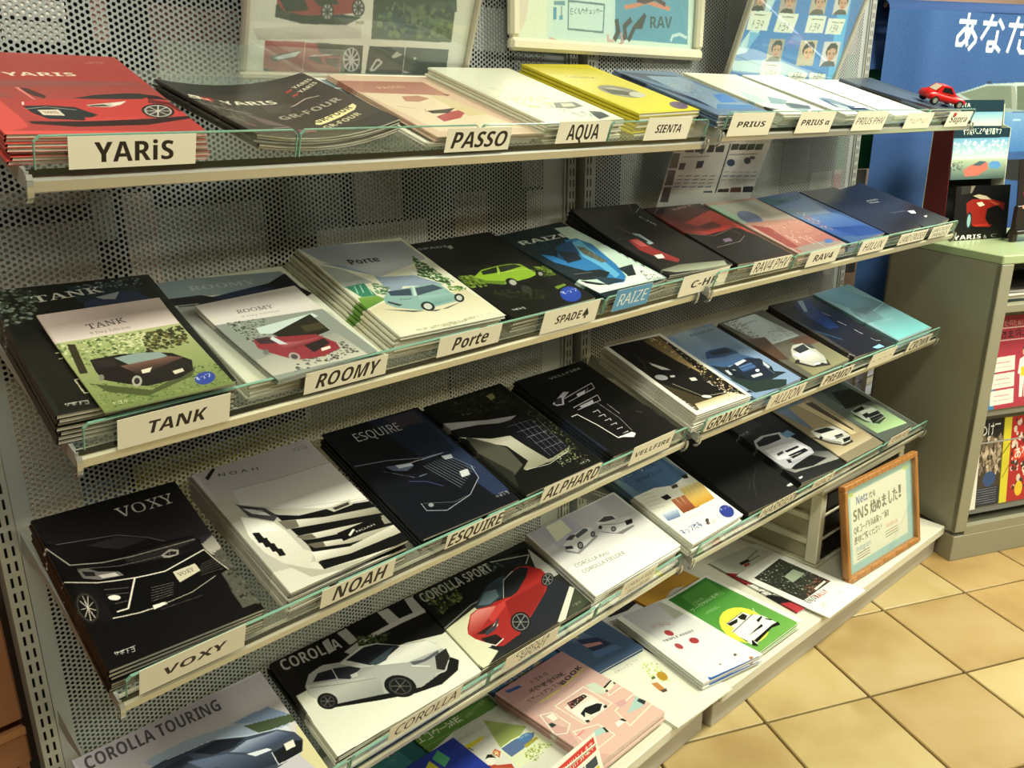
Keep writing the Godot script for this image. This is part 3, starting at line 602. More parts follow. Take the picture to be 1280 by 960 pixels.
# ------------------------------------------------------------------ counter
func cab() -> Transform3D:
	return Transform3D(Basis(Vector3.UP, -0.4643), Vector3(2.395, 0, 0.564))
func counter():
	var o := thing("shelf_counter", "grey open-front counter cabinet beside the racks", "counter", Vector3.ZERO); o.transform = cab()
	var W := 1.2; var D := 0.44; var m = M.cabinet; var st := S()
	box(st, Vector3(W / 2, 0.959, -D / 2), Vector3(W, 0.026, D), Basis(), 0.003); done(st, "top_board", mat("counter_top_green_reflection", Color(0.66, 0.72, 0.55), 0.22), o)  # green reflection lying on the top board is put into its colour
	for x in [0.009, W - 0.009]:
		st = S(); box(st, Vector3(x, 0.523, -D / 2), Vector3(0.018, 0.846, D - 0.002)); done(st, "side_panel", m, o)
	st = S(); box(st, Vector3(W / 2, 0.523, -D + 0.006), Vector3(W, 0.846, 0.01)); done(st, "back_panel", m, o)
	for x in [0.022, W - 0.022]:
		st = S(); box(st, Vector3(x, 0.523, -0.009), Vector3(0.044, 0.846, 0.02), Basis(), 0.002); done(st, "stile", m, o)
	for y in [[0.812, 0.024, 0.0], [0.472, 0.026, -0.04], [0.137, 0.028, -0.04]]:
		st = S(); box(st, Vector3(W / 2, y[0], -D / 2 + y[2] / 2.0), Vector3(W - 0.04, y[1], D - 0.02 + y[2]), Basis(), 0.002); done(st, "shelf_board", m if y[2] == 0.0 else mat("grey_shelf", Color(0.62, 0.62, 0.6), 0.5), o)
	st = S(); box(st, Vector3(W / 2, 0.1, -0.011), Vector3(W - 0.08, 0.03, 0.02)); done(st, "bottom_rail", m, o)
	st = S(); box(st, Vector3(W / 2, 0.043, -D / 2), Vector3(W, 0.086, D), Basis(), 0.002); done(st, "plinth", m, o)

func counter_things():
	var b := cab()
	# papers in the top compartment
	for i in 5:
		var st := S(); box(st, Vector3(0.15, 0.0, 0), Vector3(0.297, 0.004 + 0.004 * (i % 2), 0.21), Basis(Vector3.UP, 0.06 * (i % 3 - 1)))
		var p := done(st, "paper_pile", mat("pile_%d" % i, [Color(0.3, 0.38, 0.44), Color(0.8, 0.79, 0.73), Color(0.82, 0.8, 0.76), Color(0.78, 0.77, 0.74), Color(0.12, 0.12, 0.12)][i], 0.6))
		p.transform = b * Transform3D(Basis(), Vector3(0.065 + 0.01 * (i % 2), 0.829 + 0.009 * i, -0.14)); p.set_meta("label", ["blue grey folder at the bottom of the pile inside the counter", "white booklet just above the blue folder inside the counter", "white booklet in the middle of the counter pile", "white booklet below the black one inside the counter", "black booklet on top of the pile inside the counter"][i]); p.set_meta("category", "booklet"); p.set_meta("group", "pile inside the counter")
	# leaflets standing in the lower compartments: [print, x, base y, w, h, z, lean, words]
	for a in [["rack_pink", 0.075, 0.487, 0.21, 0.285, -0.04, 0.16, "pink leaflet with a figure in white standing in the counter"], ["rack_white", 0.05, 0.152, 0.05, 0.27, -0.035, 0.1, "narrow white leaflet with a phone standing in the counter"], ["rack_photo", 0.105, 0.152, 0.1, 0.285, -0.045, 0.12, "leaflet of brown photos with a dark blue foot in the counter"], ["rack_red", 0.208, 0.152, 0.15, 0.285, -0.045, 0.12, "red and yellow leaflet standing in the counter"]]:
		var o := thing("standing_leaflet", a[7], "leaflet", Vector3.ZERO, "leaflets in the counter")
		o.transform = b * Transform3D(Basis(), Vector3(a[1], a[2], a[5])) * Transform3D(Basis(Vector3.RIGHT, -a[6]), Vector3.ZERO)
		panel_print(a[0], a[3], a[4], 0.004, "print", o)
	var rod := thing("guard_rod", "thin steel rod across the lowest leaflets in the counter", "rod", Vector3.ZERO); var st3 := S(); tube(st3, [Vector3(0, 0, 0), Vector3(1.1, 0, 0)], 0.0025); done(st3, "rod", M.chrome, rod); rod.transform = b * Transform3D(Basis(), Vector3(0.05, 0.385, -0.022))
	# tiered cardboard leaflet stand on top
	var s := thing("leaflet_stand", "white cardboard tiered stand on the counter top", "leaflet stand", Vector3.ZERO); var wm := mat("card_white", Color(0.86, 0.88, 0.78), 0.6)
	s.transform = b * Transform3D(Basis(), Vector3(0.06, 0.972, -0.29))
	for x in [0.0, 0.222]:
		var st := S(); prism(st, PackedVector2Array([Vector2(-0.1, 0), Vector2(0.0, 0), Vector2(-0.012, 0.2), Vector2(-0.02, 0.335), Vector2(-0.05, 0.345), Vector2(-0.058, 0.405), Vector2(-0.1, 0.415)]), Vector3(x, 0, 0), Vector3(0, 0, 1), Vector3(0, 1, 0), Vector3(0.002, 0, 0)); done(st, "side_panel", wm if x > 0.0 else mat("dark_red", Color(0.36, 0.05, 0.06), 0.7), s)
	var st4 := S(); box(st4, Vector3(0.111, 0.2, -0.1), Vector3(0.224, 0.4, 0.002)); done(st4, "back_panel", wm, s)
	st4 = S(); box(st4, Vector3(0.111, 0.001, -0.05), Vector3(0.222, 0.002, 0.1)); done(st4, "base", wm, s)
	st4 = S(); box(st4, Vector3(0.111, 0.09, -0.06), Vector3(0.218, 0.18, 0.002)); done(st4, "inner_panel", M.black, s)
	panel_print("stand_front", 0.218, 0.152, 0.002, "front_header", s, Transform3D(Basis(Vector3.RIGHT, -0.06), Vector3(0.002, 0.183, -0.012)))
	panel_print("stand_back", 0.218, 0.1, 0.002, "back_header", s, Transform3D(Basis(Vector3.RIGHT, -0.06), Vector3(0.002, 0.318, -0.055)))
	var y := thing("car_book", "black booklet with a red car front standing on the counter", "booklet", Vector3.ZERO); y.transform = b * Transform3D(Basis(), Vector3(0.075, 0.972, -0.272)) * Transform3D(Basis(Vector3.RIGHT, -0.1), Vector3.ZERO)
	panel_print("book_yaris", 0.215, 0.165, 0.008, "print", y)
	# little brown easel with a dark leaflet
	var e := thing("wooden_easel", "dark brown wooden easel at the counter front", "easel", Vector3.ZERO); e.transform = b * Transform3D(Basis(Vector3.UP, 0.1), Vector3(0.235, 0.972, -0.19)); var br := mat("brown_wood", Color(0.13, 0.07, 0.055), 0.4)
	for x in [0.0, 0.13]:
		st4 = S(); box(st4, Vector3(x, 0.055, 0), Vector3(0.022, 0.11, 0.014), Basis(), 0.002); done(st4, "post", br, e)
	st4 = S(); box(st4, Vector3(0.065, 0.03, 0.004), Vector3(0.15, 0.012, 0.03), Basis(), 0.002); done(st4, "ledge", br, e)
	st4 = S(); box(st4, Vector3(0.065, 0.05, -0.04), Vector3(0.02, 0.11, 0.008), Basis(Vector3.RIGHT, 0.5)); done(st4, "back_leg", br, e)
	var l := thing("dark_leaflet", "black leaflet with small red and white pictures on the easel", "leaflet", Vector3.ZERO); l.transform = e.transform * Transform3D(Basis(Vector3.RIGHT, -0.12), Vector3(-0.01, 0.038, 0.008)); panel_print("stand_side", 0.16, 0.21, 0.003, "print", l)
	toy_car()

func toy_car():
	var o := thing("toy_car", "small red toy sports car on the last brochure of the top shelf", "toy car", Vector3.ZERO)
	o.transform = surface(1, 0) * Transform3D(Basis(Vector3.UP, -0.5), Vector3(1.085, 0.0515, -0.06))
	var red := mat("toy_red", Color(0.72, 0.07, 0.06), 0.25); var L := 0.13; var nx := 14; var st := SurfaceTool.new(); st.begin(Mesh.PRIMITIVE_TRIANGLES); st.set_smooth_group(0)
	# body as cross-sections along the length: [x, half width, deck height, sill]
	var sec := [[-0.5, 0.34, 0.5, 0.3], [-0.47, 0.41, 0.6, 0.24], [-0.38, 0.46, 0.64, 0.2], [-0.25, 0.47, 0.66, 0.2], [0.0, 0.45, 0.6, 0.2], [0.2, 0.46, 0.58, 0.2], [0.36, 0.46, 0.54, 0.2], [0.46, 0.4, 0.46, 0.22], [0.5, 0.32, 0.38, 0.27]]
	var hw := 0.056; var hh := 0.05
	var ring := func(s): 
		var q := []
		for p in [[-1.0, 0.0], [-1.06, 0.35], [-1.0, 0.75], [-0.72, 1.0], [0.0, 1.06], [0.72, 1.0], [1.0, 0.75], [1.06, 0.35], [1.0, 0.0]]: q.append(Vector3(s[0] * L, (s[3] + (s[2] - s[3]) * p[1]) * hh, p[0] * s[1] * hw))
		return q
	for i in sec.size() - 1:
		var a: Array = ring.call(sec[i]); var b: Array = ring.call(sec[i + 1])
		for k in 8: quad(st, a[k], b[k], b[k + 1], a[k + 1])
		quad(st, a[0], a[8], b[8], b[0])
	for e in [0, sec.size() - 1]:
		var a: Array = ring.call(sec[e])
		for k in 7: tri(st, a[0], a[k + 1], a[k + 2])
	st.generate_normals(); hang(st.commit(), "body", red, o)
	var cabin := [[-0.34, 0.36, 0.64], [-0.2, 0.31, 0.98], [0.02, 0.3, 1.0], [0.2, 0.36, 0.6]]; st = S()
	for i in 3:
		var a = cabin[i]; var b = cabin[i + 1]
		quad(st, Vector3(a[0] * L, a[2] * hh, a[1] * hw), Vector3(b[0] * L, b[2] * hh, b[1] * hw), Vector3(b[0] * L, b[2] * hh, -b[1] * hw), Vector3(a[0] * L, a[2] * hh, -a[1] * hw))
	for s in [-1, 1]: quad(st, Vector3(-0.34 * L, 0.62 * hh, s * 0.4 * hw), Vector3(0.2 * L, 0.58 * hh, s * 0.4 * hw), Vector3(0.02 * L, 1.0 * hh, s * 0.3 * hw), Vector3(-0.2 * L, 0.98 * hh, s * 0.31 * hw))
	done(st, "cabin", red, o)
	var gl := mat("toy_glass", Color(0.72, 0.68, 0.6), 0.15); st = S()
	quad(st, Vector3(-0.325 * L, 0.7 * hh, 0.27 * hw), Vector3(-0.21 * L, 0.98 * hh, 0.24 * hw), Vector3(-0.21 * L, 0.98 * hh, -0.24 * hw), Vector3(-0.325 * L, 0.7 * hh, -0.27 * hw)); done(st, "rear_window", gl, o)
	st = S(); quad(st, Vector3(0.045 * L, 0.98 * hh, 0.24 * hw), Vector3(0.19 * L, 0.66 * hh, 0.29 * hw), Vector3(0.19 * L, 0.66 * hh, -0.29 * hw), Vector3(0.045 * L, 0.98 * hh, -0.24 * hw)); done(st, "windscreen", gl, o)
	for s in [-1, 1]:
		st = S(); quad(st, Vector3(-0.2 * L, 0.7 * hh, s * 0.4 * hw), Vector3(0.1 * L, 0.68 * hh, s * 0.4 * hw), Vector3(0.0, 0.94 * hh, s * 0.325 * hw), Vector3(-0.17 * L, 0.92 * hh, s * 0.33 * hw)); done(st, "side_window", mat("toy_dark_glass", Color(0.06, 0.06, 0.07), 0.15), o)
		for x in [-0.31, 0.31]:
			st = S(); tube(st, [Vector3(x * L, 0.22 * hh, s * 0.36 * hw), Vector3(x * L, 0.22 * hh, s * 0.5 * hw)], 0.0115, 14); var wh := done(st, "wheel", M.black, o)
			st = S(); tube(st, [Vector3(x * L, 0.22 * hh, s * 0.5 * hw), Vector3(x * L, 0.22 * hh, s * 0.51 * hw)], 0.007, 10); done(st, "hub", M.chrome, wh)

# ------------------------------------------------------------------ banner, sheets, boxes
func banner():
	var w := 1.4; var h := 1.068; var nx := 64; var ny := 24
	var o := thing("cloth_banner", "blue cloth banner with white letters hanging over a rail behind the counter", "banner", Vector3.ZERO)
	o.transform = cab() * Transform3D(Basis(), Vector3(0.014, 0.6, -0.6))
	var st := SurfaceTool.new(); st.begin(Mesh.PRIMITIVE_TRIANGLES); st.set_smooth_group(0)
	var f := func(u: float, v: float) -> Vector3:
		var z := 0.009 * sin(u * 13.0) * (0.3 + v) + 0.02 * exp(-pow((u - 0.1) * 22.0, 2.0)) * (1.0 - v * 0.6) + 0.008 * sin(u * 47.0 + 1.3) * v
		return Vector3(u * w - 0.012 * v * (1.0 - u), h * (1.0 - v), z)
	for i in nx:
		for j in ny:
			var u0 := float(i) / nx; var u1 := float(i + 1) / nx; var v0 := float(j) / ny; var v1 := float(j + 1) / ny
			quv(st, [f.call(u0, v1), f.call(u1, v1), f.call(u1, v0), f.call(u0, v0)], [Vector2(u0, v1), Vector2(u1, v1), Vector2(u1, v0), Vector2(u0, v0)])
	st.generate_normals(); var m: StandardMaterial3D = print_material("banner"); m.roughness = 0.85; hang(st.commit(), "cloth", m, o)
	# the top rolled over the rail and hanging down behind, open at its left end
	st = SurfaceTool.new(); st.begin(Mesh.PRIMITIVE_TRIANGLES); st.set_smooth_group(0); var pr := []
	for k in 9: pr.append(Vector3(0, h + sin(k / 8.0 * PI) * 0.035, -0.045 + cos(k / 8.0 * PI) * 0.045))
	for k in 4: pr.append(Vector3(-0.01 * (k + 1), h - 0.045 * (k + 1), -0.09 + 0.014 * (k + 1)))
	for k in pr.size() - 1: quad(st, pr[k], pr[k] + Vector3(w, 0, 0), pr[k + 1] + Vector3(w, 0, 0), pr[k + 1])
	st.generate_normals(); hang(st.commit(), "rolled_top", mat("banner_back", Color(0.15, 0.29, 0.52), 0.85), o)
	st = S(); tube(st, [Vector3(0.02, h + 0.02, -0.045), Vector3(w, h + 0.02, -0.045)], 0.012); done(st, "rail", mat("dark_rail", Color(0.08, 0.07, 0.1), 0.4), o)
	for a in [[-0.1, 1.165, 0.2, 0.37, "1f7a46", "plain green sheet behind the left edge of the blue banner"], [-0.13, 0.8, 0.2, 0.363, "d8d4cc", "white sheet with a red mark below the green sheet"]]:
		st = S(); box(st, Vector3(a[2] / 2, a[3] / 2, 0), Vector3(a[2], a[3], 0.002)); var q := thing("wall_sheet", a[5], "paper sheet", Vector3.ZERO); q.transform = cab() * Transform3D(Basis(), Vector3(a[0], a[1], -0.68)); done(st, "sheet", mat("wall_sheet_" + a[4], Color.html(a[4]), 0.7), q)
		if a[4] == "d8d4cc":
			st = S(); box(st, Vector3(0.06, 0.29, 0.0015), Vector3(0.1, 0.12, 0.001)); done(st, "red_mark", mat("red_mark", Color(0.7, 0.13, 0.15), 0.7), q)

func cartons():
	var cb := mat("cardboard", Color(0.6, 0.4, 0.26), 0.85)
	for i in 2:
		var o := thing("cardboard_box", ["brown cardboard box with a black letters mark beside the rack post", "upper brown cardboard box stacked beside the rack post"][i], "box", Vector3(-0.285, [0.12, 0.475][i], -0.13), "boxes behind the rack")
		var st := S(); box(st, Vector3(0, 0.17, 0), Vector3(0.5, 0.34, 0.2), Basis(), 0.003); done(st, "carton", cb, o)
		st = S(); box(st, Vector3(0, 0.335, 0.1), Vector3(0.5, 0.012, 0.003)); done(st, "flap_edge", mat("cardboard_light", Color(0.68, 0.47, 0.29), 0.85), o)
		st = S(); box(st, Vector3(0, 0.342, 0), Vector3(0.5, 0.0015, 0.05)); done(st, "packing_tape", mat("tape", Color(0.62, 0.45, 0.25), 0.3), o)
		if i == 0:
			var f := SystemFont.new(); f.font_names = ["Droid Sans"]; f.font_weight = 700
			var t := TextMesh.new(); t.font = f; t.text = "LINE"; t.font_size = 64; t.pixel_size = 0.0013; t.depth = 0.0006; var q := hang(t, "letters", mat("box_ink", Color(0.06, 0.04, 0.03), 0.8), o); q.position = Vector3(0.19, 0.245, 0.101)

# ------------------------------------------------------------------ data: stacks, cards, prints
const STACKS := [
	["yaris", 0, 0, 0.0985, 0.1488, -0.0376, 0.2009, 0.2792, 7, 0.00443, 0.0240, [0, 0, 0, 0], [0, 0]],
	["gryaris", 0, 0, 0.3515, 0.1177, 0.1545, 0.2360, 0.2021, 5, 0.00360, 0.0240, [0.012, 0.014, 0, 0], [0, 0]],
	["tray", 0, 0, 0.6176, 0.1541, 0.0191, 0.2100, 0.2919, 2, 0.00300, 0.0240, [0, 0, 0, 0], [0, 0]],
	["passo", 0, 0, 0.6371, 0.1469, 0.0046, 0.2100, 0.2792, 3, 0.00300, 0.0300, [0, 0, 0, 0], [0, 0]],
	["aqua", 0, 0, 0.8411, 0.1514, 0.0574, 0.2047, 0.2823, 6, 0.00533, 0.0240, [0, 0, 0, 0], [0, 0]],
	["sienta", 0, 0, 1.0876, 0.1684, 0.0782, 0.2110, 0.2844, 6, 0.00667, 0.0240, [0, 0, 0, 0], [0, 0]],
	["prius", 1, 0, 0.0877, 0.1478, 0.0204, 0.1953, 0.2792, 5, 0.00520, 0.0240, [0, 0, 0, 0], [0, 0]],
	["priusa", 1, 0, 0.3276, 0.1492, -0.0057, 0.2029, 0.2816, 5, 0.00480, 0.0240, [0, 0, 0, 0], [0, 0]],
	["phv", 1, 0, 0.5801, 0.1588, 0.0488, 0.1953, 0.2904, 5, 0.00420, 0.0240, [0, 0, 0, 0], [0, 0]],
	["white4", 1, 0, 0.8361, 0.1532, 0.0441, 0.2173, 0.2792, 5, 0.00340, 0.0240, [0, 0, 0, 0], [0, 0]],
	["supra", 1, 0, 1.0367, 0.1514, 0.0844, 0.2100, 0.2792, 5, 0.00520, 0.0240, [0, 0, 0, 0], [0, 0]],
	["tank", 0, 1, 0.1014, 0.1546, -0.0617, 0.2009, 0.2883, 7, 0.00571, 0.0240, [0, 0, 0, 0], [0, 0]],
	["tanks", 0, 1, 0.1113, 0.1020, -0.0174, 0.1497, 0.2136, 1, 0.00200, 0.0660, [0, 0, 0.006, 0], [0, 0]],
	["roomy", 0, 1, 0.3151, 0.1471, -0.0078, 0.2036, 0.2792, 5, 0.00520, 0.0240, [0, 0, 0, 0], [0, 0]],
	["roomys", 0, 1, 0.3150, 0.0947, 0.0613, 0.1598, 0.1983, 4, 0.00250, 0.0500, [0, 0, 0.004, 0], [0, 0]],
	["porte", 0, 1, 0.5541, 0.1550, -0.0325, 0.2028, 0.2922, 7, 0.00600, 0.0240, [0, 0, 0, 0], [-0.003, -0.001]],
	["spade", 0, 1, 0.7796, 0.1542, 0.0238, 0.2078, 0.2837, 6, 0.00467, 0.0240, [0, 0, 0, 0], [0, 0]],
	["raize", 0, 1, 1.0012, 0.1526, 0.0986, 0.2098, 0.2792, 6, 0.00433, 0.0240, [0, 0, 0, 0], [0, 0]],
	["chr", 0, 1, 1.2334, 0.1642, -0.0547, 0.2147, 0.2958, 6, 0.00567, 0.0240, [0, 0, 0.01, 0], [0, 0]],
	["rav4phv", 1, 1, 0.2278, 0.1622, -0.0496, 0.2030, 0.2913, 5, 0.00520, 0.0240, [0, 0, 0, 0], [0, 0]],
	["rav4", 1, 1, 0.4584, 0.1551, -0.0068, 0.2173, 0.2879, 5, 0.00520, 0.0240, [0, 0, 0, 0], [0, 0]],
	["hilux", 1, 1, 0.6893, 0.1596, 0.0608, 0.2173, 0.2808, 5, 0.00520, 0.0240, [0, 0, 0, 0], [0, 0]],
	["lc", 1, 1, 0.8859, 0.1548, 0.0180, 0.1953, 0.2815, 5, 0.00560, 0.0240, [0, 0, 0, 0], [0, 0]],
	["prado", 1, 1, 1.0809, 0.1529, 0.1269, 0.1953, 0.2792, 5, 0.00520, 0.0240, [0, 0, 0, 0], [0, 0]],
	["voxy", 0, 2, 0.1040, 0.1560, -0.0418, 0.1998, 0.2932, 7, 0.00586, 0.0240, [0, 0, 0, 0], [0, 0]],
	["noah", 0, 2, 0.3384, 0.1510, 0.0163, 0.2063, 0.2861, 7, 0.00686, 0.0240, [0, 0, 0, 0], [0, 0]],
	["esquire", 0, 2, 0.5859, 0.1591, -0.0222, 0.2104, 0.3014, 6, 0.00533, 0.0240, [0, 0, 0, 0], [0, 0]],
	["alphard", 0, 2, 0.8127, 0.1577, 0.0057, 0.2069, 0.2936, 5, 0.00600, 0.0240, [0, 0, 0, 0], [0, 0]],
	["vellfire", 0, 2, 1.0646, 0.1564, -0.0034, 0.2173, 0.2893, 5, 0.00520, 0.0240, [0, 0, 0, 0], [0, 0]],
	["granace", 1, 2, 0.0894, 0.1524, -0.0193, 0.1988, 0.2886, 7, 0.00657, 0.0240, [0, 0, 0, 0], [0, 0]],
	["allion", 1, 2, 0.3108, 0.1508, 0.0381, 0.2077, 0.2830, 6, 0.00517, 0.0240, [0, 0, 0, 0], [0, 0]],
	["premio", 1, 2, 0.5457, 0.1495, 0.0294, 0.2173, 0.2813, 6, 0.00517, 0.0240, [0, 0, 0, 0], [0, 0]],
	["markx", 1, 2, 0.8003, 0.1537, -0.0358, 0.2173, 0.2890, 6, 0.00517, 0.0240, [0, 0, 0, 0], [0, 0]],
	["crown", 1, 2, 1.0333, 0.1509, 0.0043, 0.2173, 0.2873, 6, 0.00600, 0.0240, [0, 0, 0, 0], [0, 0]],
	["touring", 0, 3, 0.1284, 0.1176, -0.0159, 0.2927, 0.2100, 4, 0.00600, 0.0240, [0, 0, 0, 0], [0, 0]],
	["corolla", 0, 3, 0.4456, 0.1193, -0.0047, 0.2988, 0.2090, 5, 0.00480, 0.0240, [0, 0, 0, 0], [0, 0]],
	["sport", 0, 3, 0.7468, 0.1172, -0.0079, 0.2975, 0.2040, 5, 0.00540, 0.0240, [0, 0, 0, 0], [0, 0]],
	["axio", 0, 3, 1.0496, 0.1172, 0.0018, 0.2961, 0.2064, 6, 0.00700, 0.0240, [0, 0, 0, 0], [0, 0]],
	["netz", 1, 3, 0.0919, 0.1486, 0.0347, 0.2038, 0.2792, 6, 0.00633, 0.0240, [0, 0, 0, 0], [0, 0]],
	["harrier", 1, 3, 0.3470, 0.1493, -0.0429, 0.2173, 0.2792, 5, 0.00520, 0.0240, [0, 0, 0, 0], [0, 0]],
	["hiace", 1, 3, 0.5990, 0.1508, -0.0706, 0.2173, 0.2792, 5, 0.00520, 0.0240, [0, 0, 0, 0], [0, 0]],
	["van2", 1, 3, 0.8043, 0.1474, -0.0129, 0.2086, 0.2792, 6, 0.00517, 0.0240, [0, 0, 0, 0], [0, 0]],
	["van3", 1, 3, 1.0085, 0.1503, 0.0685, 0.1960, 0.2792, 5, 0.00620, 0.0240, [0, 0, 0, 0], [0, 0]],
	["castle", 0, 4, 0.9416, 0.2185, 0.0050, 0.2173, 0.2970, 3, 0.00300, 0.0000, [0, 0, 0, 0], [0, 0]],
	["eco", 0, 4, 0.7164, 0.2068, -0.0106, 0.2081, 0.2970, 2, 0.00300, 0.0040, [0, 0, 0, 0], [0, 0]],
	["pink", 0, 4, 0.9225, 0.1685, -0.0050, 0.2173, 0.2991, 6, 0.00417, 0.0090, [0, 0, 0, 0], [0, 0]],
	["smart", 0, 4, 1.1451, 0.1212, -0.0691, 0.1953, 0.2792, 2, 0.00300, 0.0000, [0, 0, 0, 0], [0, 0]],
	["bluebook", 0, 4, 1.1307, 0.3102, -0.1064, 0.1693, 0.1974, 3, 0.00350, 0.0040, [0, 0, 0, 0], [0, 0]],
	["teal", 0, 4, 0.5227, 0.2243, 0.0093, 0.1953, 0.2970, 2, 0.00300, 0.0000, [0, 0, 0, 0], [0, 0]],
	["bluefolder", 0, 4, 0.5737, 0.1529, -0.0204, 0.1953, 0.2970, 1, 0.00800, 0.0040, [0, 0, 0, 0], [0, 0]],
	["bluesheet", 0, 4, 0.6815, 0.2379, -0.0159, 0.2173, 0.2970, 2, 0.00300, 0.0000, [0, 0, 0, 0], [0, 0]],
	["triple", 1, 4, 0.0877, 0.1652, -0.1596, 0.1953, 0.3065, 5, 0.00420, 0.0060, [0, 0, 0, 0], [0, 0]],
	["engine", 1, 4, 0.0929, 0.2520, -0.0057, 0.2058, 0.2970, 2, 0.00300, 0.0000, [0, 0, 0, 0], [0, 0]],
	["orange", 1, 4, 0.2415, 0.2582, 0.0031, 0.2173, 0.2970, 2, 0.00300, 0.0060, [0, 0, 0, 0], [0, 0]],
	["green", 1, 4, 0.2593, 0.1573, 0.0127, 0.1989, 0.2932, 4, 0.00375, 0.0120, [0, 0, 0, 0], [0, 0]],
	["gr", 1, 4, 0.5369, 0.1921, -0.1242, 0.2173, 0.3074, 2, 0.00300, 0.0000, [0, 0, 0, 0], [0, 0]],
	["rally", 1, 4, 0.5391, 0.1215, 0.0034, 0.1953, 0.2792, 2, 0.00225, 0.0060, [0, 0, 0, 0], [0, 0]],
]
const CARDS := [
	["yaris", [0, 0], "YARiS", "sansb", 0.0420, 0.1740, 0.0339, 0.62, 0.62, 0.0242],
	["passo", [0, 0], "PASSO", "sansb_i", 0.5350, 0.6593, 0.0340, 0.84, 0.68, 0.0218],
	["aqua", [0, 0], "AQUA", "sansb", 0.7612, 0.8863, 0.0347, 0.62, 0.72, 0.0269],
	["sienta", [0, 0], "SIENTA", "sansb_i", 0.9893, 1.1220, 0.0407, 0.58, 0.36, 0.0246],
	["prius", [1, 0], "PRIUS", "sansb_i", 0.0198, 0.1640, 0.0460, 0.66, 0.24, 0.0120],
	["priusa", [1, 0], "PRIUS α", "sansb_i", 0.2646, 0.4086, 0.0460, 0.80, 0.26, 0.0120],
	["phv", [1, 0], "PRIUS PHV", "sans_i", 0.5067, 0.6592, 0.0456, 0.86, 0.34, 0.0120],
	["white4", [1, 0], "カムリカムリ", "jp", 0.7683, 0.9165, 0.0401, 0.70, 0.40, 0.0120],
	["supra", [1, 0], "Supra", "serifb_i", 1.0117, 1.1602, 0.0406, 0.75, 0.42, 0.0120],
	["tank", [0, 1], "TANK", "sansb_i", 0.0460, 0.1797, 0.0411, 0.52, 0.42, 0.0148],
	["roomy", [0, 1], "ROOMY", "sansb_i", 0.2833, 0.4145, 0.0324, 0.75, 0.66, 0.0236],
	["porte", [0, 1], "Porte", "sansb_i", 0.5069, 0.6337, 0.0341, 0.56, 0.62, 0.0273],
	["spade", [0, 1], "SPADE", "sansb_i", 0.7303, 0.8720, 0.0432, 0.55, 0.36, 0.0191],
	["raize", [0, 1], "RAIZE", "sans_i", 0.9155, 1.0195, 0.0438, 0.80, 0.55, 0.0274],
	["chr", [0, 1], "C-HR", "sansb_i", 1.1232, 1.2892, 0.0460, 0.58, 0.34, 0.0203],
	["rav4phv", [1, 1], "RAV4 PHV", "sans_i", 0.1292, 0.2758, 0.0300, 0.88, 0.75, 0.0364],
	["rav4", [1, 1], "RAV4", "sansb_i", 0.3590, 0.4975, 0.0392, 0.62, 0.42, 0.0220],
	["hilux", [1, 1], "HILUX", "sans_i", 0.6056, 0.7412, 0.0381, 0.72, 0.55, 0.0218],
	["lc", [1, 1], "LAND CRUISER", "sans_i", 0.8185, 0.9784, 0.0314, 0.90, 0.60, 0.0234],
	["prado", [1, 1], "LAND CRUISER", "two:PRADO", 1.0098, 1.1381, 0.0346, 0.85, 0.35, 0.0208],
	["voxy", [0, 2], "VOXY", "sansb_i", 0.0256, 0.1645, 0.0442, 0.60, 0.30, 0.0226],
	["noah", [0, 2], "NOAH", "sansb_i", 0.2809, 0.4094, 0.0362, 0.70, 0.72, 0.0275],
	["esquire", [0, 2], "ESQUIRE", "sansb_i", 0.5119, 0.6374, 0.0306, 0.93, 0.78, 0.0316],
	["alphard", [0, 2], "ALPHARD", "sansb_i", 0.7308, 0.8892, 0.0367, 0.92, 0.72, 0.0363],
	["vellfire", [0, 2], "VELLFIRE", "sansb_i", 0.9875, 1.1253, 0.0460, 0.86, 0.26, 0.0278],
	["granace", [1, 2], "GRANACE", "sansb_i", 0.0100, 0.1752, 0.0338, 0.94, 0.85, 0.0284],
	["allion", [1, 2], "ALLION", "sans_i", 0.2551, 0.4148, 0.0412, 0.74, 0.70, 0.0165],
	["premio", [1, 2], "PREMIO", "sansb_i", 0.4996, 0.6544, 0.0359, 0.82, 0.70, 0.0170],
	["markx", [1, 2], "- - - -", "sans_i", 0.7521, 0.8953, 0.0460, 0.80, 0.30, 0.0120],
	["crown", [1, 2], "CROWN", "sansb_i", 0.9792, 1.1307, 0.0354, 0.80, 0.80, 0.0150],
	["corolla", [0, 3], "COROLLA", "sans_i", 0.3717, 0.5234, 0.0335, 0.86, 0.62, 0.0500],
	["sport", [0, 3], "COROLLA", "two:SPORT", 0.6274, 0.7684, 0.0359, 0.62, 0.40, 0.0454],
	["axio", [0, 3], "COROLLA AXIO", "two:COROLLA FIELDER", 0.9582, 1.0737, 0.0460, 0.80, 0.28, 0.0417],
	["harrier", [1, 3], "HARRIER", "sans_i", 0.2451, 0.4004, 0.0315, 0.90, 0.80, 0.0420],
	["hiace", [1, 3], "HIACE", "sans_i", 0.4901, 0.5981, 0.0300, 0.80, 0.70, 0.0379],
	["van3", [1, 3], "TOWN ACE", "sans_i", 0.9084, 1.0374, 0.0300, 0.85, 0.60, 0.0500],
]
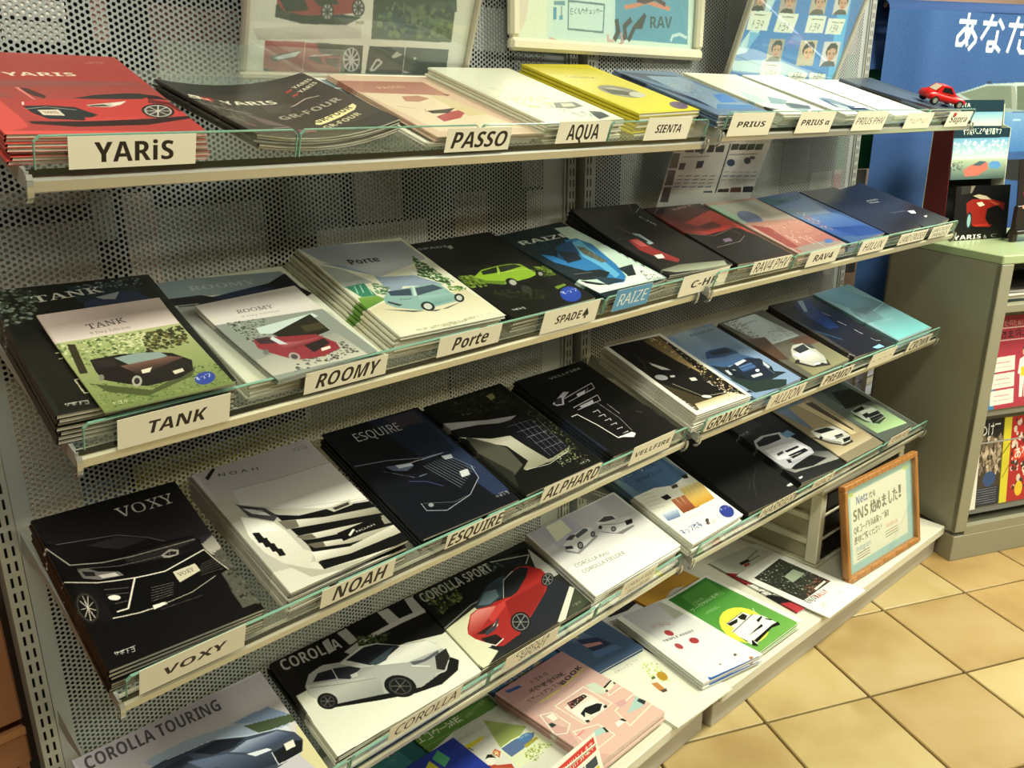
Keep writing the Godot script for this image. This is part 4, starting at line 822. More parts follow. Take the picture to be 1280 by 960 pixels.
const WORDS := {
	"yaris": ["red brochure with a red car and cream title", "red brochure with a red car", "brochure"],
	"gryaris": ["curled black brochure with a cream capsule logo", "curled black brochure", "brochure"],
	"tray": ["white bordered picture board under a pink brochure", "white bordered picture board", "picture_board"],
	"passo": ["dusty pink brochure with a small red car", "dusty pink brochure", "brochure"],
	"aqua": ["pale cream brochure with a yellow green streak", "pale cream brochure", "brochure"],
	"sienta": ["yellow brochure with a small silver car", "yellow brochure", "brochure"],
	"prius": ["slate blue brochure with blue patches", "slate blue brochure", "brochure"],
	"priusa": ["white brochure with a grey wheel picture", "white brochure with a grey wheel", "brochure"],
	"phv": ["white brochure with a small dark blue car", "white brochure with a blue car", "brochure"],
	"white4": ["plain white brochure with two tiny dots", "plain white brochure", "brochure"],
	"supra": ["dark grey brochure under the red toy car", "dark grey brochure under the toy car", "brochure"],
	"tank": ["black brochure with pale serif title under a leaflet", "black brochure under the garden leaflet", "brochure"],
	"tanks": ["small leaflet with a dark car on grass and pale pink head", "leaflet of a dark car on grass", "leaflet"],
	"roomy": ["pale green brochure with a grey blue head", "pale green brochure with grey blue head", "brochure"],
	"roomys": ["small leaflet with a dark red car by a house", "leaflet of a dark red car", "leaflet"],
	"porte": ["brochure with a pale blue car before a white house", "brochure of a pale blue car", "brochure"],
	"spade": ["black brochure with a lime green car", "black brochure with a lime green car", "brochure"],
	"raize": ["dark teal brochure with a blue car front", "dark teal brochure", "brochure"],
	"chr": ["black brochure with a small red car seen from above", "black brochure with a small red car", "brochure"],
	"rav4phv": ["black and red brochure with a red car front", "black and red brochure", "brochure"],
	"rav4": ["dusty rose brochure with a desert scene", "dusty rose brochure", "brochure"],
	"hilux": ["blue brochure with orange rocks", "blue brochure with orange rocks", "brochure"],
	"lc": ["almost black brochure left of the navy one", "almost black brochure", "brochure"],
	"prado": ["navy brochure with a two line white title", "navy brochure", "brochure"],
	"voxy": ["black brochure with a dark minivan front and white serif title", "black brochure with a dark minivan", "brochure"],
	"noah": ["silver grey brochure with a close white minivan grille", "silver grey grille brochure", "brochure"],
	"esquire": ["navy black brochure with slim grille and capital title", "navy black brochure with slim grille", "brochure"],
	"alphard": ["dark green black brochure with a pale curved grille", "brochure with a pale curved grille", "brochure"],
	"vellfire": ["black brochure with bright headlamp outlines", "black brochure with headlamp outlines", "brochure"],
	"granace": ["white edged brochure with a brown car interior", "white edged interior brochure", "brochure"],
	"allion": ["sky blue brochure with a blue sedan", "sky blue sedan brochure", "brochure"],
	"premio": ["brown garden brochure with a white sedan", "brown garden brochure", "brochure"],
	"markx": ["deep blue brochure with silver glints", "deep blue brochure with silver glints", "brochure"],
	"crown": ["plain turquoise brochure at the shelf end", "plain turquoise brochure", "brochure"],
	"touring": ["pale grey landscape brochure with a silver wagon", "pale grey wagon brochure", "brochure"],
	"corolla": ["landscape brochure with a white sedan on a bright road", "white sedan landscape brochure", "brochure"],
	"sport": ["landscape brochure with a red hatchback", "red hatchback landscape brochure", "brochure"],
	"axio": ["white landscape brochure with two small white cars", "white landscape brochure with two cars", "brochure"],
	"netz": ["white brochure with copper and gold cans under blue sky", "white brochure with gold cans", "brochure"],
	"harrier": ["plain black brochure with a faint outline", "plain black brochure", "brochure"],
	"hiace": ["charcoal brochure with a silver van front", "charcoal silver van brochure", "brochure"],
	"van2": ["tan brochure with a white van by a pier", "tan van brochure", "brochure"],
	"van3": ["grey green brochure with a small silver truck", "grey green truck brochure", "brochure"],
	"castle": ["blue leaflet under the pink booklet", "blue leaflet under the pink booklet", "leaflet"],
	"eco": ["green headed leaflet with a cartoon face", "green headed leaflet", "leaflet"],
	"pink": ["pink booklet with line drawings of cars", "pink booklet", "booklet"],
	"smart": ["white and lime leaflet beside the pink booklet", "white and lime leaflet", "leaflet"],
	"bluebook": ["small glossy blue booklet at the deck back", "small glossy blue booklet", "booklet"],
	"teal": ["teal leaflet at the deck's near end", "teal leaflet", "leaflet"],
	"bluefolder": ["royal blue folder at the deck's near end", "royal blue folder", "folder"],
	"bluesheet": ["grey blue sheet under the green headed leaflet", "grey blue sheet", "leaflet"],
	"triple": ["white booklet with three red dots and a blue foot", "white booklet with red dots", "booklet"],
	"engine": ["light grey brochure with a black car, under the dotted booklet", "light grey black car brochure", "brochure"],
	"orange": ["ochre brochure behind the green booklet", "ochre brochure", "brochure"],
	"green": ["green booklet with a white car on a yellow disc", "green booklet with a yellow disc", "booklet"],
	"gr": ["white brochure with red swooshes", "white brochure with red swooshes", "brochure"],
	"rally": ["leaflet of a rally car in a forest", "forest rally leaflet", "leaflet"],
}
const SHEETS := [
	[0, 0.1040, 1.4891, 0.0752, 0.0212, "ece6da", "white paper behind the holes by the top shelf left end, near rack"],
	[0, 0.0993, 1.4598, 0.0754, 0.0244, "e4ded2", "off white paper behind the holes by the top shelf left end, near rack"],
	[0, 0.2129, 1.4636, 0.0213, 0.0529, "d49a90", "salmon pink paper behind the holes by the top shelf left end, near rack"],
	[0, 0.2927, 1.4049, 0.1369, 0.1111, "b08478", "terracotta paper behind the holes by the top shelf middle, near rack"],
	[0, 0.9118, 1.4788, 0.0804, 0.0772, "c4c8d0", "cool grey paper behind the holes by the top shelf right end, near rack"],
	[0, 1.0184, 1.4362, 0.1428, 0.0539, "ccccd6", "lilac grey paper behind the holes by the top shelf right end, near rack"],
	[0, 0.0451, 1.2499, 0.1309, 0.0211, "cabaa6", "sand paper behind the holes by the second shelf left end, near rack"],
	[0, 0.0310, 1.1256, 0.1427, 0.1004, "c6b29c", "beige paper behind the holes by the second shelf left end, near rack"],
	[0, 0.1723, 1.1959, 0.0306, 0.0672, "90a494", "sage paper behind the holes by the second shelf left end, near rack"],
	[0, 0.2161, 1.1043, 0.0445, 0.1550, "d4b6a8", "peach paper behind the holes by the second shelf left end, near rack"],
	[0, 0.2580, 1.1220, 0.1813, 0.1118, "a6b0a6", "grey green paper behind the holes by the second shelf left end, near rack"],
	[0, 0.4769, 1.1654, 0.1143, 0.0938, "4c7a64", "dark green paper behind the holes by the second shelf middle, near rack"],
	[0, 0.5373, 1.1014, 0.2395, 0.0727, "b2b6b6", "light grey paper behind the holes by the second shelf middle, near rack"],
	[0, 0.6183, 1.1800, 0.1061, 0.0991, "b8a8a2", "taupe paper behind the holes by the second shelf middle, near rack"],
	[0, 0.8500, 1.1192, 0.0862, 0.0953, "c69c88", "clay paper behind the holes by the second shelf right end, near rack"],
	[0, 1.0410, 1.2144, 0.0988, 0.0862, "a89492", "mauve paper behind the holes by the second shelf right end, near rack"],
	[0, 1.0531, 1.0956, 0.1149, 0.1109, "b4b8b4", "pale grey paper behind the holes by the second shelf right end, near rack"],
	[0, -0.0000, 0.7574, 0.0978, 0.2616, "c8a888", "tan paper behind the holes by the second shelf left end, near rack"],
	[0, 0.0915, 0.7551, 0.0741, 0.0806, "5c86ac", "blue paper behind the holes by the third shelf left end, near rack"],
	[0, 0.1749, 0.7070, 0.3680, 0.1379, "a4a02c", "mustard yellow paper behind the holes by the third shelf middle, near rack"],
	[0, 0.4854, 0.7378, 0.3394, 0.1308, "9c9c5c", "olive paper behind the holes by the third shelf middle, near rack"],
	[0, 0.8286, 0.7124, 0.3414, 0.2224, "a0a078", "khaki paper behind the holes by the third shelf right end, near rack"],
	[0, 0.3234, 0.3736, 0.1966, 0.2008, "90904c", "dull olive paper behind the holes by the low shelf middle, near rack"],
	[0, 0.6025, 0.3061, 0.4104, 0.2358, "98984c", "moss yellow paper behind the holes by the low shelf middle, near rack"],
	[1, 0.1097, 1.0620, 0.2048, 0.2194, "c4c8c4", "silver grey paper behind the holes by the second shelf left end, far rack"],
	[1, 0.5140, 1.1006, 0.2804, 0.1768, "aaaea8", "mid grey paper behind the holes by the second shelf middle, far rack"],
	[1, 0.8004, 1.1618, 0.1441, 0.1089, "5c8678", "teal green paper behind the holes by the second shelf right end, far rack"],
	[1, 0.9671, 1.0999, 0.1241, 0.0844, "dcd6d2", "bright white paper behind the holes by the second shelf right end, far rack"],
	[1, 0.0707, 0.6266, 0.9524, 0.2013, "a8aca8", "stone grey paper behind the holes by the third shelf middle, far rack"],
	[1, 0.1711, 1.4346, 0.2096, 0.0705, "b8b8c4", "lavender grey paper behind the holes by the top shelf left end, far rack"],
	[1, 0.4847, 1.5154, 0.1037, 0.1108, "6a6458", "brown paper behind the holes by the top shelf middle, far rack"],
]
const ART := {
	"voxy": [300, 424, "0b0a0c", [
		["g","0b0a0d","403c48",[-24,-7,1006,31,1072,476,900,498,22,190]],
		["p","b0aaa0",[888,494,1012,447,1045,549,936,583]],
		["p","55544a",[928,572,1050,543,1082,964,882,946,893,715]],
		["b",7],
		["n",["3a3a32","6c6a5e","24241f"],50,10,[936,607,1034,578,1078,948,898,924]],
		["p","0a090a",[-12,208,753,724,887,919,37,994,-26,682]],
		["p","1b181c",[2,205,130,212,436,259,565,313,665,392,406,395,166,362,77,356]],
		["p","3a3740",[224,268,429,272,604,346,399,356]],
		["b",3],
		["p","131114",[8,223,76,359,118,461,166,522,165,675,165,749,101,750,40,518]],
		["p","19161a",[77,356,403,401,694,394,862,415,905,455,896,516,652,513,366,471,138,418]],
		["p","080708",[393,559,580,586,888,529,951,698,711,745,452,755,372,753,354,691]],
		["p","0b0a0b",[169,516,391,562,265,726,200,708,178,625]],
		["l","b4b0b2",3,[68,205,436,260,608,339,692,396]],
		["p","3c383c",[396,414,682,414,867,430,881,456,675,475,402,454]],
		["b",2],
		["l","d8d2c8",6,[1,209,82,358,264,405,445,425,669,436,874,444]],
		["l","8c867e",4,[110,396,345,458,614,479]],
		["l","6c6862",3,[422,469,636,492]],
		["p","c8c4bc",[615,477,687,455,740,477,722,507,662,509,624,499]],
		["p","24211f",[635,481,685,470,720,486,707,500,662,496]],
		["l","e4e0d8",2,[684,464,661,502]],
		["p","8c8886",[107,402,163,408,215,450,327,491,345,523,201,503,116,464]],
		["p","f2f0ea",[203,473,302,488,318,516,217,498]],
		["p","2a2628",[126,418,191,445,190,473,134,453]],
		["l","ece6d8",7,[8,450,176,514,276,537,393,559,457,568,583,581,888,529]],
		["l","d8d0c0",5,[888,529,915,615,952,700]],
		["p","b0aaa0",[896,481,921,514,932,590,912,574,894,520]],
		["l","6e6a62",3,[452,649,590,664]],
		["l","5c5852",3,[769,677,930,683]],
		["l","6e6a62",3,[443,665,582,677]],
		["l","5c5852",3,[777,665,942,665]],
		["l","6e6a62",3,[434,680,574,690]],
		["l","5c5852",3,[785,653,954,648]],
		["l","6e6a62",3,[425,695,566,703]],
		["l","5c5852",3,[793,641,966,630]],
		["l","6e6a62",3,[417,710,558,716]],
		["l","5c5852",3,[801,628,978,613]],
		["l","6e6a62",3,[408,725,550,729]],
		["l","5c5852",3,[809,616,991,595]],
		["p","d6cfb6",[622,601,781,595,787,649,625,677]],
		["l","f0eadc",8,[391,562,265,719,199,715]],
		["l","5c5854",4,[194,568,328,603]],
		["l","5c5854",4,[190,602,312,633]],
		["p","f4f0e6",[257,645,253,649,246,651,237,652,226,650,216,647,206,643,198,637,193,631,190,625,191,620,195,616,202,613,211,613,221,614,232,617,242,622,250,627,255,633,258,639]],
		["l","6c6860",3,[209,667,282,675]],
		["l","cfc8b8",7,[159,742,216,751,312,764,391,767]],
		["p","f6f2e6",[401,750,482,755,486,771,396,776]],
		["l","a49e90",5,[476,765,661,756,850,712]],
		["l","504c46",3,[432,789,708,795]],
		["p","1c1a19",[124,628,119,659,108,687,93,710,74,725,54,732,35,729,18,717,5,697,-3,671,-5,641,-1,610,9,582,24,558,43,542,64,534,84,537,101,550,115,570,123,597]],
		["p","3c3834",[114,629,110,656,101,681,88,701,72,714,55,720,38,717,24,707,13,689,6,666,4,640,8,613,17,588,30,567,46,553,63,547,80,549,95,560,106,578,113,602]],
		["p","0e0d0d",[107,630,103,654,95,676,84,694,70,705,55,710,41,708,28,699,19,683,13,662,11,639,15,615,22,593,34,575,47,562,63,557,77,559,90,569,100,585,106,606]],
		["l","c4bcb0",4,[60,638,93,666]],
		["l","c4bcb0",4,[60,638,70,704]],
		["l","c4bcb0",4,[60,638,42,710]],
		["l","c4bcb0",4,[60,638,23,682]],
		["l","c4bcb0",4,[60,638,20,634]],
		["l","c4bcb0",4,[60,638,37,586]],
		["l","c4bcb0",4,[60,638,64,562]],
		["l","c4bcb0",4,[60,638,90,574]],
		["l","c4bcb0",4,[60,638,101,616]],
		["l","e4e2da",3,[85,926,195,925]],
		["b",2.3],
		["t","VOXY","serif","4a443a",643,642,754,637,24],
		["t","VOXY","serif","e2dfd8",507,152,919,152,74],
		["j","サポトヨ","e4e2da",65,939,186,954,26,9]]],
	"noah": [300, 424, "c9c4c5", [
		["g","b4adb6","d2cecb",[25,-54,995,2,1002,450,45,264]],
		["p","c2c0b4",[-12,241,757,461,1026,1035,-3,993]],
		["p","dcdacc",[-37,834,1048,989,1005,1054,7,1009]],
		["g","cfccd0","efede2",[176,206,555,244,1002,254,1003,323,1011,623,657,569,335,444,146,327]],
		["b",4],
		["l","8d8890",3,[170,204,561,237,1004,251]],
		["l","a8a4a6",2,[211,374,480,492,994,610]],
		["p","48464a",[124,324,280,416,318,502,265,528,137,436]],
		["p","d8d8dc",[142,365,250,421,275,484,172,423]],
		["l","1c1a1c",3,[117,316,199,389,319,494]],
		["p","0d0c0d",[308,489,452,554,674,582,871,615,998,642,1012,1007,461,952,308,906,341,770]],
		["g","f8f6ea","86826e",[288,537,603,628,997,696,1017,758,384,632,297,612]],
		["g","f8f6ea","86826e",[317,680,452,705,1017,798,1029,850,439,748,343,723]],
		["g","f8f6ea","86826e",[340,756,592,815,1008,864,1015,913,604,861,365,801]],
		["p","6e6a5c",[288,537,407,575,388,628,297,612]],
		["p","6a6658",[317,680,426,704,432,742,343,723]],
		["p","645f52",[340,756,450,780,441,818,365,801]],
		["p","0a0909",[585,766,969,767,946,838,581,832]],
		["p","eceadf",[644,807,710,780,722,790,650,821]],
		["p","8f8b7e",[975,770,1055,779,1050,847,960,833]],
		["p","c4c0b0",[663,578,879,576,867,619,695,620]],
		["p","3a3832",[708,590,852,589,846,611,717,611]],
		["g","fbfaf0","d8d5c4",[84,414,259,536,285,626,293,781,341,822,225,905,103,812,48,701,38,562]],
		["p","fafaf2",[80,445,217,524,256,600,90,558]],
		["p","141313",[72,550,115,563,115,642,62,630]],
		["p","141313",[89,602,133,615,130,685,80,674]],
		["p","141313",[106,654,149,667,144,728,98,718]],
		["p","141313",[123,705,166,719,158,770,116,761]],
		["p","0b0a0b",[313,888,545,921,1040,940,1022,1011,649,982,308,949]],
		["g","fdfbf0","b4b09c",[329,818,585,880,1008,864,1036,905,1023,933,542,925,331,890,299,897]],
		["p","b8b6a6",[100,815,225,905,306,951,640,991,464,1005,195,961]],
		["p","161616",[72,55,173,-6,186,11,80,79]],
		["l","3a3838",2,[842,47,950,53]],
		["b",2.3],
		["t","NOAH","sans","e0ded4",715,815,880,817,15],
		["t","N O A H","sans","2a2828",169,78,463,124,26],
		["j","サポトヨ","3a3838",820,73,949,80,18,9]]],
	"esquire": [300, 424, "0d0f17", [
		["p","26324f",[660,89,957,17,1017,908,840,905]],
		["p","1b2438",[449,1,957,17,922,461,608,546]],
		["p","3b3542",[605,15,930,20,929,149,608,140]],
		["p","0c1018",[-266,479,99,644,964,949,-3,980]],
		["l","6a6a80",4,[13,336,295,370,593,442,798,453]],
		["l","a8a8b4",5,[424,443,583,451,773,455]],
		["p","3b4152",[230,415,447,441,463,477,366,499,261,463]],
		["p","9aa4b4",[317,428,458,451,454,474,324,461]],
		["l","8088a0",3,[183,443,376,568,575,576]],
		["b",5],
		["l","8c8ca4",5,[13,336,295,370,593,442,798,453]],
		["p","56607a",[230,415,447,441,463,477,366,499,261,463]],
		["b",2],
		["l","c0c4d0",3,[421,447,583,451,773,455]],
		["p","c4ccd8",[317,428,458,451,454,474,324,461]],
		["p","10131b",[531,490,769,458,871,593,865,735,688,823,644,778]],
		["l","8a92a0",3,[531,504,645,759]],
		["l","8a92a0",3,[560,502,675,748]],
		["l","8a92a0",3,[590,499,705,737]],
		["l","8a92a0",3,[621,497,736,725]],
		["l","8a92a0",3,[651,495,767,714]],
		["l","8a92a0",3,[682,492,798,702]],
		["l","8a92a0",3,[712,490,829,691]],
		["l","8a92a0",3,[743,488,861,679]],
		["l","8a92a0",3,[774,485,893,667]],
		["l","8a92a0",3,[806,483,925,655]],
		["p","d0d4d8",[762,639,854,640,825,691,735,691]],
		["p","b8c0cc",[752,474,850,485,831,521,753,512]],
		["l","b8bcc4",4,[228,764,217,826,366,876,658,832,865,735,909,627]],
		["l","70787c",3,[242,769,487,841,626,830]],
		["l","4a4a80",5,[301,581,435,627,521,700]],
		["p","8a949a",[308,807,303,811,296,814,288,815,281,815,274,813,268,811,265,807,264,802,265,798,268,793,274,789,280,787,288,785,296,785,303,787,308,790,312,794,313,798,312,803]],
		["l","d8dade",2,[885,901,978,907]],
		["b",2.3],
		["t","ESQUIRE","sans","c6c6c8",217,151,670,160,78],
		["j","サポトヨ","d8dade",837,929,977,930,22,9]]],
	"alphard": [300, 424, "0b0c0a", [
		["n",["30402c","405038","20281c","606a50"],160,9,[-31,10,911,33,908,274,172,178]],
		["p","0c0d0b",[-31,10,192,41,-94,948,-92,830]],
		["p","aeaab0",[4,202,447,306,756,352,579,386,287,317,-14,283]],
		["p","15141c",[-8,295,433,366,768,377,795,550,548,505,104,382]],
		["g","e6e4d2","8a8a74",[-10,362,254,472,462,505,490,641,541,811,595,812,887,781,781,821,559,836,232,827,221,805,347,760,318,581,169,491]],
		["p","4b4b40",[54,374,211,505,301,594,263,775,60,834,-23,626]],
		["p","23241e",[-21,499,108,799,-11,945,-15,771]],
		["p","101018",[570,393,860,407,887,781,589,800,485,504]],
		["l","9a9cb0",3,[547,425,820,436]],
		["l","9a9cb0",3,[566,500,832,508]],
		["l","9a9cb0",3,[584,573,844,579]],
		["l","9a9cb0",3,[603,646,855,649]],
		["l","9a9cb0",3,[620,718,867,719]],
		["l","80829a",3,[639,406,598,794]],
		["l","80829a",3,[705,414,659,789]],
		["l","80829a",3,[772,422,720,784]],
		["l","80829a",3,[840,430,781,779]],
		["l","80829a",3,[908,438,844,774]],
		["n",["8a9468","b0b894","50583c"],60,7,[595,812,903,787,828,895,573,915]],
		["n",["505038","70704c","282818"],120,8,[867,304,1015,395,946,938,716,967]],
		["p","8a8a58",[698,76,791,73,772,122,694,140]],
		["l","d8d8c8",4,[241,821,495,850,815,814]],
		["b",2.3],
		["t","ALPHARD","serif","7a7c74",718,181,842,188,12],
		["j","サポトヨ","e0e4dc",773,960,900,959,22,9]]],
	"vellfire": [300, 424, "0a0a0a", [
		["p","1c2434",[-62,307,-4,388,33,924,-146,930,-108,704]],
		["p","c8c4d0",[77,344,339,262,400,282,255,331,184,390,92,379]],
		["p","2a2a30",[140,313,253,309,172,376,96,360]],
		["l","c4c2cc",7,[263,333,763,268,717,331,268,377]],
		["l","aaa8b4",5,[268,377,584,343,657,301]],
		["l","c4c2cc",7,[233,448,650,408,606,469,247,484]],
		["p","d8d6e0",[445,329,601,316,540,350,418,364]],
		["p","c8c6d0",[312,454,539,436,495,474,311,485]],
		["l","d8d8dc",5,[365,555,447,552,429,587]],
		["l","d8d8dc",5,[368,613,450,611,432,640]],
		["l","d8d8dc",5,[371,671,453,669,435,691]],
		["l","d8d8dc",5,[374,728,455,727,438,743]],
		["l","d8d8dc",5,[377,785,458,784,440,793]],
		["l","d8d8dc",5,[380,841,460,840,443,844]],
		["l","eceae4",8,[102,525,182,522,242,683,279,862,486,889,477,866]],
		["p","f4f2ea",[288,856,487,859,505,886,439,911]],
		["l","a09ea8",4,[539,468,552,701,507,847]],
		["l","b8b6c0",4,[622,528,614,661]],
		["b",2.3],
		["t","VELLFIRE","sansb","8c9c90",374,99,874,85,24],
		["t","HV","sans","9a9a98",815,699,855,734,10]]],
	"granace": [300, 424, "f0ede0", [
		["p","14120e",[61,10,936,32,939,976,67,954]],
		["g","6a5634","c0a878",[612,44,925,30,820,375,783,622,685,389]],
		["n",["f0dca8","c89a58","7a4a20","fff0c8","402810"],70,12,[735,36,930,36,944,966,705,912,701,509]],
		["p","0e0d0d",[112,10,542,20,625,490,759,883,421,887,156,548,94,194]],
		["p","3c3422",[71,569,372,885,878,970,67,954]],
		["l","e8dcb8",4,[221,619,386,846,759,883]],
		["g","b8ac80","fff8e0",[156,887,796,893,930,973,113,957]],
		["p","c0c0bc",[296,314,411,424,441,470,334,438,282,357]],
		["p","a8aaac",[258,549,239,555,216,558,191,557,166,552,143,544,126,533,114,521,111,508,115,497,127,487,145,480,168,477,194,478,219,483,242,491,260,502,271,515,275,527,270,539]],
		["p","d8d8d4",[478,878,467,881,451,882,433,880,414,876,396,870,380,863,368,855,362,847,362,840,367,835,378,831,394,831,412,832,431,836,449,842,465,850,477,858,483,866,484,872]],
		["l","8c8c8c",3,[265,166,221,295,137,399]],
		["l","7a7a78",3,[173,260,328,311]],
		["p","d0d0c8",[324,525,392,532,377,557,311,549]],
		["p","e8e4d0",[526,612,614,624,598,664,510,652]],
		["n",["ffffff","d0b080","f0e0c0"],40,9,[674,684,679,926,930,973,836,749]],
		["b",2.3],
		["t","GRANACE","sans","dcd8c8",-10,612,61,942,34]]],
	"allion": [300, 424, "7d97b8", [
		["g","9fb0bc","5f7fa8",[189,-21,972,38,911,442,94,399]],
		["p","1d2a30",[72,443,372,640,940,874,-29,897,81,933]],
		["p","20302c",[47,708,775,947,615,1017,99,940]],
		["b",4],
		["p","24497e",[270,330,373,317,670,347,726,426,710,477,626,467,402,450,148,411]],
		["p","13243f",[310,337,642,357,672,436,332,404]],
		["g","6c90bc","2c4c80",[134,402,402,450,693,483,761,530,813,586,577,603,407,575,210,563,62,480]],
		["p","141f33",[407,575,711,554,878,620,855,757,744,841,546,852,350,836,295,740,302,643,218,591]],
		["p","d0dce4",[423,567,635,559,650,587,412,605]],
		["p","c0ccd4",[864,655,835,750,775,762,792,698]],
		["p","33558a",[406,616,673,621,639,700,365,691]],
		["l","a8bcd0",3,[397,628,660,635]],
		["l","8ca4bc",3,[376,662,658,676]],
		["p","dde4e8",[614,743,602,747,589,750,576,751,563,751,552,749,545,745,541,740,542,735,546,729,555,724,566,720,579,717,593,716,606,716,616,719,624,722,628,727,627,733,622,738]],
		["p","dce0dc",[387,758,585,772,558,803,379,792]],
		["p","ccd6d8",[158,599,302,628,287,700,130,666]],
		["l","c0ccd4",3,[778,698,740,840]],
		["p","0e1520",[218,591,296,646,289,743,318,821,151,718]],
		["b",2.3],
		["t","ALLION","sans","2a3a50",423,89,898,103,34]]],
	"premio": [300, 424, "5a584c", [
		["g","c6d2d8","a8b4b4",[74,14,773,21,885,498,178,482]],
		["n",["5a5c40","3c4028","786c48"],60,12,[91,-16,401,4,285,349,98,326]],
		["p","4c3626",[50,311,335,365,144,727,-67,659]],
		["g","66604e","8a8864",[144,727,663,600,1106,635,1070,993,119,995]],
		["l","4a4030",4,[625,281,885,498,421,558]],
		["l","4a4030",3,[811,230,686,472]],
		["l","4a4030",3,[512,316,969,419]],
		["n",["6c6a48","8a6c48"],40,9,[480,272,904,329,885,498,331,562]],
		["p","5a4030",[599,513,989,530,1060,655,627,655]],
		["p","2c2a22",[136,787,296,917,597,969,675,898,368,736]],
		["b",3],
		["p","b4b4aa",[403,624,537,581,740,603,778,702,716,847,595,936,332,901,215,787,267,703]],
		["g","f4f4ec","a8a89c",[328,678,663,706,685,772,629,900,364,886,310,781]],
		["p","2a2e32",[436,628,714,615,676,704,439,707]],
		["p","3c4044",[723,605,819,655,768,726,722,698]],
		["l","6a6a62",2,[439,707,676,704,691,741]],
		["p","e8ecec",[389,875,518,892,489,914,384,905]],
		["l","8a8a80",3,[334,788,405,868,625,901]],
		["p","24241f",[380,898,566,927,523,938,380,916]],
		["p","1e1e1a",[259,789,246,794,232,797,218,799,205,799,195,797,188,793,185,788,186,782,192,776,202,771,215,766,229,763,243,761,256,761,267,763,274,767,277,772,275,778,269,784]],
		["p","24241f",[535,929,524,933,512,935,499,936,487,935,477,932,469,929,465,925,465,920,469,915,477,910,487,907,499,905,512,904,524,905,535,907,542,911,546,915,546,920,542,925]],
		["b",2.3],
		["t","PREMIO","sans","505a5c",285,128,631,124,22]]],
	"markx": [300, 424, "14161a", [
		["p","3c3630",[-58,38,564,-13,1068,16,15,1011,-111,994]],
		["p","0c1220",[41,113,1013,43,869,1017,59,991,82,591]],
		["p","14306c",[441,73,863,31,704,241,553,565,333,549,329,303]],
		["p","90a8c0",[602,33,718,39,476,228,418,215]],
		["l","dfe4e8",6,[687,292,733,376]],
		["l","dfe4e8",6,[698,476,728,564]],
		["l","dfe4e8",6,[739,651,753,744]],
		["l","c8d0d8",5,[773,824,785,878,857,896]],
		["p","8ac4e8",[534,950,743,935,755,988,584,985]],
		["l","90a0b8",3,[8,300,23,459]],
		["l","4a80b8",6,[64,519,274,737]],
		["l","6a90b8",3,[514,272,461,404]],
		["l","dfe4e0",4,[-7,927,33,984]],
		["l","283858",5,[128,568,-7,831]],
		["b",2.3]]],
	"crown": [300, 424, "7fa6ae", [
		["g","70a0b4","54707c",[-9,18,704,5,966,437,264,531]],
		["g","5c7880","78c4c8",[122,569,999,445,1103,979,34,978]],
		["p","4c646c88",[128,382,554,413,458,657,-12,644]],
		["l","d8d4b0",3,[389,684,598,694]],
		["b",2.3]]],
	"touring": [424, 300, "c9c6ce", [
		["g","b8b2bc","e0dcda",[2,-15,1014,22,1024,704,41,342]],
		["p","a4b6cc",[268,263,492,257,724,324,892,339,997,476,937,575,503,435,315,382]],
		["p","869cbc",[712,304,920,316,995,456,873,439]],
		["p","d8e0e8",[319,370,569,449,952,538,951,637,452,586]],
		["p","48563c",[763,373,1028,476,1022,539,812,494]],
		["p","dcd4a4",[991,566,1027,673,1057,997,956,998,920,806]],
		["b",5],
		["p","3c4658",[264,334,367,324,465,337,603,352,747,465,896,528,964,616,978,702,943,781,787,802,576,732,232,495]],
		["p","181f2a",[480,373,612,377,732,464,663,491,562,468]],
		["p","242c3a",[299,382,454,373,472,422,360,454]],
		["g","a0b0c8","34405a",[637,512,737,491,900,544,958,630,840,621,732,606]],
		["g","6c7c98","222a3a",[438,421,619,511,723,629,817,678,799,772,571,697]],
		["b",2.5],
		["p","101418",[808,676,935,676,973,708,933,785,804,783]],
		["p","ece8da",[882,660,936,664,928,722,874,718]],
		["p","e0e8f0",[698,587,800,624,818,656,730,639]],
		["l","d4e0f0",3,[365,329,601,357,746,457,901,525]],
		["l","8c98ac",3,[637,512,892,538]],
		["l","c8ccd0",4,[808,676,803,786,931,790]],
		["p","14161a",[569,639,564,659,553,675,538,686,520,691,501,689,483,681,467,668,456,650,449,629,449,608,454,589,464,572,479,561,497,555,516,557,535,565,550,578,562,597,569,618]],
		["b",2.3],
		["t","COROLLA TOURING","sansb","4c4a50",40,124,716,161,105]]],
	"corolla": [424, 300, "15140f", [
		["g","d4d6c4","eef0e0",[11,374,493,356,1033,481,1027,1011,-13,992]],
		["p","12110f",[-10,-4,987,5,1097,484,971,505,705,397,447,217,91,361,2,366]],
		["p","a8a6a2",[731,4,808,17,820,175,739,184]],
		["p","a8a6a2",[939,6,998,14,998,195,919,194]],
		["p","a8a6a2",[434,18,500,13,510,174,450,182]],
		["p","a8a6a2",[324,33,369,24,356,160,312,168]],
		["p","b4b0a8",[392,216,520,182,824,166,1003,185,994,232,827,221,560,218,413,260]],
		["n",["304020","4a5630"],30,12,[488,129,718,256,632,308,495,235]],
		["p","060606",[424,669,897,720,935,804,883,879,740,915,576,867,378,761,152,626,95,583,106,529]],
		["b",3],
		["p","a9aca6",[81,340,144,251,237,232,334,284,495,235,588,280,700,406,847,473,896,555,904,651,907,729,827,828,759,827,629,847,420,733,162,603,104,505,73,432]],
		["g","d4d6ce","8e918b",[92,328,266,432,471,574,420,733,162,603,104,505,73,432]],
		["p","d6d8d0",[326,301,493,238,587,282,699,408,496,467,407,421]],
		["b",3],
		["g","f4f4ea","d4d6cc",[676,396,856,486,896,568,903,625,666,585,515,484,490,450]],
		["p","20242a",[370,293,511,261,583,289,680,388,696,415,524,468,467,440]],
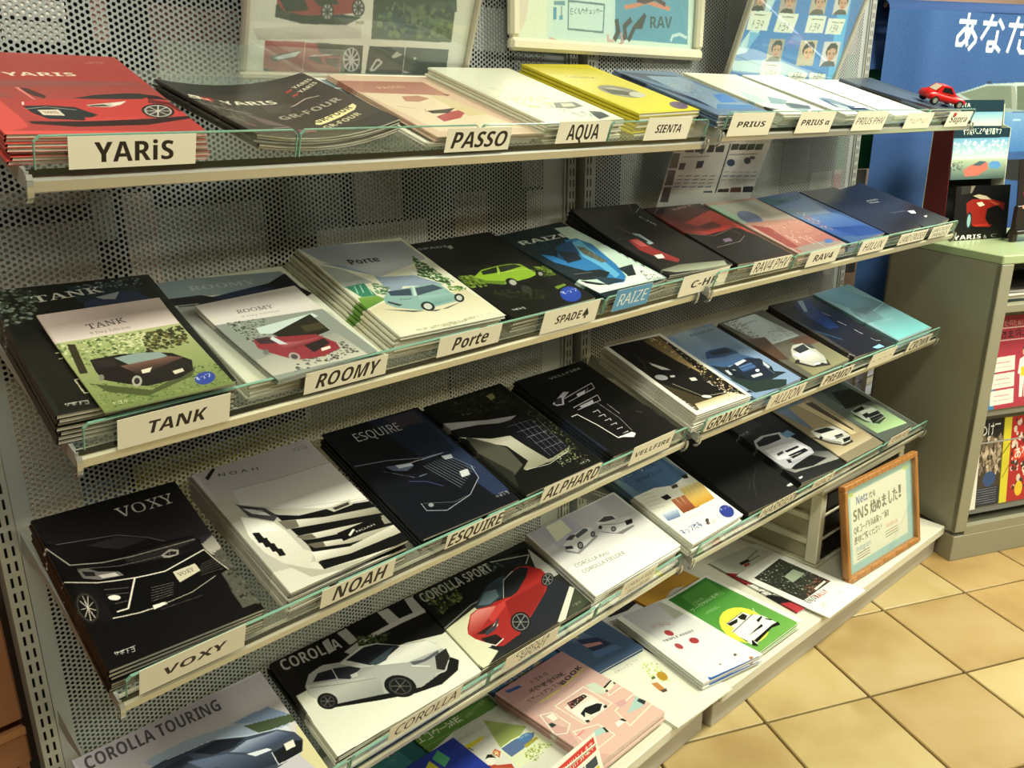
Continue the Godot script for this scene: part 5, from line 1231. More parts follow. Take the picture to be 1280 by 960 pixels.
		["p","44525c",[461,423,589,394,665,387,566,470,496,467]],
		["p","22242c",[134,333,189,281,269,308,258,406]],
		["p","2a2c34",[274,305,366,361,411,425,317,467,263,411]],
		["l","d8d8d0",3,[271,298,259,414]],
		["p","cdcfc8",[332,435,378,437,366,478,332,464]],
		["l","8a8c86",3,[100,369,252,464,444,572]],
		["p","20201c",[830,659,924,644,905,727,822,824,781,774]],
		["l","c8cac4",4,[754,809,812,827,883,757]],
		["p","50545c",[676,594,760,633,873,623,864,653,761,659,683,637]],
		["l","f0f0ea",4,[671,633,759,718]],
		["p","0c0c0c",[592,841,573,858,549,864,523,858,498,841,476,815,460,781,450,744,447,707,453,673,466,646,485,628,509,621,535,626,561,643,583,670,600,704,610,742,612,780,606,814]],
		["p","3a3a38",[575,814,559,827,541,833,522,830,504,818,488,799,476,775,469,747,468,720,473,694,483,673,498,659,517,653,536,656,555,667,571,686,583,711,590,739,591,767,585,793]],
		["p","101010",[567,802,554,813,539,818,523,815,508,806,495,790,485,770,479,747,478,724,482,702,491,685,504,673,519,668,535,670,550,680,564,696,574,716,580,740,580,763,576,785]],
		["l","6a6a66",3,[529,743,575,786]],
		["l","6a6a66",3,[529,743,528,809]],
		["l","6a6a66",3,[529,743,483,767]],
		["l","6a6a66",3,[529,743,484,701]],
		["l","6a6a66",3,[529,743,530,677]],
		["l","6a6a66",3,[529,743,576,720]],
		["p","0c0c0c",[173,604,161,618,146,624,130,623,114,613,101,598,91,577,85,553,84,528,88,505,97,486,109,472,124,465,140,466,156,475,170,491,180,512,186,537,186,562,182,585]],
		["p","3a3a38",[163,588,153,598,142,604,130,603,118,597,108,586,101,571,97,553,97,535,101,517,107,502,117,491,128,486,140,486,152,492,162,503,169,518,173,536,173,555,170,573]],
		["p","101010",[158,581,150,590,141,594,131,594,121,589,113,579,107,567,104,552,103,537,106,522,112,509,120,500,129,496,140,496,149,501,157,510,163,523,167,538,167,553,164,568]],
		["l","6a6a66",3,[135,545,162,570]],
		["l","6a6a66",3,[135,545,134,591]],
		["l","6a6a66",3,[135,545,107,565]],
		["l","6a6a66",3,[135,545,108,519]],
		["l","6a6a66",3,[135,545,137,499]],
		["l","6a6a66",3,[135,545,164,525]],
		["l","b0b4ae",3,[155,420,171,426]],
		["l","b0b4ae",3,[248,472,270,483]],
		["l","5a5a50",3,[-14,373,-2,994]],
		["b",2.3],
		["t","COROLLA","sansb","b4b4ae",40,121,407,169,110]]],
	"sport": [424, 300, "1c1f1a", [
		["g","d0d0ae","e6e6c8",[-39,500,277,426,380,473,382,814,8,1027]],
		["p","10110f",[4,104,533,-11,979,87,946,185,310,369,-33,466]],
		["n",["3c4828","6a7440","283018"],70,14,[44,52,281,33,258,280,35,320]],
		["n",["4a5a4a","2c382c"],40,12,[533,37,888,112,787,177,487,161]],
		["g","20242c","161a24",[144,863,433,734,887,452,997,710,660,977,210,1002]],
		["l","8a8a80",5,[-1,474,276,383,380,385]],
		["p","16181c",[664,50,916,160,914,233,834,264,701,177]],
		["l","b0b0a4",5,[636,51,936,177,854,256]],
		["p","a8a8a0",[969,103,998,424,993,541,875,537,891,335]],
		["p","12141a",[136,856,332,893,589,998,210,1002]],
		["p","a02420",[122,583,210,474,286,455,503,492,671,270,786,248,848,288,914,391,904,538,786,646,609,760,382,897,225,917,184,880,109,713,95,640]],
		["b",3],
		["p","c03a34",[287,541,495,507,548,509,450,578,296,655]],
		["b",3],
		["g","e09088","a02c26",[103,627,210,485,281,463,406,518,312,585,156,675,100,664]],
		["p","8a1c18",[486,521,704,530,856,521,767,652,555,778,382,814]],
		["p","181c20",[495,485,609,311,699,270,795,256,838,315,763,395,612,496,548,509]],
		["p","2c3840",[273,433,388,326,504,268,638,254,624,300,495,462,372,487,275,451]],
		["p","5c7078",[302,427,415,327,504,359,477,447,380,473]],
		["l","d0d0c8",3,[495,485,605,307,718,263]],
		["p","14100e",[141,742,248,777,261,860,200,875,151,810]],
		["l","e8e4d8",5,[101,726,188,874,265,853]],
		["p","e8e8e0",[255,701,338,650,309,708,264,730]],
		["p","303840",[189,704,288,690,342,644,347,658,276,730,190,745]],
		["p","2a1412",[140,680,263,667,313,670,181,717]],
		["p","0c0c0c",[478,883,452,894,428,895,406,886,389,868,379,843,376,813,381,781,393,750,412,722,435,701,460,690,485,688,507,696,525,714,535,740,538,771,533,804,520,836,501,863]],
		["p","8c8c86",[474,868,453,878,432,879,414,871,400,856,391,835,389,810,393,783,403,756,419,733,438,716,459,706,480,705,499,712,514,727,522,749,525,775,520,802,509,829,494,852]],
		["p","14161a",[472,861,453,870,435,871,418,864,405,850,397,831,395,808,399,784,408,760,422,739,440,723,459,714,478,713,495,720,508,733,516,753,518,776,514,801,504,825,490,846]],
		["l","8a8a86",4,[456,792,499,830]],
		["l","8a8a86",4,[456,792,442,866]],
		["l","8a8a86",4,[456,792,400,828]],
		["l","8a8a86",4,[456,792,414,755]],
		["l","8a8a86",4,[456,792,471,718]],
		["l","8a8a86",4,[456,792,514,757]],
		["p","0c0c0c",[898,591,878,600,859,603,842,600,830,589,823,574,822,554,828,532,838,511,854,491,873,475,892,465,912,462,929,466,941,476,948,492,949,512,943,534,932,556,916,576]],
		["p","8c8c86",[896,582,879,590,863,592,849,589,839,581,833,567,832,551,837,533,846,514,859,498,875,485,891,476,908,473,922,476,932,485,938,499,939,515,934,534,925,552,911,569]],
		["p","14161a",[895,577,879,584,865,587,853,584,843,576,838,564,837,549,841,533,850,516,861,501,876,489,891,482,905,479,918,482,928,490,933,502,933,517,929,534,921,550,909,565]],
		["l","8a8a86",4,[885,533,912,556]],
		["l","8a8a86",4,[885,533,870,587]],
		["l","8a8a86",4,[885,533,842,564]],
		["l","8a8a86",4,[885,533,858,510]],
		["l","8a8a86",4,[885,533,901,479]],
		["l","8a8a86",4,[885,533,928,502]],
		["p","dcdccc",[977,717,1000,760,713,1024,669,985]],
		["p","38402c",[1005,764,1002,968,727,1026]],
		["b",2.3],
		["j","トヨタ","d0d4b8",854,930,950,934,24,9],
		["t","COROLLA SPORT","sansb","a4a49c",16,139,604,155,115]]],
	"axio": [424, 300, "e6e6de", [
		["g","bcb8c4","f2f4e8",[11,-8,974,25,991,1002,5,996]],
		["g","f4f6e6","fbfdf0",[26,578,720,614,991,1002,5,996]],
		["p","b8b4c8aa",[108,22,439,19,451,231,116,347]],
		["p","f0f2d8",[189,21,354,19,341,209,148,247]],
		["p","00000055",[141,368,208,469,481,388,478,418,206,499,132,407]],
		["p","e4e4e4",[171,313,232,299,323,260,443,241,504,274,491,347,454,399,310,443,197,429,153,393]],
		["p","484c54",[220,274,290,249,323,260,328,281,265,310]],
		["p","50545c",[322,276,438,248,465,269,453,299,319,322]],
		["p","30343a",[163,338,221,370,211,410,154,378]],
		["p","1a1a1a",[302,430,291,441,280,450,269,455,259,455,251,452,247,445,245,435,247,422,252,409,261,396,271,385,282,376,293,371,303,370,311,373,316,381,317,391,315,403,310,417]],
		["p","909090",[294,424,287,431,280,436,273,440,267,440,262,438,259,434,258,427,259,420,263,411,268,403,275,395,282,389,289,386,296,385,300,387,303,392,304,398,303,406,299,415]],
		["p","1a1a1a",[476,377,467,387,458,394,449,398,441,399,435,397,431,391,430,383,433,373,437,362,444,352,453,342,462,335,471,331,479,329,485,332,489,337,490,346,488,356,483,367]],
		["p","909090",[469,372,464,378,458,382,453,385,448,386,444,385,442,381,442,376,443,370,446,363,451,357,456,351,462,346,467,344,472,343,476,344,478,347,478,352,477,358,474,365]],
		["p","00000066",[525,362,638,489,829,496,835,519,673,535,565,430]],
		["p","e0e0e0",[580,261,622,238,703,228,772,264,789,334,884,371,879,423,839,485,733,492,641,455,553,356]],
		["p","484c54",[601,259,697,235,760,273,757,327,648,296]],
		["p","16181c",[807,404,882,419,848,474,781,465]],
		["l","40444a",3,[592,307,719,390,797,415]],
		["p","1a1a1a",[671,443,663,451,653,456,644,459,635,459,629,456,624,450,622,441,623,432,626,422,633,412,641,404,650,398,659,395,668,395,675,399,680,405,682,413,681,423,677,433]],
		["p","909090",[664,437,659,442,653,446,647,448,641,448,637,446,634,442,632,436,633,430,635,424,639,418,645,412,650,409,656,407,662,407,667,409,670,413,671,418,670,424,668,431]],
		["p","1a1a1a",[584,344,578,350,572,354,565,356,559,356,554,354,551,350,550,344,550,337,553,329,557,323,563,317,569,312,576,310,582,310,587,313,590,317,592,323,591,330,589,337]],
		["b",2.3],
		["t","COROLLA Axio","sans","50505c",85,619,417,664,46],
		["t","COROLLA FIELDER","sans","50505c",91,716,528,756,46]]],
	"netz": [300, 424, "eef0e4", [
		["g","8aa4a4","5a7a9c",[-36,28,990,36,987,391,628,423,-14,361]],
		["p","4c6a90",[87,103,928,73,949,391,555,422,128,337]],
		["n",["a0c0b8","7a9aa8"],30,12,[28,52,959,55,881,146,7,155]],
		["n",["c0d0e0"],14,5,[34,137,1005,162,896,356,65,312]],
		["p","f0f0e2",[-1,353,367,363,600,418,918,451,993,975,12,952]],
		["p","16161a",[304,474,426,476,424,529,322,526]],
		["p","4a3a2a",[591,423,696,427,671,462,570,456]],
		["p","2c2424",[877,378,976,387,937,430,866,416]],
		["g","c07850","7a3c20",[381,544,450,550,408,713,329,713]],
		["g","c07850","7a3c20",[462,549,532,555,479,718,399,718]],
		["g","c07850","7a3c20",[544,555,615,561,551,723,471,723]],
		["g","c07850","7a3c20",[627,560,698,566,623,729,543,728]],
		["g","f0dc98","c09030",[647,486,715,490,630,723,553,724]],
		["g","f0dc98","c09030",[722,490,790,494,702,725,624,726]],
		["g","f0dc98","c09030",[798,494,866,499,774,727,696,728]],
		["g","f0dc98","c09030",[874,499,943,503,847,729,768,730]],
		["g","f0dc98","c09030",[951,503,1021,507,921,731,841,732]],
		["g","c8d4e4","60789c",[63,626,125,630,112,709,51,710]],
		["g","c8d4e4","60789c",[132,631,194,635,160,714,99,714]],
		["g","c8d4e4","60789c",[201,635,264,640,209,718,147,719]],
		["g","c8d4e4","60789c",[271,640,334,645,258,722,196,723]],
		["l","b8b4a8",3,[96,378,303,401]],
		["l","b8b4a8",3,[78,419,284,442]],
		["l","b8b4a8",3,[60,459,265,482]],
		["l","b8b4a8",3,[42,499,246,523]],
		["l","b8b4a8",3,[24,539,228,563]],
		["p","20348c",[890,954,853,960,817,960,786,954,761,942,746,925,742,905,749,884,766,864,793,847,827,835,864,828,900,827,933,834,958,846,973,863,977,883,970,904,951,924,924,941]],
		["p","403c3c",[514,885,503,890,490,894,479,896,468,896,460,894,455,891,454,886,456,880,463,874,472,868,483,863,495,860,507,858,517,857,526,859,530,863,532,868,529,873,523,880]],
		["p","604c48",[483,911,476,914,467,916,457,917,448,916,441,914,435,911,433,907,433,903,436,898,441,894,449,891,458,889,468,888,477,889,484,891,490,894,492,898,492,903,489,907]],
		["n",["808078","a8a498"],20,6,[486,900,657,879,708,912,501,931]],
		["l","b0b0a4",3,[58,750,564,789]],
		["l","c4c4b8",2,[9,915,260,933]],
		["b",2.3],
		["j","ネッツ徳島","20304c",309,160,751,156,40,7],
		["t","BIBICLUB","sans","20304c",260,239,750,249,34],
		["j","ネッツ","e8ecf4",789,866,976,875,26,9],
		["j","ネッツ徳島","2a4a94",27,886,383,896,60,10]]],
	"harrier": [300, 424, "060606", [
		["l","2c2e30",5,[667,440,806,485,808,588,532,728,336,883]],
		["l","26282a",4,[564,608,544,683,331,787]],
		["l","1e2022",4,[249,470,262,540]],
		["p","d0d4d0",[899,900,1030,889,1000,925,908,919]],
		["b",2.3]]],
	"hiace": [300, 424, "141518", [
		["p","2a2c31",[-435,4,474,-65,512,183,-353,280]],
		["g","2c2d30","a8a8a0",[-91,683,92,865,1023,904,1019,784,669,681]],
		["p","08080a",[-86,556,544,677,820,843,467,868,146,834]],
		["b",4],
		["p","b0b0b8",[98,344,298,316,637,343,733,493,787,664,741,727,553,747,236,782,109,807,37,777,16,667,8,535,5,435]],
		["p","1c1e24",[96,378,322,340,583,363,528,434,214,446,65,436]],
		["p","5c7898",[612,371,797,353,834,434,635,448]],
		["p","dadae0",[62,501,412,504,693,516,743,652,564,666,253,674,93,658]],
		["p","0e0f12",[345,588,627,580,635,603,354,614]],
		["p","0c0d10",[313,650,692,637,696,680,326,705]],
		["p","3a3d44",[181,586,313,576,304,606,161,617]],
		["p","1e2024",[203,691,267,702,243,744,179,742]],
		["g","c8c8d0","8c8c94",[181,765,601,744,731,733,727,698,300,720]],
		["l","f0f0f4",4,[93,658,250,676,560,669]],
		["l","70727a",3,[16,667,42,774]],
		["p","d8dcd8",[52,931,140,927,109,948,45,952]],
		["l","b0b4b4",2,[-155,264,208,242]],
		["b",2.3],
		["t","HIACE","sans","c0c4c4",-155,251,205,224,24]]],
	"van2": [300, 424, "8a7f68", [
		["g","8098b4","5c7088",[17,27,761,44,574,487,188,483]],
		["p","a89878",[322,121,849,114,977,857,110,876]],
		["p","4c4438",[546,149,865,162,862,700,655,712]],
		["p","c8b890",[538,125,696,131,825,767,704,768]],
		["g","907c5c","c8bc9c",[44,705,946,767,958,890,-16,907]],
		["p","3a3428",[-6,575,141,737,319,834,551,834,585,768]],
		["b",3],
		["p","c4c4bc",[122,501,312,503,599,555,663,644,633,768,521,809,305,803,179,719,81,611]],
		["g","f4f4ee","b0b0a6",[211,576,578,617,622,662,593,739,356,716,189,638]],
		["p","1e2226",[165,515,468,541,551,608,228,582]],
		["p","14171a",[386,672,570,685,533,720,356,716]],
		["p","16181c",[448,747,635,757,548,795,387,792]],
		["p","8c8c84",[81,611,179,719,293,795,359,779,244,703]],
		["l","f4f4f0",3,[257,684,634,721]],
		["l","5c5c58",2,[179,643,189,715]],
		["p","181818",[159,637,147,641,134,644,121,646,109,646,99,644,93,640,91,636,92,630,98,625,107,620,119,615,132,612,145,610,157,610,167,612,174,616,176,620,174,626,169,631]],
		["p","f0f0ea",[270,673,359,679,316,703,244,695]],
		["b",2.3],
		["t","GRANVIA","sans","303840",270,64,778,92,18]]],
	"van3": [300, 424, "58605a", [
		["p","485048",[382,22,972,59,976,463,280,352]],
		["p","20241f",[519,163,1046,253,985,512,265,435]],
		["g","5c6a54","b8dca0",[114,511,956,548,930,963,99,866]],
		["p","30402c",[187,538,219,679,413,793,717,775,622,653]],
		["b",3],
		["p","9aa296",[276,483,548,483,709,496,820,590,806,710,700,760,315,749,269,663]],
		["g","d8e0d4","8c9688",[406,530,788,588,792,697,393,674]],
		["p","16191c",[325,492,650,502,602,556,317,533]],
		["p","14181a",[477,622,797,649,732,746,315,749]],
		["p","16181a",[382,591,542,601,492,658,341,655]],
		["l","e8f0e4",3,[413,673,787,703]],
		["l","aab4a4",2,[360,710,726,735]],
		["b",2.3],
		["t","TOWN","sans","8a9288",426,61,903,84,16]]],
	"tank": [300, 424, "20231f", [
		["p","181a16",[16,-10,957,18,996,979,27,987]],
		["n",["3c4a38","5a6a58","28301f","8a9a90"],90,16,[14,-2,281,10,174,285,-28,311]],
		["p","23303a",[447,40,786,41,892,143,673,220,463,198]],
		["p","2c3c5a",[485,202,661,140,834,152,944,293,570,332,465,273]],
		["p","a8b0b4",[576,163,740,134,681,202,613,189]],
		["n",["586870","8aa098"],30,10,[489,28,927,24,899,103,518,73]],
		["p","191912",[-14,446,211,414,216,899,32,975]],
		["l","d8d0b4",6,[182,788,214,789,219,889,188,889,182,788]],
		["l","d8d0b4",5,[167,577,188,577]],
		["l","d8d0b4",5,[167,623,190,622]],
		["l","dcdccc",3,[88,936,183,939]],
		["b",2.3],
		["j","サポトヨ","dcdccc",61,953,188,963,24,9],
		["t","TANK","serifb","dcdcd0",221,150,651,122,58]]],
	"tanks": [300, 424, "d8c8c0", [
		["g","dcc8c4","e4d8d0",[-2,3,980,3,995,322,19,294]],
		["g","b4bc84","6a7a44",[-110,292,1145,297,1123,1129,-201,1113]],
		["n",["8aa060","a8b878","d4dca8","6a8048","52683a"],200,15,[-81,291,651,311,591,579,110,558]],
		["n",["3c4028","504c2c","6a6434","2a2c1c"],110,18,[639,332,987,320,939,530,587,532]],
		["n",["d8d8a8"],30,14,[417,323,680,318,606,443,340,465]],
		["p","34301f",[75,316,128,330,76,623,21,618]],
		["n",["5a7034","788c48","48602c","90a060"],260,10,[25,723,826,779,1006,714,998,972,19,978]],
		["p","4c5430",[63,734,402,895,839,760,749,846,346,939,113,830]],
		["p","1c1714",[152,504,381,504,615,539,750,587,848,694,793,792,655,841,397,852,278,796,145,716,132,628]],
		["p","8ca09c",[321,528,498,519,671,554,703,609,399,638]],
		["p","2c2422",[160,517,308,524,305,612,165,595]],
		["g","7a5a4c","2c201c",[319,616,717,613,810,649,473,724,395,724]],
		["p","d8d0b8",[644,761,731,753,727,785,642,798]],
		["p","a8a898",[386,796,375,811,362,824,348,832,335,837,323,836,314,831,309,821,308,808,311,792,318,776,329,761,342,748,356,739,369,735,381,735,390,741,396,751,397,764,393,780]],
		["p","302c28",[370,791,364,800,357,807,349,812,342,815,335,815,331,812,328,806,327,799,329,790,334,781,340,772,347,765,355,759,362,757,369,757,374,760,376,766,377,773,374,782]],
		["p","807c70",[159,695,153,704,146,711,139,716,132,719,126,719,121,716,118,710,118,703,119,694,123,685,129,676,136,668,143,663,150,660,156,660,161,664,164,669,164,677,163,686]],
		["p","e8dcc8",[437,692,528,685,486,728,427,729]],
		["p","34489c",[912,891,898,909,878,926,853,939,825,947,798,950,774,947,755,938,743,925,739,908,743,890,756,871,776,855,801,841,829,833,857,830,882,833,901,841,914,855,917,872]],
		["b",2.3],
		["t","TANK","serif","3a302c",296,209,609,196,52],
		["t","9 Day Edition","serif","8a7a74",285,261,606,260,24],
		["j","ネッツ","dce0f0",753,902,898,884,40,9],
		["j","トヨタ","e0dcb8",77,948,202,956,30,9]]],
	"roomy": [300, 424, "d4d8c4", [
		["g","76868c","8c9ca0",[-4,-26,952,56,962,255,-17,169]],
		["p","15171c",[-29,167,234,176,297,213,769,163,965,84,962,255,997,336,624,471,123,343,8,240]],
		["p","1c2c48",[297,213,628,178,793,216,594,308,346,270]],
		["p","24304c",[532,202,765,210,758,302,541,295]],
		["g","a4a8a4","e2e6cc",[-15,255,825,341,973,561,879,1078,-25,949,-23,623]],
		["l","c8c8c0",6,[-1,244,165,258]],
		["b",2.3],
		["t","ROOMY","serifb","aab2b0",196,122,683,148,46]]],
	"roomys": [300, 424, "d8d4cc", [
		["g","d4ccc8","dcd8d4",[65,-26,932,50,914,347,64,260]],
		["p","8c948c",[-96,255,1081,358,1017,1137,-237,1053]],
		["n",["50584c","8a9484","38402f","a8b0a4"],120,12,[78,265,435,301,346,508,128,542]],
		["p","c8d8d4",[281,396,870,374,887,427,416,519,257,475]],
		["p","2a2820",[346,508,842,380,836,626,434,685]],
		["p","44402c",[638,494,839,504,825,592,626,580]],
		["g","9a9c94","c8c8b8",[7,743,864,667,890,1001,-10,946]],
		["n",["4c4c48","70706a"],50,16,[166,912,813,768,848,956,188,974]],
		["p","8c343c",[153,523,289,530,449,575,684,631,761,778,732,855,533,892,291,853,158,693,120,623]],
		["p","3c2c30",[169,515,295,524,295,618,169,585]],
		["p","2c2426",[485,718,707,699,704,771,495,822]],
		["g","c87880","70282c",[295,618,493,664,737,666,398,728,330,716]],
		["p","e8e0d0",[586,799,678,800,662,828,565,834]],
		["p","a8a49c",[339,844,325,854,309,860,294,861,280,857,269,849,263,837,261,823,263,808,271,793,282,780,296,770,312,764,328,763,342,766,353,775,359,786,361,801,358,816,351,831]],
		["p","4c4448",[328,831,319,837,310,841,301,841,292,839,286,834,282,827,281,818,282,809,287,800,294,792,302,787,312,783,321,782,329,785,336,790,340,797,341,805,339,815,335,824]],
		["p","706c68",[167,696,158,705,149,712,138,716,129,718,120,717,115,712,112,706,112,697,115,688,121,679,129,670,139,663,150,658,159,656,168,658,174,662,177,668,177,677,173,686]],
		["p","c8d4d8",[328,530,375,663,315,640,286,558]],
		["b",2.3],
		["t","ROOMY","serif","4a4440",268,188,608,211,44],
		["t","9 Day Edition","serif","8c847c",266,242,624,267,20]]],
	"porte": [300, 424, "dedfc8", [
		["g","8f97a0","c0c2c8",[-3,-27,969,43,972,288,390,418,72,163]],
		["p","8ea0b4",[55,183,218,248,349,387,328,517,354,631,475,547,831,596,683,452,390,418,238,320]],
		["p","a8b0ac",[15,210,168,285,277,463,14,475]],
		["n",["2c5030","48703c","203c24","5c8848"],150,13,[878,246,905,350,956,690,862,602,714,458]],
		["p","3c8468",[22,466,196,458,184,595,57,589]],
		["l","c8e4d4",5,[100,471,62,548]],
		["l","c8e4d4",5,[151,470,111,548]],
		["l","d8e8d8",4,[202,470,164,580]],
		["n",["3c6444","587c54","90a890"],40,12,[263,460,357,523,283,616,201,577]],
		["g","7ca44c","5c8a38",[21,592,184,595,220,645,-28,713]],
		["n",["507c30","78a048"],30,10,[862,602,978,672,904,702,815,661]],
		["p","e4dcc0",[899,587,974,590,946,631,880,629]],
		["g","d4cca8","ecead0",[-1,719,217,665,956,690,1005,944,40,989]],
		["n",["a8a888","c8c4a0"],60,10,[145,967,1005,944,1057,934,468,986]],
		["p","50584c",[101,732,310,809,603,833,801,791,489,839]],
		["p","8ab0ac",[208,632,320,570,540,571,716,562,799,590,800,692,841,756,755,781,384,805,214,737,178,688]],
		["p","38485a",[307,574,512,581,456,652,287,621]],
		["p","405060",[553,585,737,577,782,632,500,662]],
		["p","c4dcd8",[540,571,565,565,493,660,461,664]],
		["g","9cc4c0","6c9894",[491,670,800,692,801,758,401,788]],
		["p","202828",[508,808,490,818,471,824,452,826,436,823,422,816,414,806,412,793,415,778,424,764,438,751,456,741,475,734,494,732,511,735,525,742,533,752,536,766,532,780,522,795]],
		["p","c8ccc4",[495,797,484,804,471,808,459,810,448,808,439,804,434,797,433,789,435,779,442,770,451,761,463,755,475,750,488,748,499,750,507,754,513,761,514,770,511,779,505,789]],
		["p","202828",[825,783,807,791,790,796,774,796,763,793,755,785,754,775,757,762,766,749,779,736,795,724,812,715,830,711,846,710,858,713,865,721,867,732,863,744,854,758,841,771]],
		["p","c0c4bc",[819,771,808,776,798,779,789,779,782,777,778,772,776,766,778,758,783,750,791,742,801,736,811,731,821,728,831,727,838,730,842,734,843,741,841,748,836,757,828,764]],
		["p","404c50",[217,665,295,724,253,731,200,682]],
		["p","e8e8e4",[687,358,724,377,717,446,678,439]],
		["b",2.3],
		["t","Porte","sans","304848",324,678,419,687,14],
		["t","Porte","sansb","23262c",279,247,557,250,60],
		["t","TOYOTA","sans","50545a",732,95,853,89,10]]],
	"spade": [300, 424, "0e0f0d", [
		["p","1a1b18",[19,-13,923,46,955,589,66,421]],
		["n",["5c7824","7c9838","3c5018"],80,16,[53,463,230,484,179,628,-8,602]],
		["n",["7a9430","4c6420","3a4c18"],60,16,[879,522,1007,553,973,666,821,652]],
		["p","0a0b09",[-55,611,985,717,1017,980,37,948]],
		["p","8ab030",[176,505,340,442,548,432,701,439,790,465,803,577,840,610,673,639,465,645,344,648,226,562]],
		["p","20281a",[318,460,524,443,447,509,284,502]],
		["p","262e22",[544,443,725,452,773,492,477,517]],
		["p","5c7c20",[198,555,403,618,339,651,175,587]],
		["l","c8e070",4,[443,513,746,527,831,571]],
		["p","141414",[468,685,448,694,427,698,407,697,391,691,381,681,376,667,378,651,386,635,400,620,418,607,439,598,460,594,480,594,496,600,507,611,512,625,510,640,501,657,487,672]],
		["p","a8aca0",[465,670,451,676,437,679,425,680,415,677,409,671,406,663,408,654,414,644,424,634,436,626,450,619,464,616,476,616,486,619,493,624,495,632,493,642,487,652,477,662]],
		["p","141414",[841,652,823,659,805,662,790,661,778,656,772,648,772,636,777,623,788,610,802,597,820,586,839,579,857,575,872,576,884,581,890,590,890,602,885,615,874,629,859,641]],
		["p","90948a",[841,638,831,642,821,644,813,643,807,641,803,636,803,630,806,623,812,615,820,609,830,603,840,599,850,597,858,597,865,600,868,604,868,611,865,618,859,625,851,632]],
		["l","d0e880",3,[529,440,435,534]],
		["l","3c4420",4,[144,684,193,762,290,830,541,876]],
		["l","4c5428",3,[131,724,406,774]],
		["n",["384018","242a12"],40,10,[165,668,657,796,489,884,137,747]],
		["p","2c2e28",[501,782,482,790,463,794,446,794,432,789,422,780,418,769,421,755,428,741,441,728,458,717,477,708,496,704,514,705,528,710,538,718,542,730,539,744,531,758,518,771]],
		["p","b0b2ac",[347,106,406,89,397,129,346,143]],
		["p","2444a8",[882,948,841,967,797,979,755,984,718,982,691,971,675,955,673,933,684,908,707,883,741,859,782,839,826,826,870,820,907,822,936,833,952,850,954,873,942,898,917,924]],
		["p","6a8c30",[769,790,911,780,909,803,763,823]],
		["l","e8ece4",3,[114,918,215,920]],
		["b",2.3],
		["t","SPADE","sansb","b0b2ac",49,90,362,110,26],
		["j","ネッツ","e0e4f4",731,893,958,885,40,9],
		["j","サポトヨ","e8ece4",80,929,223,934,26,9]]],
	"raize": [300, 424, "13242c", [
		["p","c4dcd0",[784,64,1013,86,1098,1000,19,916,-6,712,508,650]],
		["p","e8f0e8",[15,734,174,832,507,877,766,796,934,747,988,965,19,916]],
		["p","14262e",[8,35,784,64,626,586,-21,738]],
		["n",["2c6878","103844","184858"],40,14,[220,162,773,244,333,499,128,404]],
		["l","8a9c9c",5,[972,188,973,655]],
		["p","2878b8",[643,244,818,256,870,379,716,681,584,837,449,890,253,857,312,687,225,596,115,466,120,336,225,400,255,508,416,523]],
		["p","184878",[436,292,731,269,532,457,255,508,228,434]],
		["p","12202c",[349,353,530,422,456,519,237,519]],
		["p","60b0dc",[689,293,820,293,631,655,560,797,443,824,508,650,514,486]],
		["p","5c6458",[651,353,717,389,691,623,599,619,575,469]],
		["n",["989c8c","40483c"],20,8,[651,353,720,425,670,616,580,539]],
		["p","162024",[-33,642,250,652,450,682,495,745,342,792,90,743]],
		["l","8c9c9c",4,[98,652,312,687]],
		["p","101c20",[51,730,253,857,157,841,57,778]],
		["p","1c2a30",[657,729,890,734,728,850,624,834]],
		["p","203848",[239,728,443,824,507,877,235,867]],
		["p","141c1c",[662,797,730,858,604,844]],
		["l","e0ece4",4,[982,392,951,666]],
		["p","40504c",[1004,380,1032,403,991,435]],
		["p","40504c",[999,458,1027,481,986,512]],
		["p","40504c",[993,535,1021,558,980,588]],
		["p","40504c",[988,611,1016,633,975,663]],
		["p","40504c",[983,686,1011,708,970,738]],
		["p","40504c",[978,760,1005,782,965,811]],
		["n",["303c3c","a0a8a0"],40,9,[872,796,946,985,948,1018,735,950]],
		["b",2.3],
		["t","RAIZE","sansb","e0e8e0",113,183,793,213,58]]],
	"chr": [300, 424, "1b1a1a", [
		["p","24211f",[-47,41,1055,-21,1247,118,22,225]],
		["n",["484440","38342f"],60,10,[-22,44,1005,13,1024,131,103,165]],
		["p","8a2c2c",[177,484,317,471,331,640,421,832,335,865,201,780,122,640]],
		["p","c05a58",[214,489,321,488,299,602,201,587]],
		["p","9ab0b4",[372,393,452,421,436,573,356,584,342,474]],
		["p","282a2e",[380,429,403,534,336,558,317,471]],
		["p","e0e0d8",[189,730,313,728,268,785,169,781]],
		["l","b89888",4,[298,279,351,407]],
		["l","8a4848",4,[329,737,380,857]],
		["l","a8a8a0",3,[33,463,218,457]],
		["l","9aa8a8",3,[892,0,1027,-24,997,51,819,126,798,86,892,0]],
		["g","686c5c","b0b8a0",[-29,925,319,894,951,936,880,1022,116,981]],
		["b",2.3],
		["t","C-HR","sans","b8c0c0",779,185,843,332,30]]],
	"rav4phv": [300, 424, "2a1614", [
		["g","3c2420","8c2c28",[-3,131,884,-29,943,481,-37,586]],
		["p","b03c34",[246,302,968,135,1071,299,1141,790,1123,925,1064,780,892,402,339,407]],
		["p","141010",[-64,172,-34,453,-78,962,123,992,1084,919,865,471,223,531,1,458]],
		["p","a8322c",[102,447,326,522,645,492,896,427,849,373,636,444,317,474]],
		["p","5c1e1c",[334,383,691,330,742,408,385,460]],
		["l","c88c88",3,[41,485,355,557,754,482,770,578]],
		["p","6c5c70",[381,620,522,615,489,666,336,672]],
		["l","b0a0a0",3,[109,729,572,690,812,607]],
		["p","802820",[-230,604,-107,707,-65,881,-220,899,-274,683]],
		["b",2.3],
		["t","RAV4","sansb","a8887c",407,87,818,27,36]]],
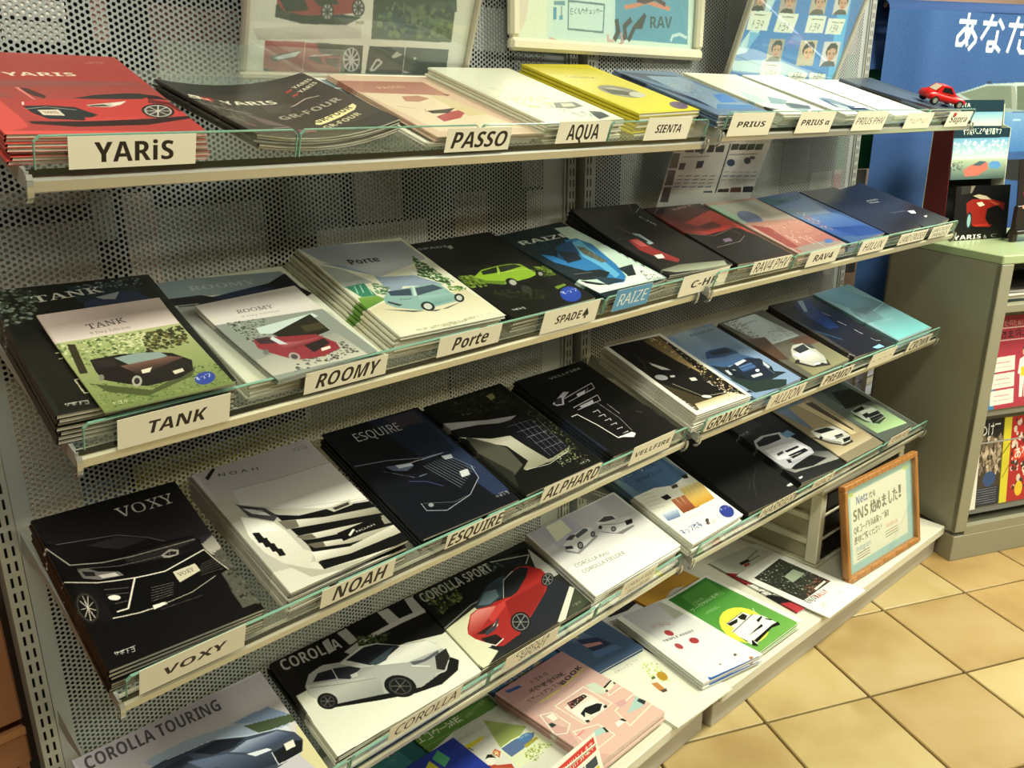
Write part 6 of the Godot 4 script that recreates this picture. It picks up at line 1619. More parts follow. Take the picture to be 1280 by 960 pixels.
	"rav4": [300, 424, "b09488", [
		["g","a8b4a8","c0b0a4",[-128,44,921,51,1004,452,65,409]],
		["p","a4c8b0",[-109,47,117,52,175,376,30,429,-16,295]],
		["p","6c7898",[345,448,286,467,228,473,175,467,134,448,107,420,98,383,106,343,132,302,174,264,227,234,286,214,346,206,401,212,444,230,472,260,481,298,471,340,442,382,399,419]],
		["g","b88878","9a5c54",[103,415,963,473,1123,943,34,983]],
		["p","8a3c38",[69,460,297,548,171,915,28,889]],
		["n",["d8b8a8","c89080","7a5450"],50,12,[215,433,1088,465,923,806,92,807]],
		["n",["e8dccc","f0e8d8"],12,8,[379,712,764,779,538,936,171,915]],
		["p","8c8078",[99,902,766,879,1082,960,105,996]],
		["l","e8e0d8",5,[304,699,312,846]],
		["l","e8e0d8",5,[494,757,500,904]],
		["l","f0e8e0",4,[593,759,577,967]],
		["p","4a6ca8",[872,913,849,921,822,927,792,931,764,931,739,928,721,923,710,916,708,907,716,897,731,888,753,879,781,873,810,869,839,869,864,871,882,877,893,884,895,893,888,903]],
		["b",2.3]]],
	"hilux": [300, 424, "3a5484", [
		["g","3c5c90","8a9cb4",[-164,17,928,100,717,549,-135,426]],
		["g","6484ac","1c3884",[-296,392,816,510,919,998,68,883]],
		["n",["a85c44","7a4438","c88868","d8d0c8"],60,11,[173,289,291,401,163,769,6,679]],
		["p","14161a",[-161,29,226,43,55,178,-67,124]],
		["p","2c5c6c",[-57,7,739,96,140,194,-67,124]],
		["p","1c3c80",[169,716,859,813,961,996,312,940]],
		["l","c8d8e8",2,[495,531,577,578]],
		["b",2.3],
		["t","HILUX","sansb","1a2c38",228,182,872,153,70]]],
	"lc": [300, 424, "1a1c26", [
		["p","2c2a2a",[-30,15,745,52,524,344,-68,320]],
		["g","22242e","161826",[44,275,812,321,795,993,54,980]],
		["b",2.3]]],
	"prado": [300, 424, "1c1f2c", [
		["p","1a2030",[-21,-25,744,102,514,964,-126,929]],
		["l","707888",5,[-64,598,399,643,556,714]],
		["p","e8ecec",[484,663,668,687,544,744,431,717]],
		["p","e8e8e4",[576,817,703,828,536,853]],
		["b",2.3],
		["t","LAND","sansb","d8dcdc",7,321,452,353,28],
		["t","CRUISER","sansb","d8dcdc",-69,350,342,396,24]]],
	"yaris": [300, 424, "b4413e", [
		["p","b03e3a",[147,104,924,56,979,438,36,487]],
		["p","98504a",[70,389,955,371,1039,646,116,600,56,510]],
		["p","dc524c",[-29,628,108,623,134,842,128,925,-79,1019]],
		["g","a04540","c44a46",[64,486,994,410,1053,820,280,664]],
		["p","c8403c",[205,649,295,629,464,618,634,557,813,531,890,548,957,584,994,672,1027,747,985,808,776,808,628,865,416,864,240,853,187,777,186,711]],
		["p","8c3430",[501,593,635,555,801,532,891,535,912,560,778,577]],
		["p","2c2c2c",[475,606,612,558,803,528,883,529,905,573,856,600,764,603,610,608]],
		["p","301c1c",[891,535,972,558,1002,608,891,599]],
		["p","22282a",[192,700,307,692,439,707,518,798,414,859,254,842,206,777]],
		["l","9a9c98",6,[191,734,300,709,433,742]],
		["p","e8d8c4",[243,744,347,737,350,807,248,801]],
		["p","d04844",[434,826,652,820,770,820,627,868,429,859]],
		["p","d8d0c4",[511,682,629,656,748,634,693,679,632,704,522,703]],
		["p","3a3632",[519,688,604,674,638,692,529,701]],
		["p","f0e8d8",[656,655,751,628,710,666,648,691]],
		["p","2e1a18",[151,868,434,870,757,843,1002,808,1016,832,720,911,358,928,159,894]],
		["p","4a2a28",[239,477,294,486,355,580,332,610,295,582]],
		["p","e88880",[238,479,259,476,285,629,273,624]],
		["p","f4e4d4",[204,652,216,652,206,683,191,695]],
		["p","201a1a",[951,761,931,787,904,808,874,824,844,832,816,832,792,823,776,808,768,787,770,762,780,735,799,710,825,688,855,671,887,662,916,662,941,670,958,686,966,708,963,734]],
		["p","b0aaa4",[939,760,921,782,899,800,873,813,847,820,822,820,802,813,788,800,781,782,783,760,792,737,809,715,831,696,857,682,884,674,909,674,930,681,945,695,951,714,949,736]],
		["p","3c3634",[927,758,912,776,893,792,872,803,850,809,829,809,812,803,800,792,795,776,796,758,804,739,818,721,836,705,858,693,881,687,902,686,919,692,931,704,937,720,935,738]],
		["l","c8c2ba",6,[865,748,935,748]],
		["l","c8c2ba",6,[865,748,889,792]],
		["l","c8c2ba",6,[865,748,830,810]],
		["l","c8c2ba",6,[865,748,792,793]],
		["l","c8c2ba",6,[865,748,796,749]],
		["l","c8c2ba",6,[865,748,841,704]],
		["l","c8c2ba",6,[865,748,901,684]],
		["l","c8c2ba",6,[865,748,940,702]],
		["p","701f1e",[891,599,1015,646,1039,746,984,759,965,673,863,650]],
		["l","e8c8b4",3,[799,93,885,87]],
		["p","e25650",[-59,961,434,972,1059,996,1023,1052,-79,1019]],
		["b",2.3],
		["t","YARIS","sans","503c34",263,786,332,781,26],
		["t","YARIS","sansb","f6e8d0",244,333,635,311,48],
		["j","サポトヨ","e8c8b4",765,129,882,117,18,9]]],
	"gryaris": [424, 300, "2b2824", [
		["p","3a352f",[44,263,1048,57,1000,835,266,919,1,814,-37,546]],
		["n",["544e46","3c3630","6a6258"],60,14,[31,353,325,319,83,751,-4,699]],
		["p","e8e0cc",[36,277,99,290,71,361,5,353]],
		["p","a8322c",[108,291,168,303,135,381,70,370]],
		["p","a8382c",[728,218,790,194,762,232,701,256]],
		["p","a8382c",[723,295,782,270,755,308,696,331]],
		["l","b8a89c",5,[466,511,620,462,750,387,850,389]],
		["p","6c3c3c",[466,494,557,482,557,515,481,540]],
		["p","f0e4a8",[564,742,932,622,930,666,884,706,549,816,523,803]],
		["p","78484c",[76,778,121,819,96,841,51,800]],
		["p","8c5a60",[347,868,480,860,442,925,339,910]],
		["l","b8a0a0",4,[209,844,336,820]],
		["l","a89890",5,[18,456,237,583]],
		["p","4c4640",[415,435,630,414,507,584,369,552]],
		["p","6a5c5a",[182,570,297,720,336,820,207,785]],
		["b",2.3],
		["t","GR","sansb","403020",12,342,61,353,40],
		["t","GR","sansb","e8e0d0",80,357,131,368,40],
		["t","YARIS","sansb","efe8d4",180,410,548,404,70],
		["t","YARIS","sansb","d8d0b8",801,210,980,145,36],
		["t","YARIS","sansb","d8d0b8",790,290,973,210,36],
		["t","GR-FOUR","sansb","a8a090",381,695,928,527,60],
		["t","GR-FOUR","sansb","302c20",554,786,896,675,56],
		["t","GR-FOUR","sansb","d8d0a8",540,891,877,787,46]]],
	"tray": [300, 424, "cdd2cc", [
		["p","e8e6d8",[0,0,1000,0,1000,1000,0,1000]],
		["g","8aa8b8","3c4440",[45,30,955,30,955,970,45,970]],
		["n",["4a6050","6a7c68","3c4c3c"],80,30,[60,120,900,120,900,400,60,400]],
		["p","35332f",[45,600,955,600,955,970,45,970]],
		["n",["5c5a52","484640"],50,40,[60,620,940,620,940,960,60,960]],
		["b",2.3]]],
	"passo": [300, 424, "dcc0a8", [
		["g","b07a6c","bc8878",[-16,106,796,106,806,357,8,305]],
		["p","ead8bc",[27,321,604,339,705,374,924,907,99,914,63,620]],
		["p","c08c78",[320,371,488,356,549,407,391,464,273,453]],
		["p","dccca0",[605,356,725,374,838,679,606,702]],
		["p","b04c50",[297,704,490,634,620,606,622,655,497,729,286,780]],
		["p","3c3430",[306,612,505,587,625,567,472,649,317,653]],
		["l","6c5c4c",3,[121,529,249,579]],
		["l","6c5c4c",3,[321,581,289,627]],
		["p","8c4c44",[763,322,834,333,773,367]],
		["b",2.3],
		["t","PASSO","sans","e8ccb0",245,244,521,214,34]]],
	"aqua": [300, 424, "dfe2cc", [
		["g","dee2d0","f0f2dc",[69,-63,919,72,1126,933,51,968]],
		["l","6c7050",4,[202,386,385,547,624,586]],
		["n",["b8bc48","9aa040","d8dc88"],60,14,[90,538,612,594,720,755,164,763]],
		["n",["a8aca0","8a8c84"],30,14,[416,702,707,831,846,953,486,928]],
		["p","5c5a50",[576,678,853,674,852,753,635,789,466,765]],
		["p","c8c4a8",[631,696,789,695,758,749,577,755]],
		["p","3c3c3c",[786,835,917,862,903,938,683,979,721,907]],
		["b",2.3],
		["t","AQUA","sansb","40443c",999,-250,1365,-246,28]]],
	"sienta": [300, 424, "d9cb2e", [
		["g","c8bc2c","e4d838",[-10,-25,909,83,1066,993,63,962]],
		["p","8a8470",[656,690,591,711,515,721,437,718,363,702,301,676,255,642,231,603,230,562,252,524,296,492,359,469,434,457,514,459,591,473,658,500,706,535,731,577,731,619,705,658]],
		["p","b8b4a0",[535,664,492,679,442,686,391,685,343,676,303,660,274,638,259,612,261,586,277,560,308,539,350,523,399,515,451,515,501,524,543,541,573,563,587,590,585,617,567,643]],
		["p","5c5648",[307,519,545,571,646,663,472,681,255,637]],
		["p","c8c4b0",[697,690,662,703,623,712,583,716,546,715,516,709,495,698,486,683,489,667,504,650,530,634,564,620,604,610,644,606,682,607,713,613,735,624,744,639,741,656,724,674]],
		["p","6a5c78",[931,931,884,947,834,958,786,962,745,959,713,950,695,936,692,917,703,895,729,873,766,853,812,836,862,825,911,820,955,822,988,831,1007,846,1010,866,997,888,970,911]],
		["n",["3c3460","8a80a8"],10,7,[798,845,980,839,940,919,736,953]],
		["b",2.3],
		["t","SIENTA","sans","5c581c",190,294,615,318,34]]],
	"prius": [300, 424, "5c7494", [
		["g","283450","5c7494",[8,42,863,121,736,524,420,569]],
		["p","7c94ac",[316,134,896,147,926,880,192,880]],
		["n",["a0b4c4","4a6484","86705c"],70,14,[303,184,790,226,720,572,239,704]],
		["p","3c74c0",[720,572,962,550,858,739,513,755]],
		["p","1c2c50",[-9,53,-12,287,197,858,251,659]],
		["p","4878b0",[398,775,950,811,898,893,192,880]],
		["b",2.3]]],
	"priusa": [300, 424, "e6ead8", [
		["g","dfe4cc","eef0e0",[-4,34,726,166,967,981,18,968]],
		["p","b8d0cc",[242,426,355,578,260,730,-60,731]],
		["p","50504c",[-131,585,-75,779,160,899,-36,898]],
		["p","98a8ac",[738,892,676,912,610,924,545,927,488,920,443,905,416,882,408,854,420,824,452,794,500,766,561,745,628,732,695,728,754,734,801,750,830,774,837,803,823,834,789,865]],
		["p","505c64",[552,729,912,804,792,880,452,858]],
		["p","8ca4ac",[525,576,745,677,448,779,251,754]],
		["b",2.3]]],
	"phv": [300, 424, "f0f2e6", [
		["p","f4f6ea",[-44,28,702,198,1146,1017,92,975]],
		["p","3c5c80",[353,586,510,751,719,839,311,899,209,818]],
		["p","1c3454",[444,854,861,871,884,962,389,969]],
		["p","70889c",[394,571,621,631,649,783,442,775]],
		["l","30383c",3,[414,227,533,330]],
		["p","a8b8c0",[373,720,511,830,411,904,253,861]],
		["b",2.3]]],
	"white4": [300, 424, "f4f5ea", [
		["p","f6f7ee",[-466,49,1037,42,1249,943,26,939]],
		["p","8a8a8c",[171,408,152,415,133,421,114,426,99,429,88,430,83,429,84,426,91,420,103,414,119,407,137,400,157,393,175,388,191,385,202,384,207,385,207,389,200,394,187,400]],
		["p","8a8a8c",[468,669,449,676,429,682,410,686,394,689,383,690,378,689,379,685,386,680,398,674,415,667,434,661,454,655,473,650,489,647,500,646,506,648,505,651,498,656,485,662]]]],
	"supra": [300, 424, "44505c", [
		["g","4a5664","58687c",[-147,72,823,167,691,758,139,785]],
		["p","16181c",[-143,59,-60,88,312,950,72,931]],
		["b",2.3]]],
	"castle": [300, 424, "3c6c9c", [
		["g","2c5c90","5484ac",[-27,-2,410,-14,873,27,1011,101,296,135,23,108]],
		["n",["b8a890","a89880","c8b89c"],45,14,[84,29,338,39,771,64,737,120,268,90]],
		["p","c0b098",[206,70,292,56,271,104,359,106,454,71,440,114,577,83,713,21,717,51,664,120,331,110]],
		["b",2.3],
		["j","トヨタ","b8c8d8",-21,27,128,62,30,9]]],
	"eco": [300, 424, "e4e4d4", [
		["g","6a9a44","588438",[-18,-6,989,14,955,156,-35,186]],
		["p","4c7838",[-18,-6,989,14,984,34,-27,20]],
		["p","dcdcd2",[-35,186,348,140,947,162,945,463,215,531,-272,456]],
		["p","c8ccc0",[348,140,958,169,940,327,530,349,68,276]],
		["l","c0d098",3,[-16,119,435,135]],
		["l","90948c",2,[523,354,932,333]],
		["p","d4c83c",[-14,298,310,301,530,317,507,343,256,345,-35,332]],
		["l","8a8c84",2,[262,227,490,237]],
		["l","a8aaa0",2,[7,215,436,232]],
		["p","9cac64",[686,198,945,463,677,532,538,497]],
		["p","e4ecc4",[527,490,700,485,958,514,956,722,484,715]],
		["p","5c74a0",[538,497,721,500,938,543,892,575,698,607,535,605]],
		["p","4a7cb0",[904,541,894,551,877,559,854,564,828,567,801,567,776,563,755,557,741,549,734,540,735,530,745,521,762,513,784,508,810,505,838,505,863,508,884,514,899,522,906,532]],
		["p","a8a040",[727,586,903,582,909,608,726,616]],
		["n",["8ca044","a8b858"],40,10,[630,640,827,634,945,715,643,747]],
		["p","b84c34",[267,566,317,543,366,596,473,650,453,693]],
		["p","f0ece0",[387,556,373,564,357,570,340,571,325,569,313,564,305,555,301,545,303,533,309,521,320,511,334,502,350,497,366,495,381,497,394,503,402,511,406,522,404,534,398,546]],
		["p","201c1c",[331,495,387,474,432,501,411,540,407,527,370,502]],
		["p","c87040",[432,485,495,468,510,518,444,552]],
		["b",2.3],
		["j","エコカー減税","eef2dc",2,70,541,99,70,11],
		["j","が続いています","d0dcb0",589,109,912,56,36,7],
		["j","お得に乗ろう","6a5c20",-23,321,258,327,26,7],
		["j","間違い","50504c",19,397,340,403,90,9],
		["j","ないか","50504c",0,459,213,472,60,8],
		["j","減税","dce8f0",759,526,893,544,24,8],
		["j","得","f0e0b0",403,515,477,535,45,9]]],
	"pink": [300, 424, "d9aea6", [
		["g","b98a90","e8c8b8",[16,0,1030,-28,1042,518,132,598,15,298]],
		["p","e4beb0",[237,412,776,474,1042,518,1043,1013,251,1086,34,853]],
		["l","f2ead8",9,[290,406,717,408,729,675,307,681,290,406]],
		["l","f2ead8",9,[864,537,1031,510,1033,610,795,607,864,537]],
		["l","f2ead8",9,[664,741,987,721,1017,882,600,913,664,741]],
		["l","f2ead8",9,[89,395,205,434,204,607,91,653,-5,604,89,395]],
		["l","f2ead8",9,[147,672,400,748,401,896,93,896,147,672]],
		["p","f0e4d4",[338,462,647,453,676,521,662,672,323,671,325,586]],
		["p","2a2420",[408,445,629,464,630,500,374,511]],
		["n",["c06060","e8d8c8","8c4040"],14,9,[411,458,612,475,605,494,391,500]],
		["p","f4f0e4",[358,521,622,541,635,562,662,672,331,666]],
		["p","1c2020",[388,588,486,569,622,598,651,630,558,665,379,636]],
		["p","e8e4d4",[436,600,460,683,371,641]],
		["p","24241c",[347,656,381,670,367,692,335,680]],
		["p","24241c",[630,650,669,654,654,678,615,673]],
		["p","d0dcc8",[746,405,849,429,853,529,781,573,723,507]],
		["p","f0e8d0",[824,532,1008,494,1015,549,908,569,810,570]],
		["p","1a1c1c",[851,516,999,500,1004,511,858,533]],
		["p","3c4038",[846,568,841,570,835,572,829,573,824,572,820,571,818,568,818,565,819,561,822,557,827,554,832,551,838,549,844,549,849,549,853,551,855,554,856,557,854,561,851,564]],
		["p","3c4038",[1003,550,997,552,991,554,985,555,980,554,976,553,974,550,974,546,975,543,978,539,983,535,989,533,995,531,1001,530,1006,531,1010,533,1012,535,1013,539,1011,543,1008,546]],
		["p","b0d0c8",[714,821,990,746,978,808,917,855]],
		["p","283c3c",[932,786,979,780,996,832,940,849]],
		["p","f4f0e8",[530,820,631,828,624,866,501,863]],
		["p","24241c",[594,823,631,828,630,866,610,860]],
		["p","d8a8a8",[750,690,868,705,836,751,730,744]],
		["p","f4f0e0",[116,436,197,439,183,507,121,505]],
		["p","2a4038",[54,500,95,508,103,546,42,544]],
		["p","2c2c28",[370,780,409,797,392,848,364,838]],
		["p","b0d4cc",[280,767,389,782,372,833,228,813]],
		["p","e89090",[122,716,242,709,244,721,142,731]],
		["p","34589c",[92,31,262,57,264,87,99,65]],
		["l","dcd45c",10,[224,301,507,305]],
		["l","dcd45c",10,[564,298,939,268]],
		["l","806468",2,[240,335,419,349]],
		["l","806468",2,[505,351,815,331]],
		["b",2.3],
		["j","トヨタの","403438",358,114,611,134,44,9],
		["j","予防安全機能","342c30",255,195,744,217,50,10],
		["j","スマートアシスト","30282c",128,255,597,273,44,9],
		["t","BOOK","sansb","30282c",587,290,949,249,40]]],
	"smart": [300, 424, "eceedc", [
		["g","c8ccb8","f4f6e8",[115,69,557,62,714,241,268,347]],
		["n",["c8e070","a8cc50","d8e898"],50,12,[517,260,710,377,545,618,398,529]],
		["p","b8902c",[561,577,541,579,522,577,507,569,496,556,492,541,494,523,502,506,516,490,534,477,555,469,576,466,595,469,610,477,621,489,625,505,623,523,614,540,600,556,582,569]],
		["p","c88c50",[351,525,425,545,407,634,326,634]],
		["p","604838",[337,628,421,642,392,674,332,662]],
		["p","50603c",[435,474,491,482,465,505,423,498]],
		["b",2.3],
		["j","スマートアシスト","a06868",160,256,589,249,32,7]]],
	"bluebook": [300, 424, "4c6488", [
		["g","a0b0c0","4c6890",[220,183,536,195,615,456,310,406]],
		["p","303c5c",[359,360,649,479,716,687,365,678]],
		["p","c89090",[353,475,606,571,602,627,371,566]],
		["p","5878a8",[332,655,725,732,758,833,302,787]],
		["p","c8c080",[436,332,428,338,418,341,407,341,396,339,386,334,379,327,375,319,374,310,376,302,382,294,390,289,400,286,411,285,422,288,432,292,439,299,443,308,444,316,442,325]],
		["b",2.3]]],
	"teal": [300, 424, "3c7c80", [
		["n",["8a6050","503838","a88068","c8b0a0"],30,14,[664,-17,771,-7,764,50,620,55]],
		["b",2.3],
		["j","トヨタ","88b8b8",568,100,671,129,26,9]]],
	"bluefolder": [300, 424, "20348c", [
		["p","24389a",[0,0,1000,0,1000,1000,0,1000]],
		["p","c8c83c",[500,100,600,60,620,200,540,220]],
		["p","50a878",[640,60,760,20,780,140,660,180]]]],
	"bluesheet": [300, 424, "54789c", [
		["g","8098a8","3c6488",[0,0,1000,0,1000,1000,0,1000]],
		["l","b8c8d0",8,[600,120,900,120]],
		["l","b8c8d0",8,[600,160,850,160]],
		["b",2.3]]],
	"triple": [300, 424, "eeefe8", [
		["g","b4b4c0","f4f6ee",[75,-45,886,24,912,598,146,606]],
		["g","f4f6ee","fdfef6",[113,457,958,569,955,1028,121,977]],
		["p","b0b8a0aa",[671,17,870,45,861,253,614,279]],
		["l","b87870",3,[226,267,386,260,509,335]],
		["l","b87870",3,[231,245,392,237,505,284]],
		["p","a83c40",[372,429,357,434,342,435,326,431,312,424,301,414,294,401,292,388,295,375,303,364,315,356,329,351,345,350,361,354,375,361,386,372,393,384,395,397,392,410,384,421]],
		["p","a83c40",[537,606,520,613,502,616,482,615,465,610,450,602,440,592,436,580,438,567,445,556,458,546,475,540,494,537,513,537,531,542,546,550,555,561,560,573,558,585,550,597]],
		["p","b04c50",[273,604,260,607,247,606,234,601,224,593,216,583,213,570,214,557,219,545,228,535,240,528,253,525,266,526,279,531,290,539,297,550,300,562,299,575,294,587,285,597]],
		["p","2c5cac",[105,980,932,996,952,1037,849,1059,137,1044]],
		["p","2c5cac",[126,959,160,983,442,1048,943,1005,945,1041,401,1133,85,1062]],
		["p","6a645c",[730,891,722,895,714,897,705,898,697,898,690,897,686,894,684,890,685,885,688,880,694,876,701,872,710,870,718,868,727,869,733,870,738,873,740,877,739,882,736,887]],
		["l","9a948c",2,[702,912,780,912]],
		["p","8a8a84",[438,911,433,913,427,915,421,916,416,916,412,915,409,913,407,910,408,907,410,904,414,901,419,899,425,897,430,896,436,896,440,897,443,899,444,902,444,905,442,908]],
		["p","b07c60",[805,965,849,962,868,981,792,1003]],
		["b",2.3],
		["j","トヨタ","a86860",226,267,520,327,36,7],
		["t","TRIPLE ASSIST","sansb","50484c",162,466,643,488,26],
		["j","ネッツ徳島","e8ecf4",320,1079,516,1079,26,8]]],
	"engine": [300, 424, "d8d6d8", [
		["g","b4b2b8","e0dede",[-28,-36,815,-28,902,257,188,128]],
		["p","1e1c1e",[105,-15,467,-12,773,-20,795,109,468,147,186,112]],
		["n",["3c3a3c","5c5a5c","a8a4a4"],30,12,[187,4,554,42,505,107,223,89]],
		["p","48343a",[537,-1,760,-12,789,96,586,93]],
		["p","8c3c34",[300,198,394,210,379,222,295,210]],
		["p","2c2c30",[424,244,493,271,441,285]],
		["b",2.3]]],
	"orange": [300, 424, "c8943c", [
		["g","b8843c","d0a03c",[-21,-32,1028,23,1062,268,126,298]],
		["p","ddd8d4",[662,341,627,362,581,378,528,388,472,392,420,388,377,377,346,361,330,340,331,317,348,294,381,274,427,257,480,246,536,243,590,246,635,257,667,274,683,295,681,318]],
		["p","d8d4d0",[339,275,601,280,813,317,314,358]],
		["l","8a6028",4,[338,207,700,242]],
		["l","8a6028",3,[391,36,848,89]],
		["b",2.3]]],
	"green": [300, 424, "f0f2e8", [
		["g","3c8434","78b454",[104,22,504,28,941,25,897,990,615,1051,10,1088,-43,1041]],
		["p","5ca448",[293,67,890,58,797,315,234,260]],
		["p","f4ee50",[420,906,311,925,206,923,116,900,47,858,7,802,-2,735,23,665,80,597,163,538,267,494,380,470,492,470,589,493,663,538,704,599,708,670,677,743,613,811,524,867]],
		["p","f6f6f0",[128,676,650,670,705,736,698,885,416,886,117,927,63,894,88,768]],
		["p","f4f4ec",[196,585,581,579,606,674,210,699]],
		["l","181c14",5,[203,590,572,583]],
		["l","181c14",6,[114,697,636,661]],
		["p","202418",[436,598,558,597,557,643,449,668,421,635]],
		["p","202418",[210,594,407,611,336,643,203,635]],
		["p","14160f",[156,868,117,927,90,953,50,913,123,875]],
		["p","14160f",[156,882,613,862,728,873,690,910,556,886,143,916]],
		["p","14160f",[554,734,691,727,669,744,531,765]],
		["p","14160f",[183,813,501,822,531,795,334,806]],
		["p","14160f",[675,764,716,820,688,824,660,785]],
		["l","f0f0e8",6,[756,610,694,666]],
		["p","14160f",[88,768,89,854,66,857]],
		["l","c0dcb0",3,[196,385,477,402]],
		["l","c0dcb0",3,[230,369,441,379]],
		["b",2.3],
		["j","トヨタの","d8ecc8",232,232,473,236,36,8],
		["j","フーがわかる本","d8ecc8",109,292,735,282,44,9],
		["j","ネッツ","203c18",729,88,878,75,26,9]]],
	"gr": [300, 424, "e0e0d4", [
		["g","b8b8ac","dcdccc",[-403,2,698,-146,907,175,219,437,-138,197]],
		["p","9c2c34",[-206,131,-81,161,214,371,73,490,-154,438,-221,251]],
		["p","e8e8e0",[-170,431,10,459,36,711,164,833,-11,803]],
		["p","16161a",[-116,636,64,696,233,953,243,1070,31,937,-25,811]],
		["g","a83038","c04048",[-53,811,109,863,259,1091,-9,1082]],
		["n",["303034","505054","808488"],60,12,[86,465,378,516,159,772,-47,611]],
		["p","201c20",[322,162,513,155,468,200,309,206]],
		["p","a82c34",[341,205,444,206,414,241,303,246]],
		["b",2.3],
		["t","GR","sansb","d8d0c8",338,210,440,214,12],
		["t","GAZOO","sansb","3c3a3c",530,163,790,117,26],
		["t","Racing","sansb","3c3a3c",476,205,709,183,22],
		["t","Season","sansb","403c3c",482,308,753,274,20]]],
	"rally": [300, 424, "f2f2ea", [
		["p","2c2e28",[126,144,885,108,860,688,121,690]],
		["n",["505a48","3c4438","748070","a8b4a0","1c1e18"],150,14,[142,154,877,111,868,539,140,667]],
		["n",["7a4c38","543428","9a7058"],40,16,[381,569,830,554,844,678,269,679]],
		["p","9aa890",[480,331,762,315,777,443,430,452]],
		["p","e8e8dc",[506,648,816,640,794,665,493,677]],
		["n",["808078"],14,6,[190,803,364,844,165,890]],
		["l","50504c",3,[636,858,728,863]],
		["b",2.3],
		["t","ENJOY","sansb","2c2c28",118,757,366,758,60],
		["t","RALLY","sansb","a83c38",327,769,589,774,60]]],
	"poster_red": [440, 616, "dcdad0", [
		["p","e0ded4",[-157,-72,1156,-420,1399,1053,-81,1060]],
		["g","dcd8d0","b8b4ac",[18,901,459,870,467,908,42,927]],
		["p","18161a",[103,841,300,849,456,856,394,877,213,882,100,870]],
		["p","9a2a30",[103,837,110,782,435,761,453,842,388,850,325,857,210,862,134,857]],
		["p","1c1a1c",[108,824,212,827,230,848,142,857]],
		["p","201c1e",[200,801,296,783,352,828,274,837]],
		["p","181818",[334,848,334,854,332,860,326,865,319,868,311,870,303,869,295,866,288,862,284,856,281,850,281,844,284,838,289,833,296,830,304,828,312,829,320,831,327,836,332,841]],
		["p","b0aeb0",[330,848,330,853,327,859,323,863,318,866,311,867,304,866,297,864,292,860,288,855,286,850,286,844,288,839,292,835,298,832,304,831,311,831,318,834,323,837,328,842]],
		["l","303030",3,[308,849,328,848]],
		["l","303030",3,[308,849,324,860]],
		["l","303030",3,[308,849,311,866]],
		["l","303030",3,[308,849,295,862]],
		["l","303030",3,[308,849,287,850]],
		["l","303030",3,[308,849,291,838]],
		["l","303030",3,[308,849,305,832]],
		["l","303030",3,[308,849,320,836]],
		["p","181818",[466,832,466,838,464,845,458,850,451,853,443,854,434,854,425,851,418,847,413,841,410,835,410,828,413,822,418,817,425,814,434,812,442,813,451,815,458,820,463,825]],
		["p","b0aeb0",[461,832,461,838,459,843,455,847,449,850,442,852,435,851,428,849,422,845,418,840,415,834,415,829,417,823,422,819,427,816,434,815,441,815,448,818,454,821,459,826]],
		["l","303030",3,[438,833,460,832]],
		["l","303030",3,[438,833,456,845]],
		["l","303030",3,[438,833,442,851]],
		["l","303030",3,[438,833,426,846]],
		["l","303030",3,[438,833,417,834]],
		["l","303030",3,[438,833,420,822]],
		["l","303030",3,[438,833,434,816]],
		["l","303030",3,[438,833,451,820]],
		["g","24282c","384030",[492,721,890,692,914,905,514,908]],
		["p","586848",[586,826,730,819,905,851,906,882,779,856,642,833]],
		["p","2c4050",[528,838,643,837,746,873,697,900,543,900]],
		["p","404c48",[700,810,904,790,915,820,779,826]],
		["n",["50604c","283038","68744c"],50,14,[532,819,901,810,899,893,542,895]],
		["p","a4303a",[69,927,227,926,227,1005,70,1004]],
		["p","a02c36",[231,927,387,927,389,1003,229,1004]],
		["p","2c2a30",[387,927,480,927,488,1002,390,1004]],
		["p","26242a",[510,927,681,926,686,1002,507,1002]],
		["p","221f26",[686,925,908,925,915,1000,688,1002]],
		["p","281c1e",[89,966,214,945,201,963,113,977]],
		["p","d8dcdc",[104,968,147,958,215,948,194,963,127,972]],
		["p","181014",[70,994,131,1002,70,1005]],
		["p","1a1416",[274,926,387,927,385,959,294,951]],
		["p","c8c0c0",[240,962,263,956,359,952,335,957]],
		["p","2a1a1e",[236,962,295,961,315,982,282,975]],
		["p","16141a",[320,965,382,963,377,986,331,979]],
		["p","b4b4b8",[474,964,474,974,471,983,463,991,453,995,441,997,429,996,417,991,407,984,400,975,396,966,396,956,400,947,407,939,417,935,428,933,440,934,452,938,462,945,470,954]],
		["p","2c2a2e",[467,964,467,973,464,981,459,987,450,992,441,993,430,992,421,988,412,982,406,974,403,965,403,957,406,949,411,942,419,938,429,936,439,938,449,941,457,947,464,955]],
		["l","c4c4c8",5,[435,965,469,964]],
		["l","c4c4c8",5,[435,965,466,981]],
		["l","c4c4c8",5,[435,965,451,993]],
		["l","c4c4c8",5,[435,965,430,993]],
		["l","c4c4c8",5,[435,965,411,983]],
		["l","c4c4c8",5,[435,965,401,965]],
		["l","c4c4c8",5,[435,965,404,948]],
		["l","c4c4c8",5,[435,965,419,937]],
		["l","c4c4c8",5,[435,965,439,937]],
		["l","c4c4c8",5,[435,965,459,947]],
		["l","c8c8c4",6,[529,990,550,964,562,962,578,969,547,990,531,991]],
		["p","c0beba",[619,953,642,937,677,946,634,957]],
		["p","b8b4b0",[679,987,733,994,696,997]],
		["p","d0ccc8",[726,950,750,952,738,959]],
		["p","3c383c",[762,928,906,927,895,973,773,965]],
		["l","8a8880",3,[73,1017,132,1017]],
		["l","a8a69c",2,[73,1021,156,1021]],
		["l","8a8880",3,[228,1015,292,1015]],
		["l","a8a69c",2,[229,1019,318,1019]],
		["l","8a8880",3,[389,1017,458,1018]],
		["l","a8a69c",2,[390,1022,485,1022]],
		["l","8a8880",3,[503,1013,575,1014]],
		["l","a8a69c",2,[504,1018,603,1018]],
		["l","8a8880",3,[681,1011,758,1011]],
		["l","a8a69c",2,[682,1016,789,1016]],
